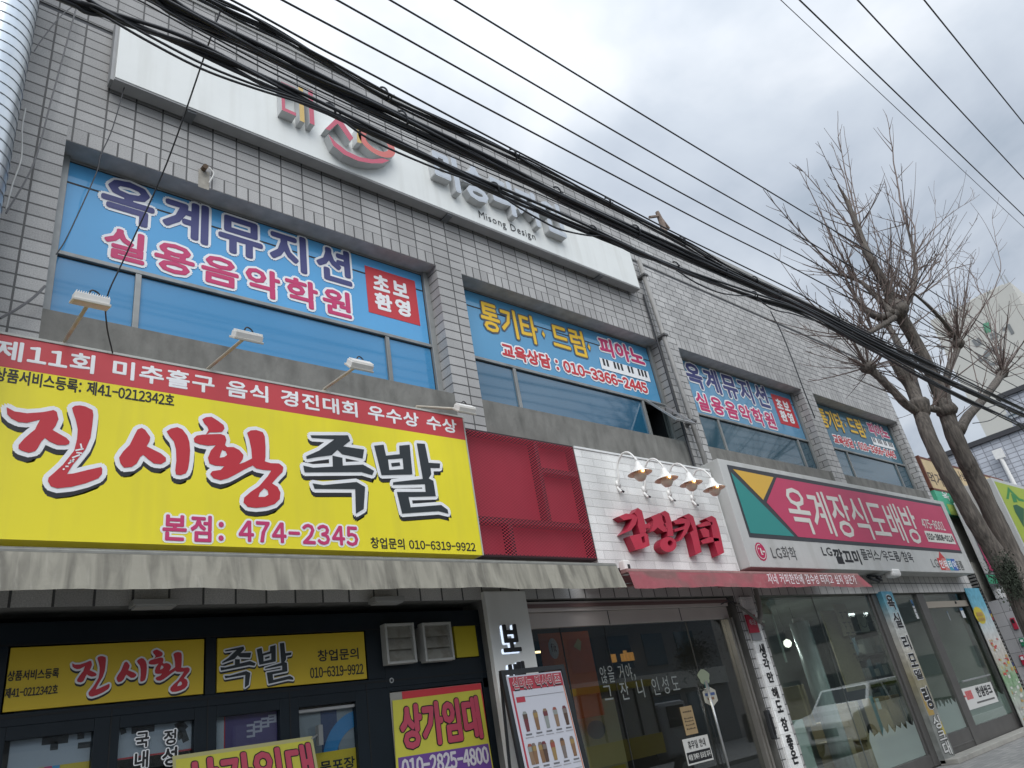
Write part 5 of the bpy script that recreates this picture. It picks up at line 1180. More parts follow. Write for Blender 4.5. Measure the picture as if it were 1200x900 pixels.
# vertical banners
def vgrad(name, cols_):   # printed scene on the banner: bands of colour along its height (world Z)
    M = bpy.data.materials.new(name); M.use_nodes = True; t = M.node_tree; l = t.links; p = t.nodes['Principled BSDF']; p.inputs['Roughness'].default_value = .5
    geo = t.nodes.new('ShaderNodeNewGeometry'); s = t.nodes.new('ShaderNodeSeparateXYZ'); l.new(geo.outputs['Position'], s.inputs[0])
    mp = t.nodes.new('ShaderNodeMapRange'); l.new(s.outputs[2], mp.inputs[0]); mp.inputs[1].default_value = 0; mp.inputs[2].default_value = 3.2
    rp_ = t.nodes.new('ShaderNodeValToRGB'); l.new(mp.outputs[0], rp_.inputs[0])
    el = rp_.color_ramp.elements; el[0].position = cols_[0][0]; el[0].color = (*cols_[0][1], 1); el[1].position = cols_[-1][0]; el[1].color = (*cols_[-1][1], 1)
    for pos, c in cols_[1:-1]: e_ = el.new(pos); e_.color = (*c, 1)
    n = t.nodes.new('ShaderNodeTexNoise'); n.inputs['Scale'].default_value = 9; n.inputs['Detail'].default_value = 4; l.new(geo.outputs['Position'], n.inputs['Vector'])
    r = t.nodes.new('ShaderNodeMapRange'); l.new(n.outputs[0], r.inputs[0]); r.inputs[1].default_value = .3; r.inputs[2].default_value = .7; r.inputs[3].default_value = .8; r.inputs[4].default_value = 1.2
    v = t.nodes.new('ShaderNodeVectorMath'); v.operation = 'SCALE'; l.new(rp_.outputs[0], v.inputs[0]); l.new(r.outputs[0], v.inputs['Scale']); l.new(v.outputs[0], p.inputs['Base Color']); MATS[name] = M; return M
vb = thing('vertical_sign', 'tall narrow blue-to-grey vertical sign lettered down the showroom post', 'sign', ((xv0+xv1)/2, -.05, 0))
part_box('panel', vb, (xv0, xv1, -.06, F3-.055, .03, 3.10), vgrad('post_sign_print', [(0, (.22, .23, .22)), (.25, (.24, .25, .23)), (.45, (.30, .27, .17)), (.62, (.50, .48, .42)), (.78, (.50, .52, .50)), (.90, (.13, .34, .42)), (1, (.08, .30, .46))]))
V6 = lambda a, b: (1020+a/7.5, 680+b/7.5); V7 = lambda a, b: (1050+a/7.5, 780+b/7.5)
def vcol(parent, chars, x0, x1, Y, M, bold, outline=None):
    mb = MB(); ob = MB()
    for ch, pt, pb_ in chars:
        z1, z0 = Z_(*pt, Y), Z_(*pb_, Y); V, F = layout(ch); lo, hi = V.min(0), V.max(0); r = bold*(z1-z0)
        V2 = (V-lo)/(hi-lo); V2 = np.column_stack([x0+r+V2[:, 0]*(x1-x0-2*r), z0+r+V2[:, 1]*(z1-z0-2*r)])
        spread(mb, V2, F, Y-(.007 if outline else .003), r, M)
        if outline: spread(ob, V2, F, Y-.0035, r+outline[0], outline[1], 12)
    o = mb.build('lettering', parent)
    if outline: ob.build('letter_outline', o)
pw_ = xv1-xv0; l0, l1 = xv0+pw_*.20, xv0+pw_*.84
vcol(vb, [('욕', V6(160, 128), V6(200, 262)), ('실', V6(222, 283), V6(262, 418)), ('리', V6(290, 485), V6(325, 615)), ('모', V6(345, 645), V6(385, 762))], l0, l1, -.061, black, .035, (.010, whitev))
vcol(vb, [('델', V6(390, 785), V7(205, 120)), ('링', V7(225, 190), V7(290, 390))], l0, l1, -.061, black, .035, (.012, whitev))
vcol(vb, [('싱', V7(320, 445), V7(365, 560)), ('크', V7(375, 575), V7(410, 655)), ('대', V7(415, 668), V7(462, 790))], l0, l1, -.061, mat('post_letter_white', (.62, .62, .60), .5), .035, (.012, black))
MB().box(xv0+.05, xv1-.2, -.0625, -.0605, Z_(1085, 840, -.06), Z_(1080, 812, -.06), mat('post_photo_tan', (.42, .28, .08), .5)).box(xv1-.22, xv1-.04, -.0625, -.0605, Z_(1103, 862, -.06), Z_(1100, 846, -.06), mat('post_photo_yellow', (.5, .42, .08), .5)).build('printed_photo', vb)
xb0, xb1 = X_(1128, 690, F3-.08), X_(1142, 684, F3-.08)
vb2 = thing('vertical_sign', 'tall colourful vertical banner with a yellow disc at the building’s right corner', 'sign', ((xb0+xb1)/2, F3-.1, 0))
MB().box(xb0, xb1, F3-.125, F3-.108, .03, 3.16).build('panel', vb2, vgrad('corner_banner_print', [(0, (.42, .43, .40)), (.16, (.40, .42, .38)), (.34, (.22, .36, .20)), (.46, (.45, .42, .36)), (.60, (.52, .50, .47)), (.74, (.42, .50, .52)), (.86, (.13, .36, .46)), (1, (.10, .33, .45))]))
BY = F3-.127
c = at(1148, 721, BY); MB().poly(disc(c[0], c[2], .33, .20), BY-.002, mat('disc_yellow', (.55, .45, .04), .5)).build('yellow_disc', vb2); 
mb = MB(); rb = random.Random(11)
bc = [mat('banner_spot_%d' % i, c_, .5) for i, c_ in enumerate(((.45, .07, .06), (.5, .42, .06), (.6, .6, .56), (.22, .36, .20), (.45, .28, .10), (.30, .30, .28)))]
for k in range(90):
    z = rb.uniform(.2, 2.0); x = xb0+.06+rb.random()*(xb1-xb0-.2); w2 = rb.uniform(.05, .16); h2 = rb.uniform(.02, .075)
    sel = [0, 4, 2] if z > 1.55 else ([1, 4, 0] if z > 1.15 else ([3, 2, 3] if z > .8 else [4, 2, 3, 5])); d_ = -.0022-k*.00008
    mb.quad((x, BY+d_, z), (x+w2, BY+d_, z), (x+w2, BY+d_, z+h2), (x, BY+d_, z+h2), bc[rb.choice(sel)])
for k in range(6): mb.quad((c[0]-.2+.07*k, BY-.016, c[2]-.02), (c[0]-.15+.07*k, BY-.016, c[2]-.02), (c[0]-.15+.07*k, BY-.016, c[2]+.07), (c[0]-.2+.07*k, BY-.016, c[2]+.07), bc[4]); mb.quad((c[0]-.2+.07*k, BY-.016, c[2]-.13), (c[0]-.16+.07*k, BY-.016, c[2]-.13), (c[0]-.16+.07*k, BY-.016, c[2]-.05), (c[0]-.2+.07*k, BY-.016, c[2]-.05), bc[4])
mb.build('printed_pictures', vb2)
# white wall light below the sign
q = at(1046, 672, -.3); wl_ = thing('wall_light', 'white domed wall light under the pink signboard', 'light fitting', q)
MB().box(q[0]-.19, q[0]+.19, -.40, -.20, q[2]-.08, q[2]+.08, lampwhite).build('dome', wl_, bevel=.045); MB().box(q[0]-.04, q[0]+.04, -.3, .0, q[2]+.02, q[2]+.06).build('bracket', wl_, darkline)
q = at(1027, 677, -.2); jb = thing('cable_tangle', 'dark tangle of cable beside the white wall light', 'cable', q); mb = MB(); rq = random.Random(2)
mb.tube(spline([(q[0]-.3+rq.uniform(0, .6), -.2+rq.uniform(-.1, .1), q[2]+rq.uniform(-.07, .07)) for i in range(16)], 5), .02, rubber, 5); mb.build('coil', jb)
# doorstep
tag(MB().box(xv0, xd1+.2, -.28, F3-.06, 0, .09).build('doorstep', None, mat('doorstep_stone', (.34, .33, .30), .8, var=.15, scale=5), bevel=.01), 'worn stone doorstep below the showroom door', 'step')
# showroom contents
def sbox(name, label, cat, x0, x1, y0, y1, z0, z1, M, extra=None, group=None):
    t = thing(name, label, cat, ((x0+x1)/2, (y0+y1)/2, z0), group); MB().box(x0, x1, y0, y1, z0, z1).build('body', t, M, bevel=.006)
    if extra: extra(t, x0, x1, y0, y1, z0, z1)
    return t
card = mat('cardboard', (.36, .27, .16), .75, var=.1, scale=4); wood = mat('wood_grain_sample', (.24, .20, .13), .6, var=.35, scale=3, stretch=(6, 6, 30))
def tape(t, x0, x1, y0, y1, z0, z1): MB().box((x0+x1)/2-.03, (x0+x1)/2+.03, y0-.003, y0-.001, z0, z1, mat('tape_tan', (.25, .18, .10), .4)).build('tape', t)
def marks(t, x0, x1, y0, y1, z0, z1):
    mb = MB(); n = 7
    for i in range(n): zc = z1-.12-(z1-z0-.24)*i/n; mb.box(x0+(x1-x0)*.35, x0+(x1-x0)*.62, y0-.003, y0-.001, zc-.045, zc+.02)
    mb.build('print', t, mat('box_print', (.05, .045, .04), .6))
def px_rect(p1, p2, Y): return rect(p1, p2, Y)
bx = [((935, 803), (957, 850), .9, 'narrow pale cardboard carton deepest in the showroom stack', tape), ((1001, 822), (1020, 866), .55, 'cardboard carton leaning left of the teal panel', marks), ((1036, 815), (1052, 862), .55, 'tall cardboard carton right of the teal panel with printed side', marks), ((1053, 813), (1066, 860), .55, 'tall pale carton at the right end of the carton row', marks), ((985, 868), (1012, 905), .55, 'low wide cardboard carton at the front of the stack', tape), ((1012, 862), (1040, 905), .62, 'low cardboard carton under the teal panel', tape), ((975, 845), (1000, 880), .95, 'brown carton behind the front stack', tape)]
for p1, p2, Y, lb, ex in bx:
    x0, x1, z0, z1 = rect(p1, p2, Y); sbox('cardboard_box', lb, 'box', x0, x1, Y, Y+.45, max(z0, .03), z1, card, ex, 'cartons in the showroom window')
x0, x1, z0, z1 = rect((1022, 815), (1036, 862), .5); sbox('teal_panel', 'teal board standing among the cartons in the showroom', 'board', x0, x1, .5, .53, max(z0, .05), z1, mat('teal_board', (.02, .16, .19), .5), lambda t, a, b, c, d, e, f: MB().box(a+.05, a+.2, c-.004, c-.001, f-.25, f-.06, mat('board_paper', (.6, .62, .6), .5)).build('paper', t))
def rects(name, label, cat, p1, p2, Y, M, th=.03, deco=None):
    x0, x1, z0, z1 = rect(p1, p2, Y); return sbox(name, label, cat, x0, x1, Y, Y+th, max(z0, .03), min(z1, 3.05), M, deco)
rects('white_board', 'tall pale green-white board at the showroom’s left side', 'board', (899, 698), (922, 776), .35, mat('pale_board', (.48, .54, .48), .6))
def glyphs(t, x0, x1, y0, y1, z0, z1):
    mb = MB(); rg = random.Random(9)
    for c_ in range(2):
        for i in range(5):
            zz = z1-.15-i*.2; xx = x0+.1+c_*(x1-x0)*.45; mb.box(xx, xx+(x1-x0)*.3, y0-.004, y0-.001, zz-.03, zz-.005); mb.box(xx+.05, xx+(x1-x0)*.22, y0-.004, y0-.001, zz-.11, zz-.085); mb.box(xx+(x1-x0)*.12, xx+(x1-x0)*.16, y0-.0045, y0-.001, zz-.15, zz)
    mb.build('print', t, mat('sample_print', (.05, .05, .045), .6))
rects('wallpaper_sample', 'tan wallpaper sample board with dark characters, hanging', 'sample board', (972, 694), (1003, 744), .75, mat('tan_sample', (.30, .26, .19), .6, var=.12, scale=5), .03, glyphs)
rects('wallpaper_sample', 'speckled brown wallpaper sample filling the showroom’s right wall', 'sample board', (962, 716), (1018, 806), .85, wood)
def arc_smile(t, a, b, c, e, f):
    mb = MB(); cx_, cz_ = (a+b)/2, (e+f)/2; arcband(mb, cx_, cz_+.05, .16, .02, R(200), R(340), c-.003, MATS['sample_print']); mb.box(cx_-.25, cx_-.22, c-.004, c-.001, cz_, cz_+.2, MATS['sample_print']).box(cx_+.2, cx_+.23, c-.004, c-.001, cz_-.05, cz_+.2, MATS['sample_print']); mb.build('print', t)
rects('wallpaper_sample', 'pale sketched wallpaper sample beside the dark post', 'sample board', (1002, 716), (1020, 740), .72, mat('pale_sample', (.36, .33, .27), .6), .02, lambda t, a, b, c, d, e, f: arc_smile(t, a, b, c, e, f))
rl = thing('wallpaper_roll', 'tall plastic-wrapped wallpaper roll standing in the showroom', 'roll', at(945, 800, .6))
q0, q1 = at(936, 736, .6), at(955, 815, .6); MB().tube([(q0[0]+.06, .6, 2.72), (q0[0]+.06, .6, .05)], .17, mat('plastic_wrap_grey', (.34, .38, .38), .25, var=.3, scale=5, stretch=(2, 2, .4)), 16).build('roll', rl, smooth=True); MB().tube([(q0[0]+.06, .6, 2.73), (q0[0]+.06, .6, 2.80)], .10, mat('roll_core', (.3, .28, .25), .6), 12).build('core', rl)
for i, (p, lb) in enumerate((((923, 754), 'round glowing bulb in the showroom, left of its twin'), ((938, 752), 'round glowing bulb in the showroom beside the wrapped roll'))):
    q = at(*p, 1.0); t = thing('pendant_bulb', lb, 'bulb', q, 'showroom pendant bulbs'); MB().lathe([(0, -.075), (.05, -.055), (.075, 0), (.055, .05), (0, .08)], q, mat('bulb_white', (1, .96, .88), .5, emit=1.6), 16).build('globe', t, smooth=True); MB().tube([(q[0], q[1], q[2]+.07), (q[0], q[1], 3.06)], .006, rubber, 5).build('flex', t)
rects('showroom_cabinet', 'pale glass-fronted cabinet with notices low at the showroom’s left', 'cabinet', (925, 846), (960, 905), .4, mat('pale_cabinet', (.36, .42, .40), .5), .3)
tb = thing('tube_light', 'white ceiling tube light seen through the narrow showroom pane', 'light fitting', at(1052, 694, 1.0)); q = at(1052, 694, 1.0); MB().box(q[0]-.35, q[0]+.35, .96, 1.04, q[2]-.015, q[2]+.015, mat('tube_white', (.9, .95, 1), .5, emit=2.0)).build('tube', tb); MB().box(q[0]-.38, q[0]+.38, .95, 1.05, q[2]+.016, q[2]+.06, lampwhite).build('housing', tb)
dk3 = thing('shelf_unit', 'dark shelf rack of goods behind the glass door', 'shelf', (18.5, 2, 0)); mb = MB(); x0, x1 = xk1-.4, xd1+.6
for z in (.1, .6, 1.1, 1.6, 2.1, 2.6): mb.box(x0, x1, 1.8, 2.3, z, z+.03)
for x in (x0, (x0+x1)/2, x1-.04): mb.box(x, x+.04, 1.79, 2.31, .02, 2.85)
mb.build('frame', dk3, mat('shelf_dark', (.03, .032, .034), .5)); mb = MB(); rs_ = random.Random(4)
for z in (.13, .63, 1.13, 1.63, 2.13):
    x = x0+.06
    while x < x1-.3: w2 = rs_.uniform(.12, .35); mb.box(x, x+w2, 1.85, 2.2, z+.002, z+rs_.uniform(.15, .4), mat('goods_%d' % rs_.randint(0, 4), [(.08, .09, .09), (.15, .15, .14), (.05, .08, .10), (.2, .2, .19), (.11, .09, .07)][len(mb.v) % 5], .5)); x += w2+.03
mb.build('goods', dk3)

# ================================================================== NEIGHBOUR AT RIGHT
nb = thing('neighbour_building', 'low cream neighbour building with shop signs past the tiled corner', 'building', (26, 0, 0))
cream = mat('cream_render', (.42, .41, .37), .8, var=.1, scale=1.5)
NX0 = XR+.12; zN = 6.3
stx1 = 22.25
mb = MB(); mb.box(NX0, 30.5, .35, 8, 3.9, zN, cream).box(stx1, 30.5, .22, 8, 0, 3.898, cream).box(22.2, 30.5, -.62, .218, 0, 2.86, tile_mat('white_wall_tile', .32, .32, 0, (.42, .42, .43), (.18, .18, .18), .006)); mb.build('wall', nb)
MB().box(NX0-.02, 30.6, .28, 8, zN+.002, zN+.10).build('roof', nb, mat('dark_roof_edge', (.05, .05, .05), .7))
# slatted side wall
sw = thing('slatted_wall', 'dark slatted side wall with painted blue, yellow and red stripes beside the corner banner', 'wall', (22.2, .3, 0))
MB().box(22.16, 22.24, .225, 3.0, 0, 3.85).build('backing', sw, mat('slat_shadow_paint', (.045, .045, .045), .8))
slat_l = mat('slat_grey', (.20, .20, .195), .7, var=.15, scale=6); paint3 = [mat('slat_blue', (.05, .07, .22), .6), mat('slat_yellow', (.50, .35, .07), .6), mat('slat_red', (.38, .06, .07), .6)]
mb = MB(); zs_ = .03
while zs_ < 3.8:
    M = slat_l; hgt = .045
    for zc_ in (2.55, 1.25):
        for q_ in range(3):
            if abs(zs_+.02-(zc_+.085*(1-q_))) < .0425: M = paint3[q_]; hgt = .075
    mb.box(22.10, 22.158, .225, 3.0, zs_, zs_+hgt, M); zs_ += .085
mb.build('slat', sw)
def neighbour_sign(name, label, x0, x1, Yf, Yb, z0, z1, Mface, Mcab, b=.08):
    t = thing(name, label, 'sign', ((x0+x1)/2, Yb, z0)); MB().box(x0, x1, Yf, Yb, z0, z1).build('cabinet', t, Mcab, bevel=.01); MB().box(x0+b, x1-b, Yf-.004, Yf-.001, z0+b, z1-b).build('face', t, Mface); return t
by = .20
x0, z1 = X_(1078, 537, by), Z_(1078, 537, by); zm = Z_(1095, 572, by); z0 = Z_(1115, 603, by)
bs = thing('banner_sign', 'beige wooden-look shop sign over a green banner right of the tiled corner', 'sign', (x0, by, z0))
MB().box(x0, 29, by, .34, zm, z1).build('beige_panel', bs, mat('beige_sign', (.56, .43, .24), .6, var=.15, scale=3, stretch=(4, 1, .5)))
MB().box(x0, 29, by-.01, .338, zm-.06, zm-.002).box(x0-.08, x0-.002, by-.01, .339, zm, z1+.08).box(x0, 29, by-.01, .339, z1+.002, z1+.06).build('frame', bs, mat('rust_frame', (.16, .06, .04), .6))
MB().box(x0, 29, by, .337, z0, zm-.062).build('green_panel', bs, mat('mint_green_sign', (.08, .42, .26), .5)); MB().box(x0+.5, 29, by-.006, by-.002, z0, z0+(zm-z0)*.42, mat('lime_print', (.35, .45, .10), .5)).build('lime_print', bs)
brn = mat('brown_letter', (.06, .035, .03), .6)
text(bs, '먹거리', 0, 0, by, brn, .02, None, .0, world=(X_(1088, 558, by), X_(1112, 566, by), Z_(1095, 568, by), Z_(1090, 553, by)))
text(bs, '나눔', 0, 0, by, brn, .02, None, .0, world=(X_(1121, 558, by), X_(1134, 562, by), Z_(1127, 563, by), Z_(1122, 552, by)))
text(bs, '옥', 0, 0, by, whitev, .02, None, .0, world=(X_(1104, 580, by), X_(1112, 582, by), Z_(1108, 586, by), Z_(1104, 575, by)))
# white cabinet sign with pink panel
wy = -.14
x0, x1 = 22.2, 27.5; z1, z0 = 5.46, 2.865
ps = thing('cabinet_sign', 'white cabinet sign with a magenta panel showing behind the tree trunks', 'sign', (x0, -.1, z0))
MB().box(x0, x1, wy, .0, z0, z1).build('cabinet', ps, mat('white_cabinet', (.55, .55, .55), .5, var=.04, scale=2), bevel=.02)
xm = X_(1135, 615, wy); zmg0, zmg1 = Z_(1157, 671, wy), Z_(1130, 608, wy)
MB().box(xm, x1-.3, wy-.006, wy-.001, zmg0, zmg1, dk).box(xm+.06, x1-.36, wy-.010, wy-.0065, zmg0+.05, zmg1-.05, mat('magenta_panel', (.36, .02, .09), .5)).build('magenta_panel', ps)
xm2 = X_(1156, 678, wy); MB().box(xm2, x1-.3, wy-.006, wy-.001, Z_(1162, 688, wy), zmg0-.02, dk).box(xm2+.05, x1-.4, wy-.010, wy-.0065, Z_(1160, 684, wy), zmg0-.06, mat('green_panel', (.02, .25, .13), .5)).build('green_panel', ps)
vtext(ps, [('피', (1146, 606), (1154, 619)), ('자', (1150, 622), (1160, 634)), ('점', (1156, 637), (1167, 651))], wy-.010, whitev, .03)
# lime sign
ly = -.9
lx = X_(1163, 563, ly); z1, z0 = Z_(1163, 560, ly), Z_(1200, 690, ly)-.4
gs = thing('lime_sign', 'lime green shop sign with a green house drawing at the right edge', 'sign', (lx, -.2, z0))
MB().box(lx, 33, ly, .0, z0, z1).build('cabinet', gs, mat('sign_side_grey', (.50, .51, .50), .5, var=.05, scale=3), bevel=.01); MB().box(lx+.12, 32.9, ly-.006, ly-.001, z0+.1, z1-.10).build('face', gs, mat('lime_sheet', (.34, .43, .045), .5, var=.05, scale=2))
dg = mat('deep_green_print', (.03, .22, .05), .5); H = lambda a, b: tuple(at(1060+a/8.18, 530+b/8.18, ly-.01)[[0, 2]])
mb = MB(); mb.poly([H(975, 445), H(985, 395), H(990, 330), H(1100, 440), H(1145, 455), H(1145, 475), H(1095, 465), H(1010, 375), H(1000, 450)], ly-.009, dg).poly([H(1020, 395), H(1065, 425), H(1085, 480), H(1045, 480)], ly-.0095, dg)
mb.poly([H(1040, 510), H(1075, 500), H(1145, 540), H(1145, 720), H(1100, 640), H(1060, 570)], ly-.009, mat('dark_green_print', (.015, .10, .04), .5)); mb.build('house_drawing', gs)
MB().box(lx-.55, lx-.05, -.3, .0, z0+.2, z1-.05).build('side_box', gs, mat('beige_box', (.36, .35, .33), .6))
# small wall signs on the tiled neighbour wall
for (p1, p2, c_, lb) in (((1186, 724), (1194, 737), (.40, .02, .05), 'small red and black wall sign on white tiles by the stairs'), ((1196, 748), (1203, 757), (.02, .20, .10), 'small green emblem plate on the white tile wall'), ((1196, 768), (1204, 779), (.45, .02, .05), 'small round red plate lowest on the white tile wall')):
    a_, b2 = atx(*p1, 22.17), atx(*p2, 22.17); y0, y1 = sorted((a_[1], b2[1])); z0, z1 = sorted((a_[2], b2[2])); y1 = max(y1, y0+.1); t = thing('wall_plate', lb, 'plate', (22.17, y0, z0)); MB().box(22.16, 22.199, y0, y1, z0, z1).build('plate', t, mat('plate_col_%d' % int(c_[0]*100+p1[1]), c_, .5), bevel=.008); MB().box(22.153, 22.159, y0+.02, y1-.02, z0+(z1-z0)*.55, z1-.03, black if c_[1] < .1 and p1[1] < 740 else whitev).build('print', t)

# grey tiled building across the side street, apartment tower behind
def blk(name, label, boxes, cat='building'):
    t = thing(name, label, cat, (boxes[0][0], boxes[0][2], 0)); return t
gt = tile_mat('pale_grey_facing_tile', .42, .22, 0, (.50, .52, .57), (.27, .28, .31), .022)
gb = thing('grey_tile_building', 'pale grey tiled building with dark roof edges at the right', 'building', (40, 0, 0))
MB().box(40, 52, -3, 16, -.1, 10.75).build('wall', gb, gt)
rfd = mat('dark_coping', (.045, .045, .05), .6)
MB().box(39.85, 52, -3, 16, 10.751, 10.98).build('roof', gb, rfd)
yb1 = atx(1170, 465, 40.6)[1]
MB().box(40.6, 52, -3, yb1, 10.981, 12.6).build('upper_wall', gb, gt); MB().box(40.45, 52, -3, yb1+.12, 12.601, 12.82).build('upper_roof', gb, rfd)
def xwin(parent, p1, p2, X, d=.1):
    a = atx(*p1, X); b = atx(*p2, X); y0, y1 = sorted((a[1], b[1])); z0, z1 = sorted((a[2], b[2]))
    f = MB(); f.box(X-.08, X-.01, y0, y0+.1, z0, z1).box(X-.08, X-.01, y1-.1, y1, z0, z1).box(X-.08, X-.01, y0+.1, y1-.1, z1-.1, z1).box(X-.08, X-.01, y0+.1, y1-.1, z0, z0+.1); o = f.build('window', parent, alu)
    MB().box(X-.03, X-.015, y0+.1, y1-.1, z0+.1, z1-.1).build('pane', o, lowg3); return o
xwin(gb, (1200, 478), (1181, 505-12), 40.6); xwin(gb, (1178, 573), (1158, 590), 40)
pf = atx(1172, 535, 39.7)
vp_ = MB(); vp_.tube([(39.7, pf[1], pf[2]), (39.7, pf[1]-.05, pf[2]-3.2)], .09, lampwhite, 10).box(39.6, 39.8, pf[1]-.2, pf[1]+.2, pf[2]-.1, pf[2]+.35, lampwhite); vp_.build('flue', gb)
ap = thing('apartment_tower', 'tall cream apartment tower with a faded wall emblem behind the tree', 'building', (70, 2, 0))
apm = mat('cream_tower_paint', (.57, .56, .51), .8, var=.03, scale=.3)
MB().box(70, 96, 2.4, 9.2, 0, 29.6).build('wall', ap, apm)
MB().box(69.97, 96, 2.37, 9.23, 0, 12.9, mat('tower_base_paint', (.60, .59, .54), .8)).build('lower_wall', ap)
MB().box(72, 75, 3.2, 6, 29.6, 30.5, apm).tube([(70.3, 2.8, 29.6), (70.3, 2.8, 30.8)], .06, alu, 6).tube([(71.5, 2.7, 29.6), (71.5, 2.7, 31)], .06, alu, 6).build('roof_plant', ap)
wm_ = MB()
for fl_ in range(9):
    for c_ in range(5): wm_.box(73+c_*4.4, 75.6+c_*4.4, 2.36, 2.395, 2.2+fl_*3.0, 3.9+fl_*3.0)
wm_.build('window', ap, mat('tower_window', (.09, .11, .12), .2))
oz = atx(1196, 447, 70); MB().box(70.2, 96, 2.30, 2.395, oz[2]-2.0, oz[2]+.2, mat('orange_band', (.58, .33, .12), .7)).build('orange_band', ap)
ec = atx(1165, 417, 70); em = MB(); n = 22
for i in range(n):
    a, b = math.tau*i/n, math.tau*(i+1)/n; g = mat('emblem_grey', (.20, .21, .21), .7)
    em.quad((69.96, ec[1]+.62*math.cos(a), ec[2]+.62*math.sin(a)), (69.96, ec[1]+.62*math.cos(b), ec[2]+.62*math.sin(b)), (69.96, ec[1]+.82*math.cos(b), ec[2]+.82*math.sin(b)), (69.96, ec[1]+.82*math.cos(a), ec[2]+.82*math.sin(a)), g)
def estroke(a, b, w_, M):
    p, q = atx(*a, 69.96), atx(*b, 69.96); d = q-p; l_ = np.linalg.norm(d[1:]); ny, nz = -d[2]/l_*w_/2, d[1]/l_*w_/2
    em.quad((69.955, p[1]+ny, p[2]+nz), (69.955, p[1]-ny, p[2]-nz), (69.955, q[1]-ny, q[2]-nz), (69.955, q[1]+ny, q[2]+nz), M)
for a, b, w_ in (((1152, 422), (1162, 411), .22), ((1147, 416), (1150, 424), .22), ((1140, 398), (1146, 406), .25), ((1146, 396), (1149, 404), .25), ((1160, 393), (1168, 390), .25), ((1161, 397), (1170, 394), .2), ((1175, 386), (1180, 384), .25), ((1181, 380), (1187, 391), .25), ((1098, 405), (1106, 409), .25)): estroke(a, b, w_, MATS['emblem_grey'])
estroke((1153, 385), (1160, 383), .9, mat('emblem_leaf', (.12, .36, .22), .7)); em.build('wall_emblem', ap)
cb = thing('cream_block', 'plain cream low block between the trunk and the grey tiled building', 'building', (46, 10, 0)); MB().box(44, 60, 16.2, 26, 0, 13.5).build('wall', cb, apm); MB().box(43.9, 60, 16.1, 26, 13.501, 13.7).build('roof', cb, rfd)

# opposite side of the street: what the shop glass reflects
def opp(x0, x1, h, M, label):
    t = thing('street_building', label, 'building', ((x0+x1)/2, -18, 0)); MB().box(x0, x1, -27, -17.6, 0, h).build('wall', t, M); MB().box(x0-.1, x1+.1, -27, -17.5, h+.001, h+.2).build('roof', t, rfd)
    wb_ = MB(); k = int((x1-x0)/2.6)
    for i in range(k):
        xx = x0+.6+i*2.6
        for z in [3.9+3*j for j in range(int((h-4.6)/3)+1)]:
            if z+1.6 < h: wb_.box(xx, xx+1.6, -17.61, -17.57, z, z+1.5)
        wb_.box(xx-.2, xx+1.9, -17.61, -17.57, .3, 2.5)
    wb_.build('window', t, lowg3); MB().box(x0+.2, x1-.2, -17.62, -17.35, 2.7, 3.5).build('sign', t, mat('opposite_sign', (.55, .55, .52), .5)); return t
opp(-16, -3, 6.5, mat('opp_brick', (.20, .12, .09), .8), 'brown brick building across the street from the shops')
opp(-2.8, 9, 5.4, mat('opp_grey', (.26, .26, .26), .8), 'low grey building across the street from the shops')
opp(9.4, 21, 6.6, mat('opp_tan', (.30, .27, .22), .8), 'tan three-storey building across the street from the shops')
opp(21.4, 36, 8.0, mat('opp_dark', (.18, .19, .20), .8), 'dark grey building across the street from the shops')
fb_ = thing('street_building', 'unseen grey building added to keep bright sky out of the door reflection', 'building', (50, -12, 0)); MB().box(48, 60, -26, -6.5, 0, 9.5).build('wall', fb_, mat('opp_stone', (.20, .195, .185), .8, var=.15, scale=1)); MB().box(47.9, 60, -26.1, -6.4, 9.501, 9.7).build('roof', fb_, rfd)  # added out of view to darken what the showroom door reflects
wb2 = MB()
for yy in range(6):
    for zz in range(3): wb2.box(47.95, 47.99, -24.5+yy*3, -23.3+yy*3, 1.2+zz*3, 2.3+zz*3)
wb2.build('window', fb_, mat('distant_window', (.06, .07, .075), .3))
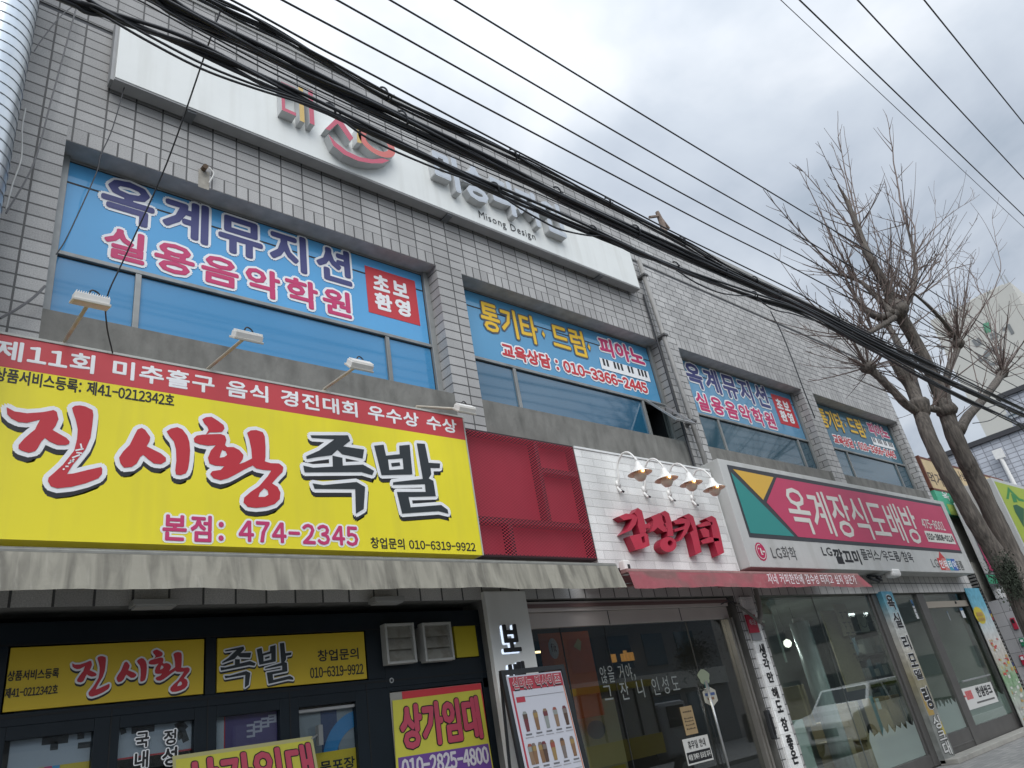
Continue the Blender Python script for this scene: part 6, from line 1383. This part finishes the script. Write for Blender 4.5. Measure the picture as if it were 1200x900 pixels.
# parked vehicles the showroom and cafe glass reflect
def wheel(t, x, y, r, ax=1):
    w_ = MB(); w_.lathe([(0, -.1), (r*.6, -.1), (r, -.09), (r, .09), (r*.6, .1), (0, .1)], (x, y, r-.12), None, 20, 'Y'); o = w_.build('wheel', t, rubber, smooth=False); MB().lathe([(0, -.115), (r*.55, -.105), (r*.6, -.1)], (x, y, r-.12), alu, 16, 'Y').lathe([(r*.6, .1), (r*.55, .105), (0, .115)], (x, y, r-.12), alu, 16, 'Y').build('rim', o)
def suv(X, Y):
    t = thing('parked_car', 'white estate car parked at the kerb, seen mirrored in the showroom glass', 'car', (X+2.2, Y, -.12))
    pm = mat('car_white', (.68, .69, .70), .25); gm = mat('car_glass', (.02, .025, .03), .05)
    prof = [(0, .35), (0, .85), (.25, 1.0), (1.2, 1.08), (1.95, 1.62), (3.9, 1.66), (4.4, 1.1), (4.45, .4)]
    def sec(s, z): return s*(.90 if z < 1.05 else .90-.22*(z-1.05))
    mb = MB(); n = len(prof); V = [(X+p[0], Y-sec(1, p[1]), p[1]-.1) for p in prof]+[(X+p[0], Y+sec(1, p[1]), p[1]-.1) for p in prof]
    mb.add(V, [tuple(range(n)), tuple(range(2*n-1, n-1, -1))]+[(i, i+n, (i+1) % n+n, (i+1) % n) for i in range(n)], pm); mb.build('body', t, bevel=.05)
    g = MB()
    for sd in (-1, 1):
        for a, b in ((1.5, 2.6), (2.7, 3.8)):
            zz = [(a if a > 1.6 else a+.0, 1.1), (b, 1.1), (b-.02 if b < 3 else b-.05, 1.55), (max(a, 1.95), 1.55)]
            g.add([(X+p[0], Y+sd*(sec(1, p[1])+.006), p[1]-.1) for p in zz], [(0, 1, 2, 3) if sd < 0 else (3, 2, 1, 0)], gm)
    g.add([(X+1.28, Y-.78, 1.03), (X+1.28, Y+.78, 1.03), (X+1.86, Y+.68, 1.48), (X+1.86, Y-.68, 1.48)], [(0, 3, 2, 1)], gm); g.build('window', t)
    for x in (.85, 3.5):
        for s_ in (-.83, .83): wheel(t, X+x, Y+s_, .33)
    for s_ in (-.62, .62): MB().box(X-.02, X+.1, Y+s_-.18, Y+s_+.18, .58, .74, mat('headlamp', (.7, .7, .68), .1)).build('headlight', t, bevel=.02)
    MB().box(X-.015, X+.02, Y-.4, Y+.4, .4, .6, darkline).build('grille', t)
    return t
suv(20.4, -4.6)
def truck(X, Y):
    t = thing('delivery_truck', 'box truck with yellow top rails parked at the kerb, mirrored in the cafe glass', 'truck', (X+2, Y, -.12))
    MB().box(X, X+3.0, Y-.95, Y+.95, .75, 2.45).build('cargo_box', t, mat('truck_box_white', (.42, .43, .42), .4, var=.08, scale=3), bevel=.03)
    MB().box(X-.03, X+3.05, Y-1.0, Y+1.0, 2.451, 2.62).build('top_rail', t, mat('truck_yellow', (.62, .50, .04), .5)); MB().box(X, X+3, Y+.951, Y+.975, .75, 1.25).build('side_board', t, mat('truck_yellow', (.62, .5, .04), .5))
    d = MB()
    for x in (.05, .75, 1.5, 2.2, 2.9): d.box(X+x, X+x+.05, Y+.952, Y+.99, 1.26, 2.44)
    d.build('door_bar', t, darkline)
    MB().box(X+3.15, X+4.5, Y-.88, Y+.88, .55, 1.98).build('cab', t, mat('truck_cab', (.35, .37, .40), .3), bevel=.12); MB().box(X+3.5, X+4.3, Y+.882, Y+.90, 1.3, 1.85, mat('car_glass', (.02, .025, .03), .05)).build('window', t); MB().box(X, X+4.4, Y-.5, Y+.5, .45, .74, darkline).build('chassis', t)
    for x in (.7, 3.8):
        for s_ in (-.8, .8): wheel(t, X+x, Y+s_, .34)
    for s_ in (-.7, .7): MB().box(X-.03, X-.001, Y+s_-.12, Y+s_+.12, .62, .72, mat('tail_lamp', (.6, .05, .02), .3)).build('tail_light', t)
    return t
truck(14.5, -8.6)

# ================================================================== TREE
tr = thing('street_tree', 'bare pruned street tree with a forked trunk at the kerb', 'tree', (14.4, -2.6, 0))
bark = mat('bark', (.115, .10, .086), .92, var=.6, scale=10, stretch=(2.6, 2.6, .35), bump=1.0, bscale=12, dirt=(.04, .036, .032), dirt_amt=.8, dirt_scale=(18, 18, 2.5))
TYc = -2.6
rt = random.Random(21)
def tp(p, dy=0.0): return at(p[0], p[1], TYc+dy)
limbs = []     # (points px, y offsets, radii in px)

def limb(pts, rad, dy0=0.0, dy1=0.0, k=7):
    n = len(pts); P = [tp(p, dy0+(dy1-dy0)*i/(n-1)) for i, p in enumerate(pts)]; S = spline(P, k); m_ = len(S)
    rr = [np.interp(i/(m_-1)*(n-1), range(n), rad) for i in range(m_)]
    rr = [.70*r*(1+.03*math.sin(i*.9+rad[0]*50)+rt.uniform(-.025, .025)) for i, r in enumerate(rr)]
    return S, rr
trunk = MB()
base = tp((1230, 760)); b0 = np.array([base[0]+.05, TYc, -.05])
fork = tp((1194, 676))
P = [b0, b0+np.array([0, 0, .8]), tp((1219, 735)), tp((1206, 704)), fork]
S = spline(P, 8); trunk.tube(S, [float(np.interp(i/(len(S)-1), [0, .15, .5, .8, 1], [.42, .30, .28, .29, .25])) for i in range(len(S))], None, 14)
LIMBP = []
LB = [
 ([(1186, 682), (1167, 650), (1143, 612), (1116, 565), (1102, 540), (1087, 508), (1077, 478)], [.27, .22, .20, .19, .19, .185, .19], 0, .15),
 ([(1200, 700), (1186, 655), (1167, 612), (1145, 565), (1132, 540), (1116, 505), (1106, 473), (1095, 445), (1075, 405), (1060, 378), (1050, 362)], [.30, .26, .225, .22, .215, .21, .20, .18, .165, .16, .20], 0, -.2),
 ([(1078, 478), (1068, 455), (1056, 437), (1042, 415), (1028, 405)], [.19, .15, .14, .12, .12], .15, .3),
 ([(1082, 487), (1062, 474), (1045, 456), (1030, 442), (1017, 430)], [.12, .11, .10, .09, .12], .15, .4),
 ([(1078, 477), (1072, 455), (1065, 430), (1052, 402), (1040, 380)], [.15, .13, .12, .10, .09], .15, .6),
 ([(1078, 480), (1090, 479), (1106, 482)], [.10, .085, .09], .1, -.1),
 ([(1108, 480), (1110, 440), (1121, 412), (1124, 400)], [.13, .10, .085, .10], -.15, -.35),
 ([(1124, 402), (1114, 388), (1103, 374), (1086, 357), (1070, 343)], [.075, .065, .055, .04, .03], -.35, -.5),
 ([(1124, 506), (1134, 488), (1146, 475), (1163, 454), (1175, 437)], [.14, .125, .12, .11, .12], -.1, -.45),
 ([(1052, 365), (1038, 335), (1018, 300), (1003, 262), (992, 235), (982, 217)], [.16, .13, .11, .085, .06, .02], -.2, -.2),
 ([(1055, 366), (1068, 345), (1073, 318), (1070, 292), (1062, 262)], [.11, .085, .07, .05, .03], -.2, -.5),
 ([(1050, 366), (1030, 372), (1012, 362), (1003, 350)], [.12, .09, .06, .05], -.2, .2),
 ([(1045, 368), (1025, 345), (1008, 330), (985, 322)], [.10, .07, .05, .04], -.2, .3),
 ([(1048, 372), (1022, 388), (1000, 398)], [.09, .06, .04], -.2, .3)]
for pts, rad, d0, d1 in LB:
    S, rr = limb(pts, rad, d0, d1); trunk.tube(S, rr, None, 10); LIMBP += S
for p, r_, d in (((1050, 362), .27, -.2), ((1017, 430), .17, .4), ((1123, 403), .15, -.35), ((1175, 436), .17, -.45), ((1078, 478), .26, .12), ((1028, 405), .17, .3), ((1108, 478), .24, -.15)):
    c = tp(p, d); r_ *= .75; V = []; prof = [(math.sin(a)*r_*(1+.18*math.sin(3*a+d*9)), -math.cos(a)*r_*1.1) for a in [math.pi*i/8 for i in range(9)]]
    trunk.lathe(prof, c, None, 12)
trunk_o = trunk.build('trunk', tr, bark, smooth=True)
# ivy-dark burl of moss on the trunk
ivm = mat('moss_dark', (.018, .026, .014), .9, var=.5, scale=14, bump=.8, bscale=30)
iv = MB(); ri = random.Random(5)
for k in range(3600):
    a = ri.uniform(-2.6, .6); t = ri.random(); ux, uy = ri.gauss(0, .5), ri.gauss(0, .5); p = tp((1180+15*ux+7*uy, 677+23*uy), -.26); c = np.array([p[0], TYc-.20-.07*ri.random()-.07*(1-min(1, ux*ux)), p[2]]); s = ri.uniform(.010, .026); u = np.array([ri.uniform(-1, 1), ri.uniform(-.4, .4), ri.uniform(-1, 1)])*s; v = np.array([ri.uniform(-1, 1), ri.uniform(-.6, .6), ri.uniform(-1, 1)])*s
    iv.add([c-u, c+v, c+u, c-v], [(0, 1, 2, 3)])
iv.build('moss', tr, ivm)
# shoots
def pix(p):
    d = np.asarray(p, float)-CAM; return 600+FPX*(d@CR)/(d@_f), 450-FPX*(d@CU)/(d@_f)
LPX = [pix(p) for p in LIMBP]
def near(q): return np.array(LIMBP[min(range(len(LPX)), key=lambda i: (LPX[i][0]-q[0])**2+(LPX[i][1]-q[1])**2)], float)
tw = MB()
barkt = mat('twig_bark', (.13, .098, .085), .85, var=.3, scale=8)
def shoot(p0, d0, ln, r0, side, bend=.15, depth=0):
    n = max(4, int(ln/.18)); p = np.array(p0, float); d = np.array(d0, float)/np.linalg.norm(d0); pts = [p.copy()]
    cv = np.array([rt.gauss(0, bend), rt.gauss(0, bend), .10+rt.random()*.22])
    for i in range(n):
        d = d+cv/n+np.array([rt.gauss(0, .028), rt.gauss(0, .028), rt.gauss(0, .018)]); d /= np.linalg.norm(d); p = p+d*ln/n; pts.append(p.copy())
    tw.tube(pts, [max(.0042, r0*(1-.7*i/n)) for i in range(n+1)], None, 4 if r0 < .012 else 5, False)
    if side > 0:
        for k in range(side):
            i = rt.randint(1, n-1); base_d = pts[min(i+1, n)]-pts[i]; base_d /= np.linalg.norm(base_d)
            sd = base_d*1.1+np.array([rt.gauss(0, .5), rt.gauss(0, .5), rt.gauss(.2, .25)])
            shoot(pts[i], sd, ln*rt.uniform(.10, .26)*(1-.4*i/n), r0*.5*(1-.5*i/n)+.002, 0, .12, depth+1)
def vec(p, q, dy=0.0): a = tp(p, dy); b = tp(q, dy); return a, b-a
# long upright shoots with their own tips read off the picture
for p, q, r_ in (((1003, 262), (975, 165), .016), ((1003, 270), (981, 163), .017), ((1005, 280), (1003, 172), .014), ((1062, 262), (1025, 157), .024), ((1060, 300), (1062, 195), .018), ((1000, 300), (945, 188), .018), ((1003, 310), (933, 196), .016), ((985, 322), (900, 218), .018), ((1010, 320), (963, 212), .014), ((1072, 300), (1086, 232), .013), ((1070, 345), (1095, 240), .016), ((1075, 345), (1105, 268), .013), ((1122, 402), (1117, 272), .014), ((1124, 402), (1130, 280), .015), ((1128, 400), (1140, 300), .012), ((1121, 400), (1098, 290), .012), ((1175, 436), (1160, 290), .022), ((1178, 434), (1172, 330), .014), ((1176, 436), (1150, 318), .016), ((1180, 432), (1196, 330), .018), ((1174, 436), (1140, 325), .014), ((1178, 436), (1192, 370), .010), ((1017, 430), (955, 345), .013), ((1015, 430), (905, 300), .012), ((1020, 425), (1000, 330), .012), ((1012, 430), (930, 372), .011), ((1028, 405), (985, 310), .014), ((1040, 380), (1010, 240), .014), ((1042, 382), (1028, 235), .015), ((1000, 398), (925, 330), .011), ((1003, 350), (958, 250), .013), ((985, 322), (925, 262), .012), ((1068, 343), (1045, 215), .014), ((1050, 362), (1060, 225), .014), ((1048, 362), (1012, 205), .013), ((1150, 470), (1130, 350), .011), ((1163, 455), (1178, 372), .010), ((1106, 474), (1085, 352), .012), ((1110, 440), (1102, 330), .012), ((992, 240), (955, 170), .012)):
    dy = rt.uniform(-.5, .5); r_ *= 1.15; a, v = vec(p, q, 0); L_ = np.linalg.norm(v); v = v+np.array([0, dy*L_*.35, 0]); v[2] -= .12*L_
    n_ = near(p); v = tp(q, n_[1]-TYc+dy*L_*.3)-n_; L_ = np.linalg.norm(v); v[2] -= .10*L_; shoot(n_, v, L_*1.02, r_, 8, .09)
knobs = [(1050, 362, -.2, 34, 1.7), (1017, 430, .4, 24, 1.35), (1123, 402, -.35, 20, 1.5), (1175, 436, -.45, 16, 1.5), (1028, 405, .3, 16, 1.4), (1000, 398, .3, 12, 1.2), (985, 322, .3, 14, 1.2), (1003, 350, .2, 12, 1.2), (1070, 343, -.5, 10, 1.2), (1078, 470, .1, 12, 1.2), (1106, 470, -.15, 12, 1.2), (1040, 380, .6, 12, 1.4), (1010, 280, -.2, 12, 1.2), (1068, 290, -.4, 12, 1.0)]
for x, y, d, n, ln in knobs:
    for k in range(int(n*1.35)):
        sp_ = 5 if (x, y) in ((1123, 402), (1175, 436), (1017, 430)) else 16
        c = near((x+rt.gauss(0, sp_), y+rt.gauss(0, sp_)))
        th = rt.uniform(0, math.tau); up = rt.uniform(.1, 2.0) if (x, y) != (1017, 430) else rt.uniform(-.3, .9)
        shoot(c, (math.cos(th), math.sin(th)*.9, up), ln*rt.uniform(.5, 1.3), rt.uniform(.009, .016), 4, .10)
tw.build('twigs', tr, barkt)

# ================================================================== OVERHEAD CABLES
CYB = -3.3
def pcable(pts, Y, r, M=rubber, ext=True):
    P = [at(*p, Y) for p in pts]
    P = sorted(P, key=lambda p: p[0])
    return spline(P, 6), r
def extend(S, x0=-6, x1=26):
    S = list(S); out = S
    if S[0][0] > x0: d = S[6]-S[0]; d[2] *= .3; out = [S[0]+d/d[0]*(x0-S[0][0])]+out
    if S[-1][0] < x1: d = S[-1]-S[-7]; d[2] *= .3; out = out+[S[-1]+d/d[0]*(x1-S[-1][0])]
    return out
top_thin = [(300, 15), (380, 59), (437, 88), (580, 164), (703, 227), (787, 271), (873, 313), (940, 346), (1020, 390), (1200, 474)]
up_pts = [(255, 5), (310, 32), (380, 71), (463, 118), (580, 173), (627, 195), (710, 238), (798, 283), (857, 317), (940, 354), (1020, 395), (1100, 432), (1200, 480)]
main_pts = [(180, -8), (213, 14), (280, 46), (380, 97), (468, 139), (580, 193), (650, 227), (760, 279), (847, 319), (940, 360), (1020, 402), (1100, 441), (1200, 487)]
low_pts = [(90, 2), (110, 10), (147, 24), (225, 53), (300, 90), (383, 129), (500, 184), (577, 221), (693, 271), (790, 313), (883, 347), (940, 366), (1020, 408), (1100, 452), (1200, 500)]
def bundle(name, label, pts, spec, Y0, ties, group):
    t = thing(name, label, 'cable bundle', at(*pts[len(pts)//2], Y0), group)
    base, _ = pcable(pts, Y0, 0); base = extend(base)
    m_ = len(base)
    for k, (oy, oz, r) in enumerate(spec):
        ph = k*1.9; oy *= .75; oz *= .72; r *= .72; S = [p+np.array([0, oy+.010*math.sin(i*.43+ph), oz+.010*math.sin(i*.31+ph*1.7)]) for i, p in enumerate(base)]
        MB().tube(S, r, rubber, 6).build('strand', t, smooth=True)
    for tx in ties:
        i = min(range(len(base)), key=lambda i: abs(base[i][0]-X_(*tx, Y0))); c = base[i]; d = base[min(i+1, m_-1)]-base[max(i-1, 0)]; d /= np.linalg.norm(d); up = np.array([0, 0, 1.0]); sdv = np.cross(d, up)
        h = .042+.012*(len(spec) > 5)
        L_ = [c+up*(h*math.cos(a)+.02)+sdv*h*math.sin(a)*.8+d*(.02*a) for a in [math.tau*j/14 for j in range(15)]]
        MB().tube(L_, .008, rubber, 5).build('cable_tie', t)
    return t
bundle('cable_bundle', 'upper bundle of black overhead cables crossing the parapet', up_pts, [(0, 0, .017), (.035, .012, .015), (-.03, .004, .013), (.02, -.024, .012), (-.01, .03, .010)], -3.25, [(450, 100), (597, 175), (712, 237), (798, 283), (878, 322), (980, 372)], 'bundled overhead cables')
bundle('cable_bundle', 'thickest black overhead cable bundle, in the middle of the three', main_pts, [(0, 0, .026), (.045, .014, .022), (-.035, .02, .020), (.02, -.03, .020), (-.03, -.028, .017), (.05, -.02, .014), (0, .045, .013)], -3.3, [(470, 140), (650, 227), (735, 268), (847, 319), (905, 345)], 'bundled overhead cables')
bundle('cable_bundle', 'lowest sagging bundle of black overhead cables across the white sign', low_pts, [(0, 0, .020), (.035, .010, .017), (-.03, .012, .016), (.015, -.024, .015), (-.02, -.02, .013)], -3.35, [(383, 125), (580, 218), (697, 270), (793, 312), (885, 347)], 'bundled overhead cables')
def wire(label, pts, Y, r, ext=True, name='overhead_wire', group='single overhead wires'):
    P = sorted([at(*p, Y) for p in pts], key=lambda p: p[0]); S = spline(P, 6)
    if ext: S = extend(S)
    o = MB().tube(S, r, rubber, 6).build(name, None, None, smooth=True)
    return tag(o, label, 'cable', group)
wire('thin messenger wire just above the upper cable bundle', top_thin, -3.25, .008)
lw = thing('loose_cables', 'loose black cable loops drooping below the lowest bundle', 'cable', at(500, 190, -3.4))
for pts in ([(105, 8), (118, 16), (173, 48), (237, 81), (300, 104), (358, 122), (395, 137), (433, 163), (500, 193), (557, 214), (585, 226)], [(105, 6), (130, 17), (180, 45), (240, 76), (300, 100), (360, 120), (430, 150), (500, 186), (560, 213)], [(580, 222), (600, 238), (632, 257), (657, 269), (690, 276), (706, 276)], [(588, 224), (610, 235), (650, 255), (690, 272)], [(792, 316), (815, 331), (840, 342), (862, 346), (884, 347)], [(884, 347), (905, 362), (930, 368), (955, 376)], [(700, 272), (725, 288), (750, 300), (790, 312)], [(1080, 442), (1115, 462), (1150, 478), (1175, 476), (1200, 506)], [(1140, 496), (1155, 494), (1165, 490), (1180, 478)]):
    P = sorted([at(*p, -3.36) for p in pts], key=lambda p: p[0]); MB().tube(spline(P, 6), .0075, rubber, 6).build('strand', lw, smooth=True)
wire('thin wire running over the tiles between the two lower bundles, upper one', [(180, 4), (240, 38), (330, 85), (440, 137), (560, 192), (660, 235), (727, 267), (790, 296), (880, 334)], -3.3, .006)
wire('thin wire running over the tiles between the two lower bundles, lower one', [(170, 4), (240, 43), (330, 91), (440, 144), (560, 197), (660, 240), (727, 271), (790, 300), (880, 338)], -3.3, .005)
def wirez(label, a, b, Z, r, mid=None):
    A, B = atz(*a, Z), atz(*b, Z); Y = (A[1]+B[1])/2; pts = [a, b] if mid is None else [a, mid, b]
    wire(label, pts, Y, r)
wirez('highest-left single wire against the sky, from top edge at the middle', (533, 0), (1027, 300), 8.5, .010, (800, 163))
wirez('second single sky wire below the longest middle one', (457, 0), (977, 300), 8.3, .010, (800, 200))
wirez('third single sky wire, just above the lowest sky wire', (395, 0), (940, 300), 8.0, .010, (800, 227))
wirez('lowest single sky wire, nearest the cable bundles', (325, -3), (903, 300), 7.7, .010, (800, 248))
wirez('faint thin wire in the upper right sky, leftmost of the steep wires', (915, 0), (1200, 267), 8.5, .0045)
wirez('steep black wire in the right sky beside the faint thin wire', (937, 0), (1200, 253), 8.5, .009)
wirez('steep black wire in the right sky, middle of the thick steep ones', (1005, 0), (1200, 210), 8.5, .009)
wirez('steep black wire nearest the upper right corner', (1083, 0), (1200, 145), 8.5, .009)
# wires hanging down the wall
dw = thing('hanging_wire', 'black wire dropping from the cables past the first window’s left letters', 'cable', at(147, 300, -.9))
mb = MB(); P = [at(260, 8, -3.2), at(245, 50, -2.6), at(196, 190, -1.6), at(147, 300, -1.0), at(126, 347, -.85), at(125, 380, -.5), at(132, 414, -.27)]; mb.tube(spline(P, 8), .0065, rubber, 5); mb.build('wire', dw)
for lb, pts, r, M in (('grey wire slanting down the tiles beside the spiral duct', [(92, 0), (62, 110), (40, 190), (7, 250)], .008, 'g'), ('thin grey wire slanting across the left tiles to the duct', [(88, 5), (70, 20), (50, 45), (40, 60)], .006, 'g'), ('dark wire dropping from the white sign over the window’s left corner', [(147, 98), (132, 150), (118, 182), (112, 205), (80, 275), (66, 298)], .006, 'k'), ('pale cord hanging beside the duct', [(30, 127), (26, 150), (25, 185), (15, 215), (7, 245)], .007, 'w'), ('dark slanted stay wire below the window’s left frame', [(53, 335), (40, 348), (20, 362), (0, 373)], .012, 'g'), ('black wire down the right-hand tiles between the last two windows', [(903, 365), (915, 388), (928, 420), (943, 460), (955, 490)], .014, 'k')):
    MM = {'g': mat('grey_wire', (.16, .16, .165), .6), 'k': rubber, 'w': mat('white_cord', (.6, .6, .58), .6)}[M]
    yq = -.12 if M != 'w' else -.35
    tag(MB().tube(spline([at(*p, yq) for p in pts], 6), r, MM, 5).build('wall_wire'), lb, 'cable', 'wires fixed to the tiled wall')
# old floodlight stub on the tiles
q = at(240, 195, -.05); sbk = thing('broken_bracket', 'rusty broken bracket stub with a stain above the first window', 'bracket', q)
MB().tube([(q[0], 0, q[2]), (q[0], -.08, q[2]-.02)], .03, mat('rust', (.12, .08, .05), .8), 8).tube(spline([(q[0]+.05, -.03, q[2]+.03), (q[0]+.1, -.05, q[2]-.06), (q[0]+.06, -.03, q[2]-.2)], 5), .01, mat('white_cord', (.6, .6, .58), .6), 5).build('stub', sbk)
MB().box(q[0]-.05, q[0]+.07, -.003, -.001, q[2]-.28, q[2]-.02).build('stain', sbk, mat('rust_stain', (.31, .29, .25), .8, var=.25, scale=12))
# roof finial
q = at(780, 275, .1); fn = thing('roof_figure', 'small weathered post with stub arms on the parapet', 'ornament', (q[0], .1, ZT+.08))
b_ = np.array([q[0], .1, ZT+.09]); ht = float(at(777, 252, .1)[2]-ZT-.09)
MB().tube([b_, b_+np.array([0, 0, ht*.6]), b_+np.array([-.05, 0, ht])], [.07, .065, .045], None, 8).build('post', fn, mat('weathered_brown', (.20, .15, .12), .8, var=.3, scale=8))
MB().tube([b_+np.array([-.02, 0, ht*.85]), b_+np.array([-.42, 0, ht*.55])], .035, None, 6).build('arm', fn, MATS['weathered_brown']); MB().tube([b_+np.array([0, 0, ht*.8]), b_+np.array([.22, 0, ht*.45])], .035, None, 6).build('arm', fn, MATS['weathered_brown'])

# showroom ceiling lamps (their tubes show in the glass) and an unseen cafe lamp added
def roomlight(name, label, x, y, z, lx_, pw, col):
    t = thing(name, label, 'light fitting', (x, y, z)); MB().box(x-lx_/2, x+lx_/2, y-.06, y+.06, z+.03, z+.07, lampwhite).build('housing', t); MB().box(x-lx_/2+.02, x+lx_/2-.02, y-.03, y+.03, z, z+.028, mat('ceiling_tube', (.9, .95, 1), .5, emit=2.0)).build('tube', t)
    ld = bpy.data.lights.new('room_lamp', 'AREA'); ld.energy = pw; ld.size = lx_; ld.size_y = .1; ld.shape = 'RECTANGLE'; ld.color = col
    lo = bpy.data.objects.new('room_lamp', ld); COL.objects.link(lo); lo.parent = t; lo.location = (0, 0, -.03)
roomlight('ceiling_light', 'ceiling tube light over the wallpaper samples in the showroom', 13.5, 1.9, 2.93, 1.2, 26, (.95, 1, .97))
roomlight('ceiling_light', 'ceiling tube light over the shelf rack in the showroom', 17.2, 1.4, 2.93, 1.2, 15, (.95, 1, .97))
roomlight('ceiling_light', 'unseen ceiling light added to brighten the banner inside the cafe', 7.8, .95, 2.985, .5, 40, (1, .85, .65))  # added lamp, hidden by the header, to brighten the orange banner
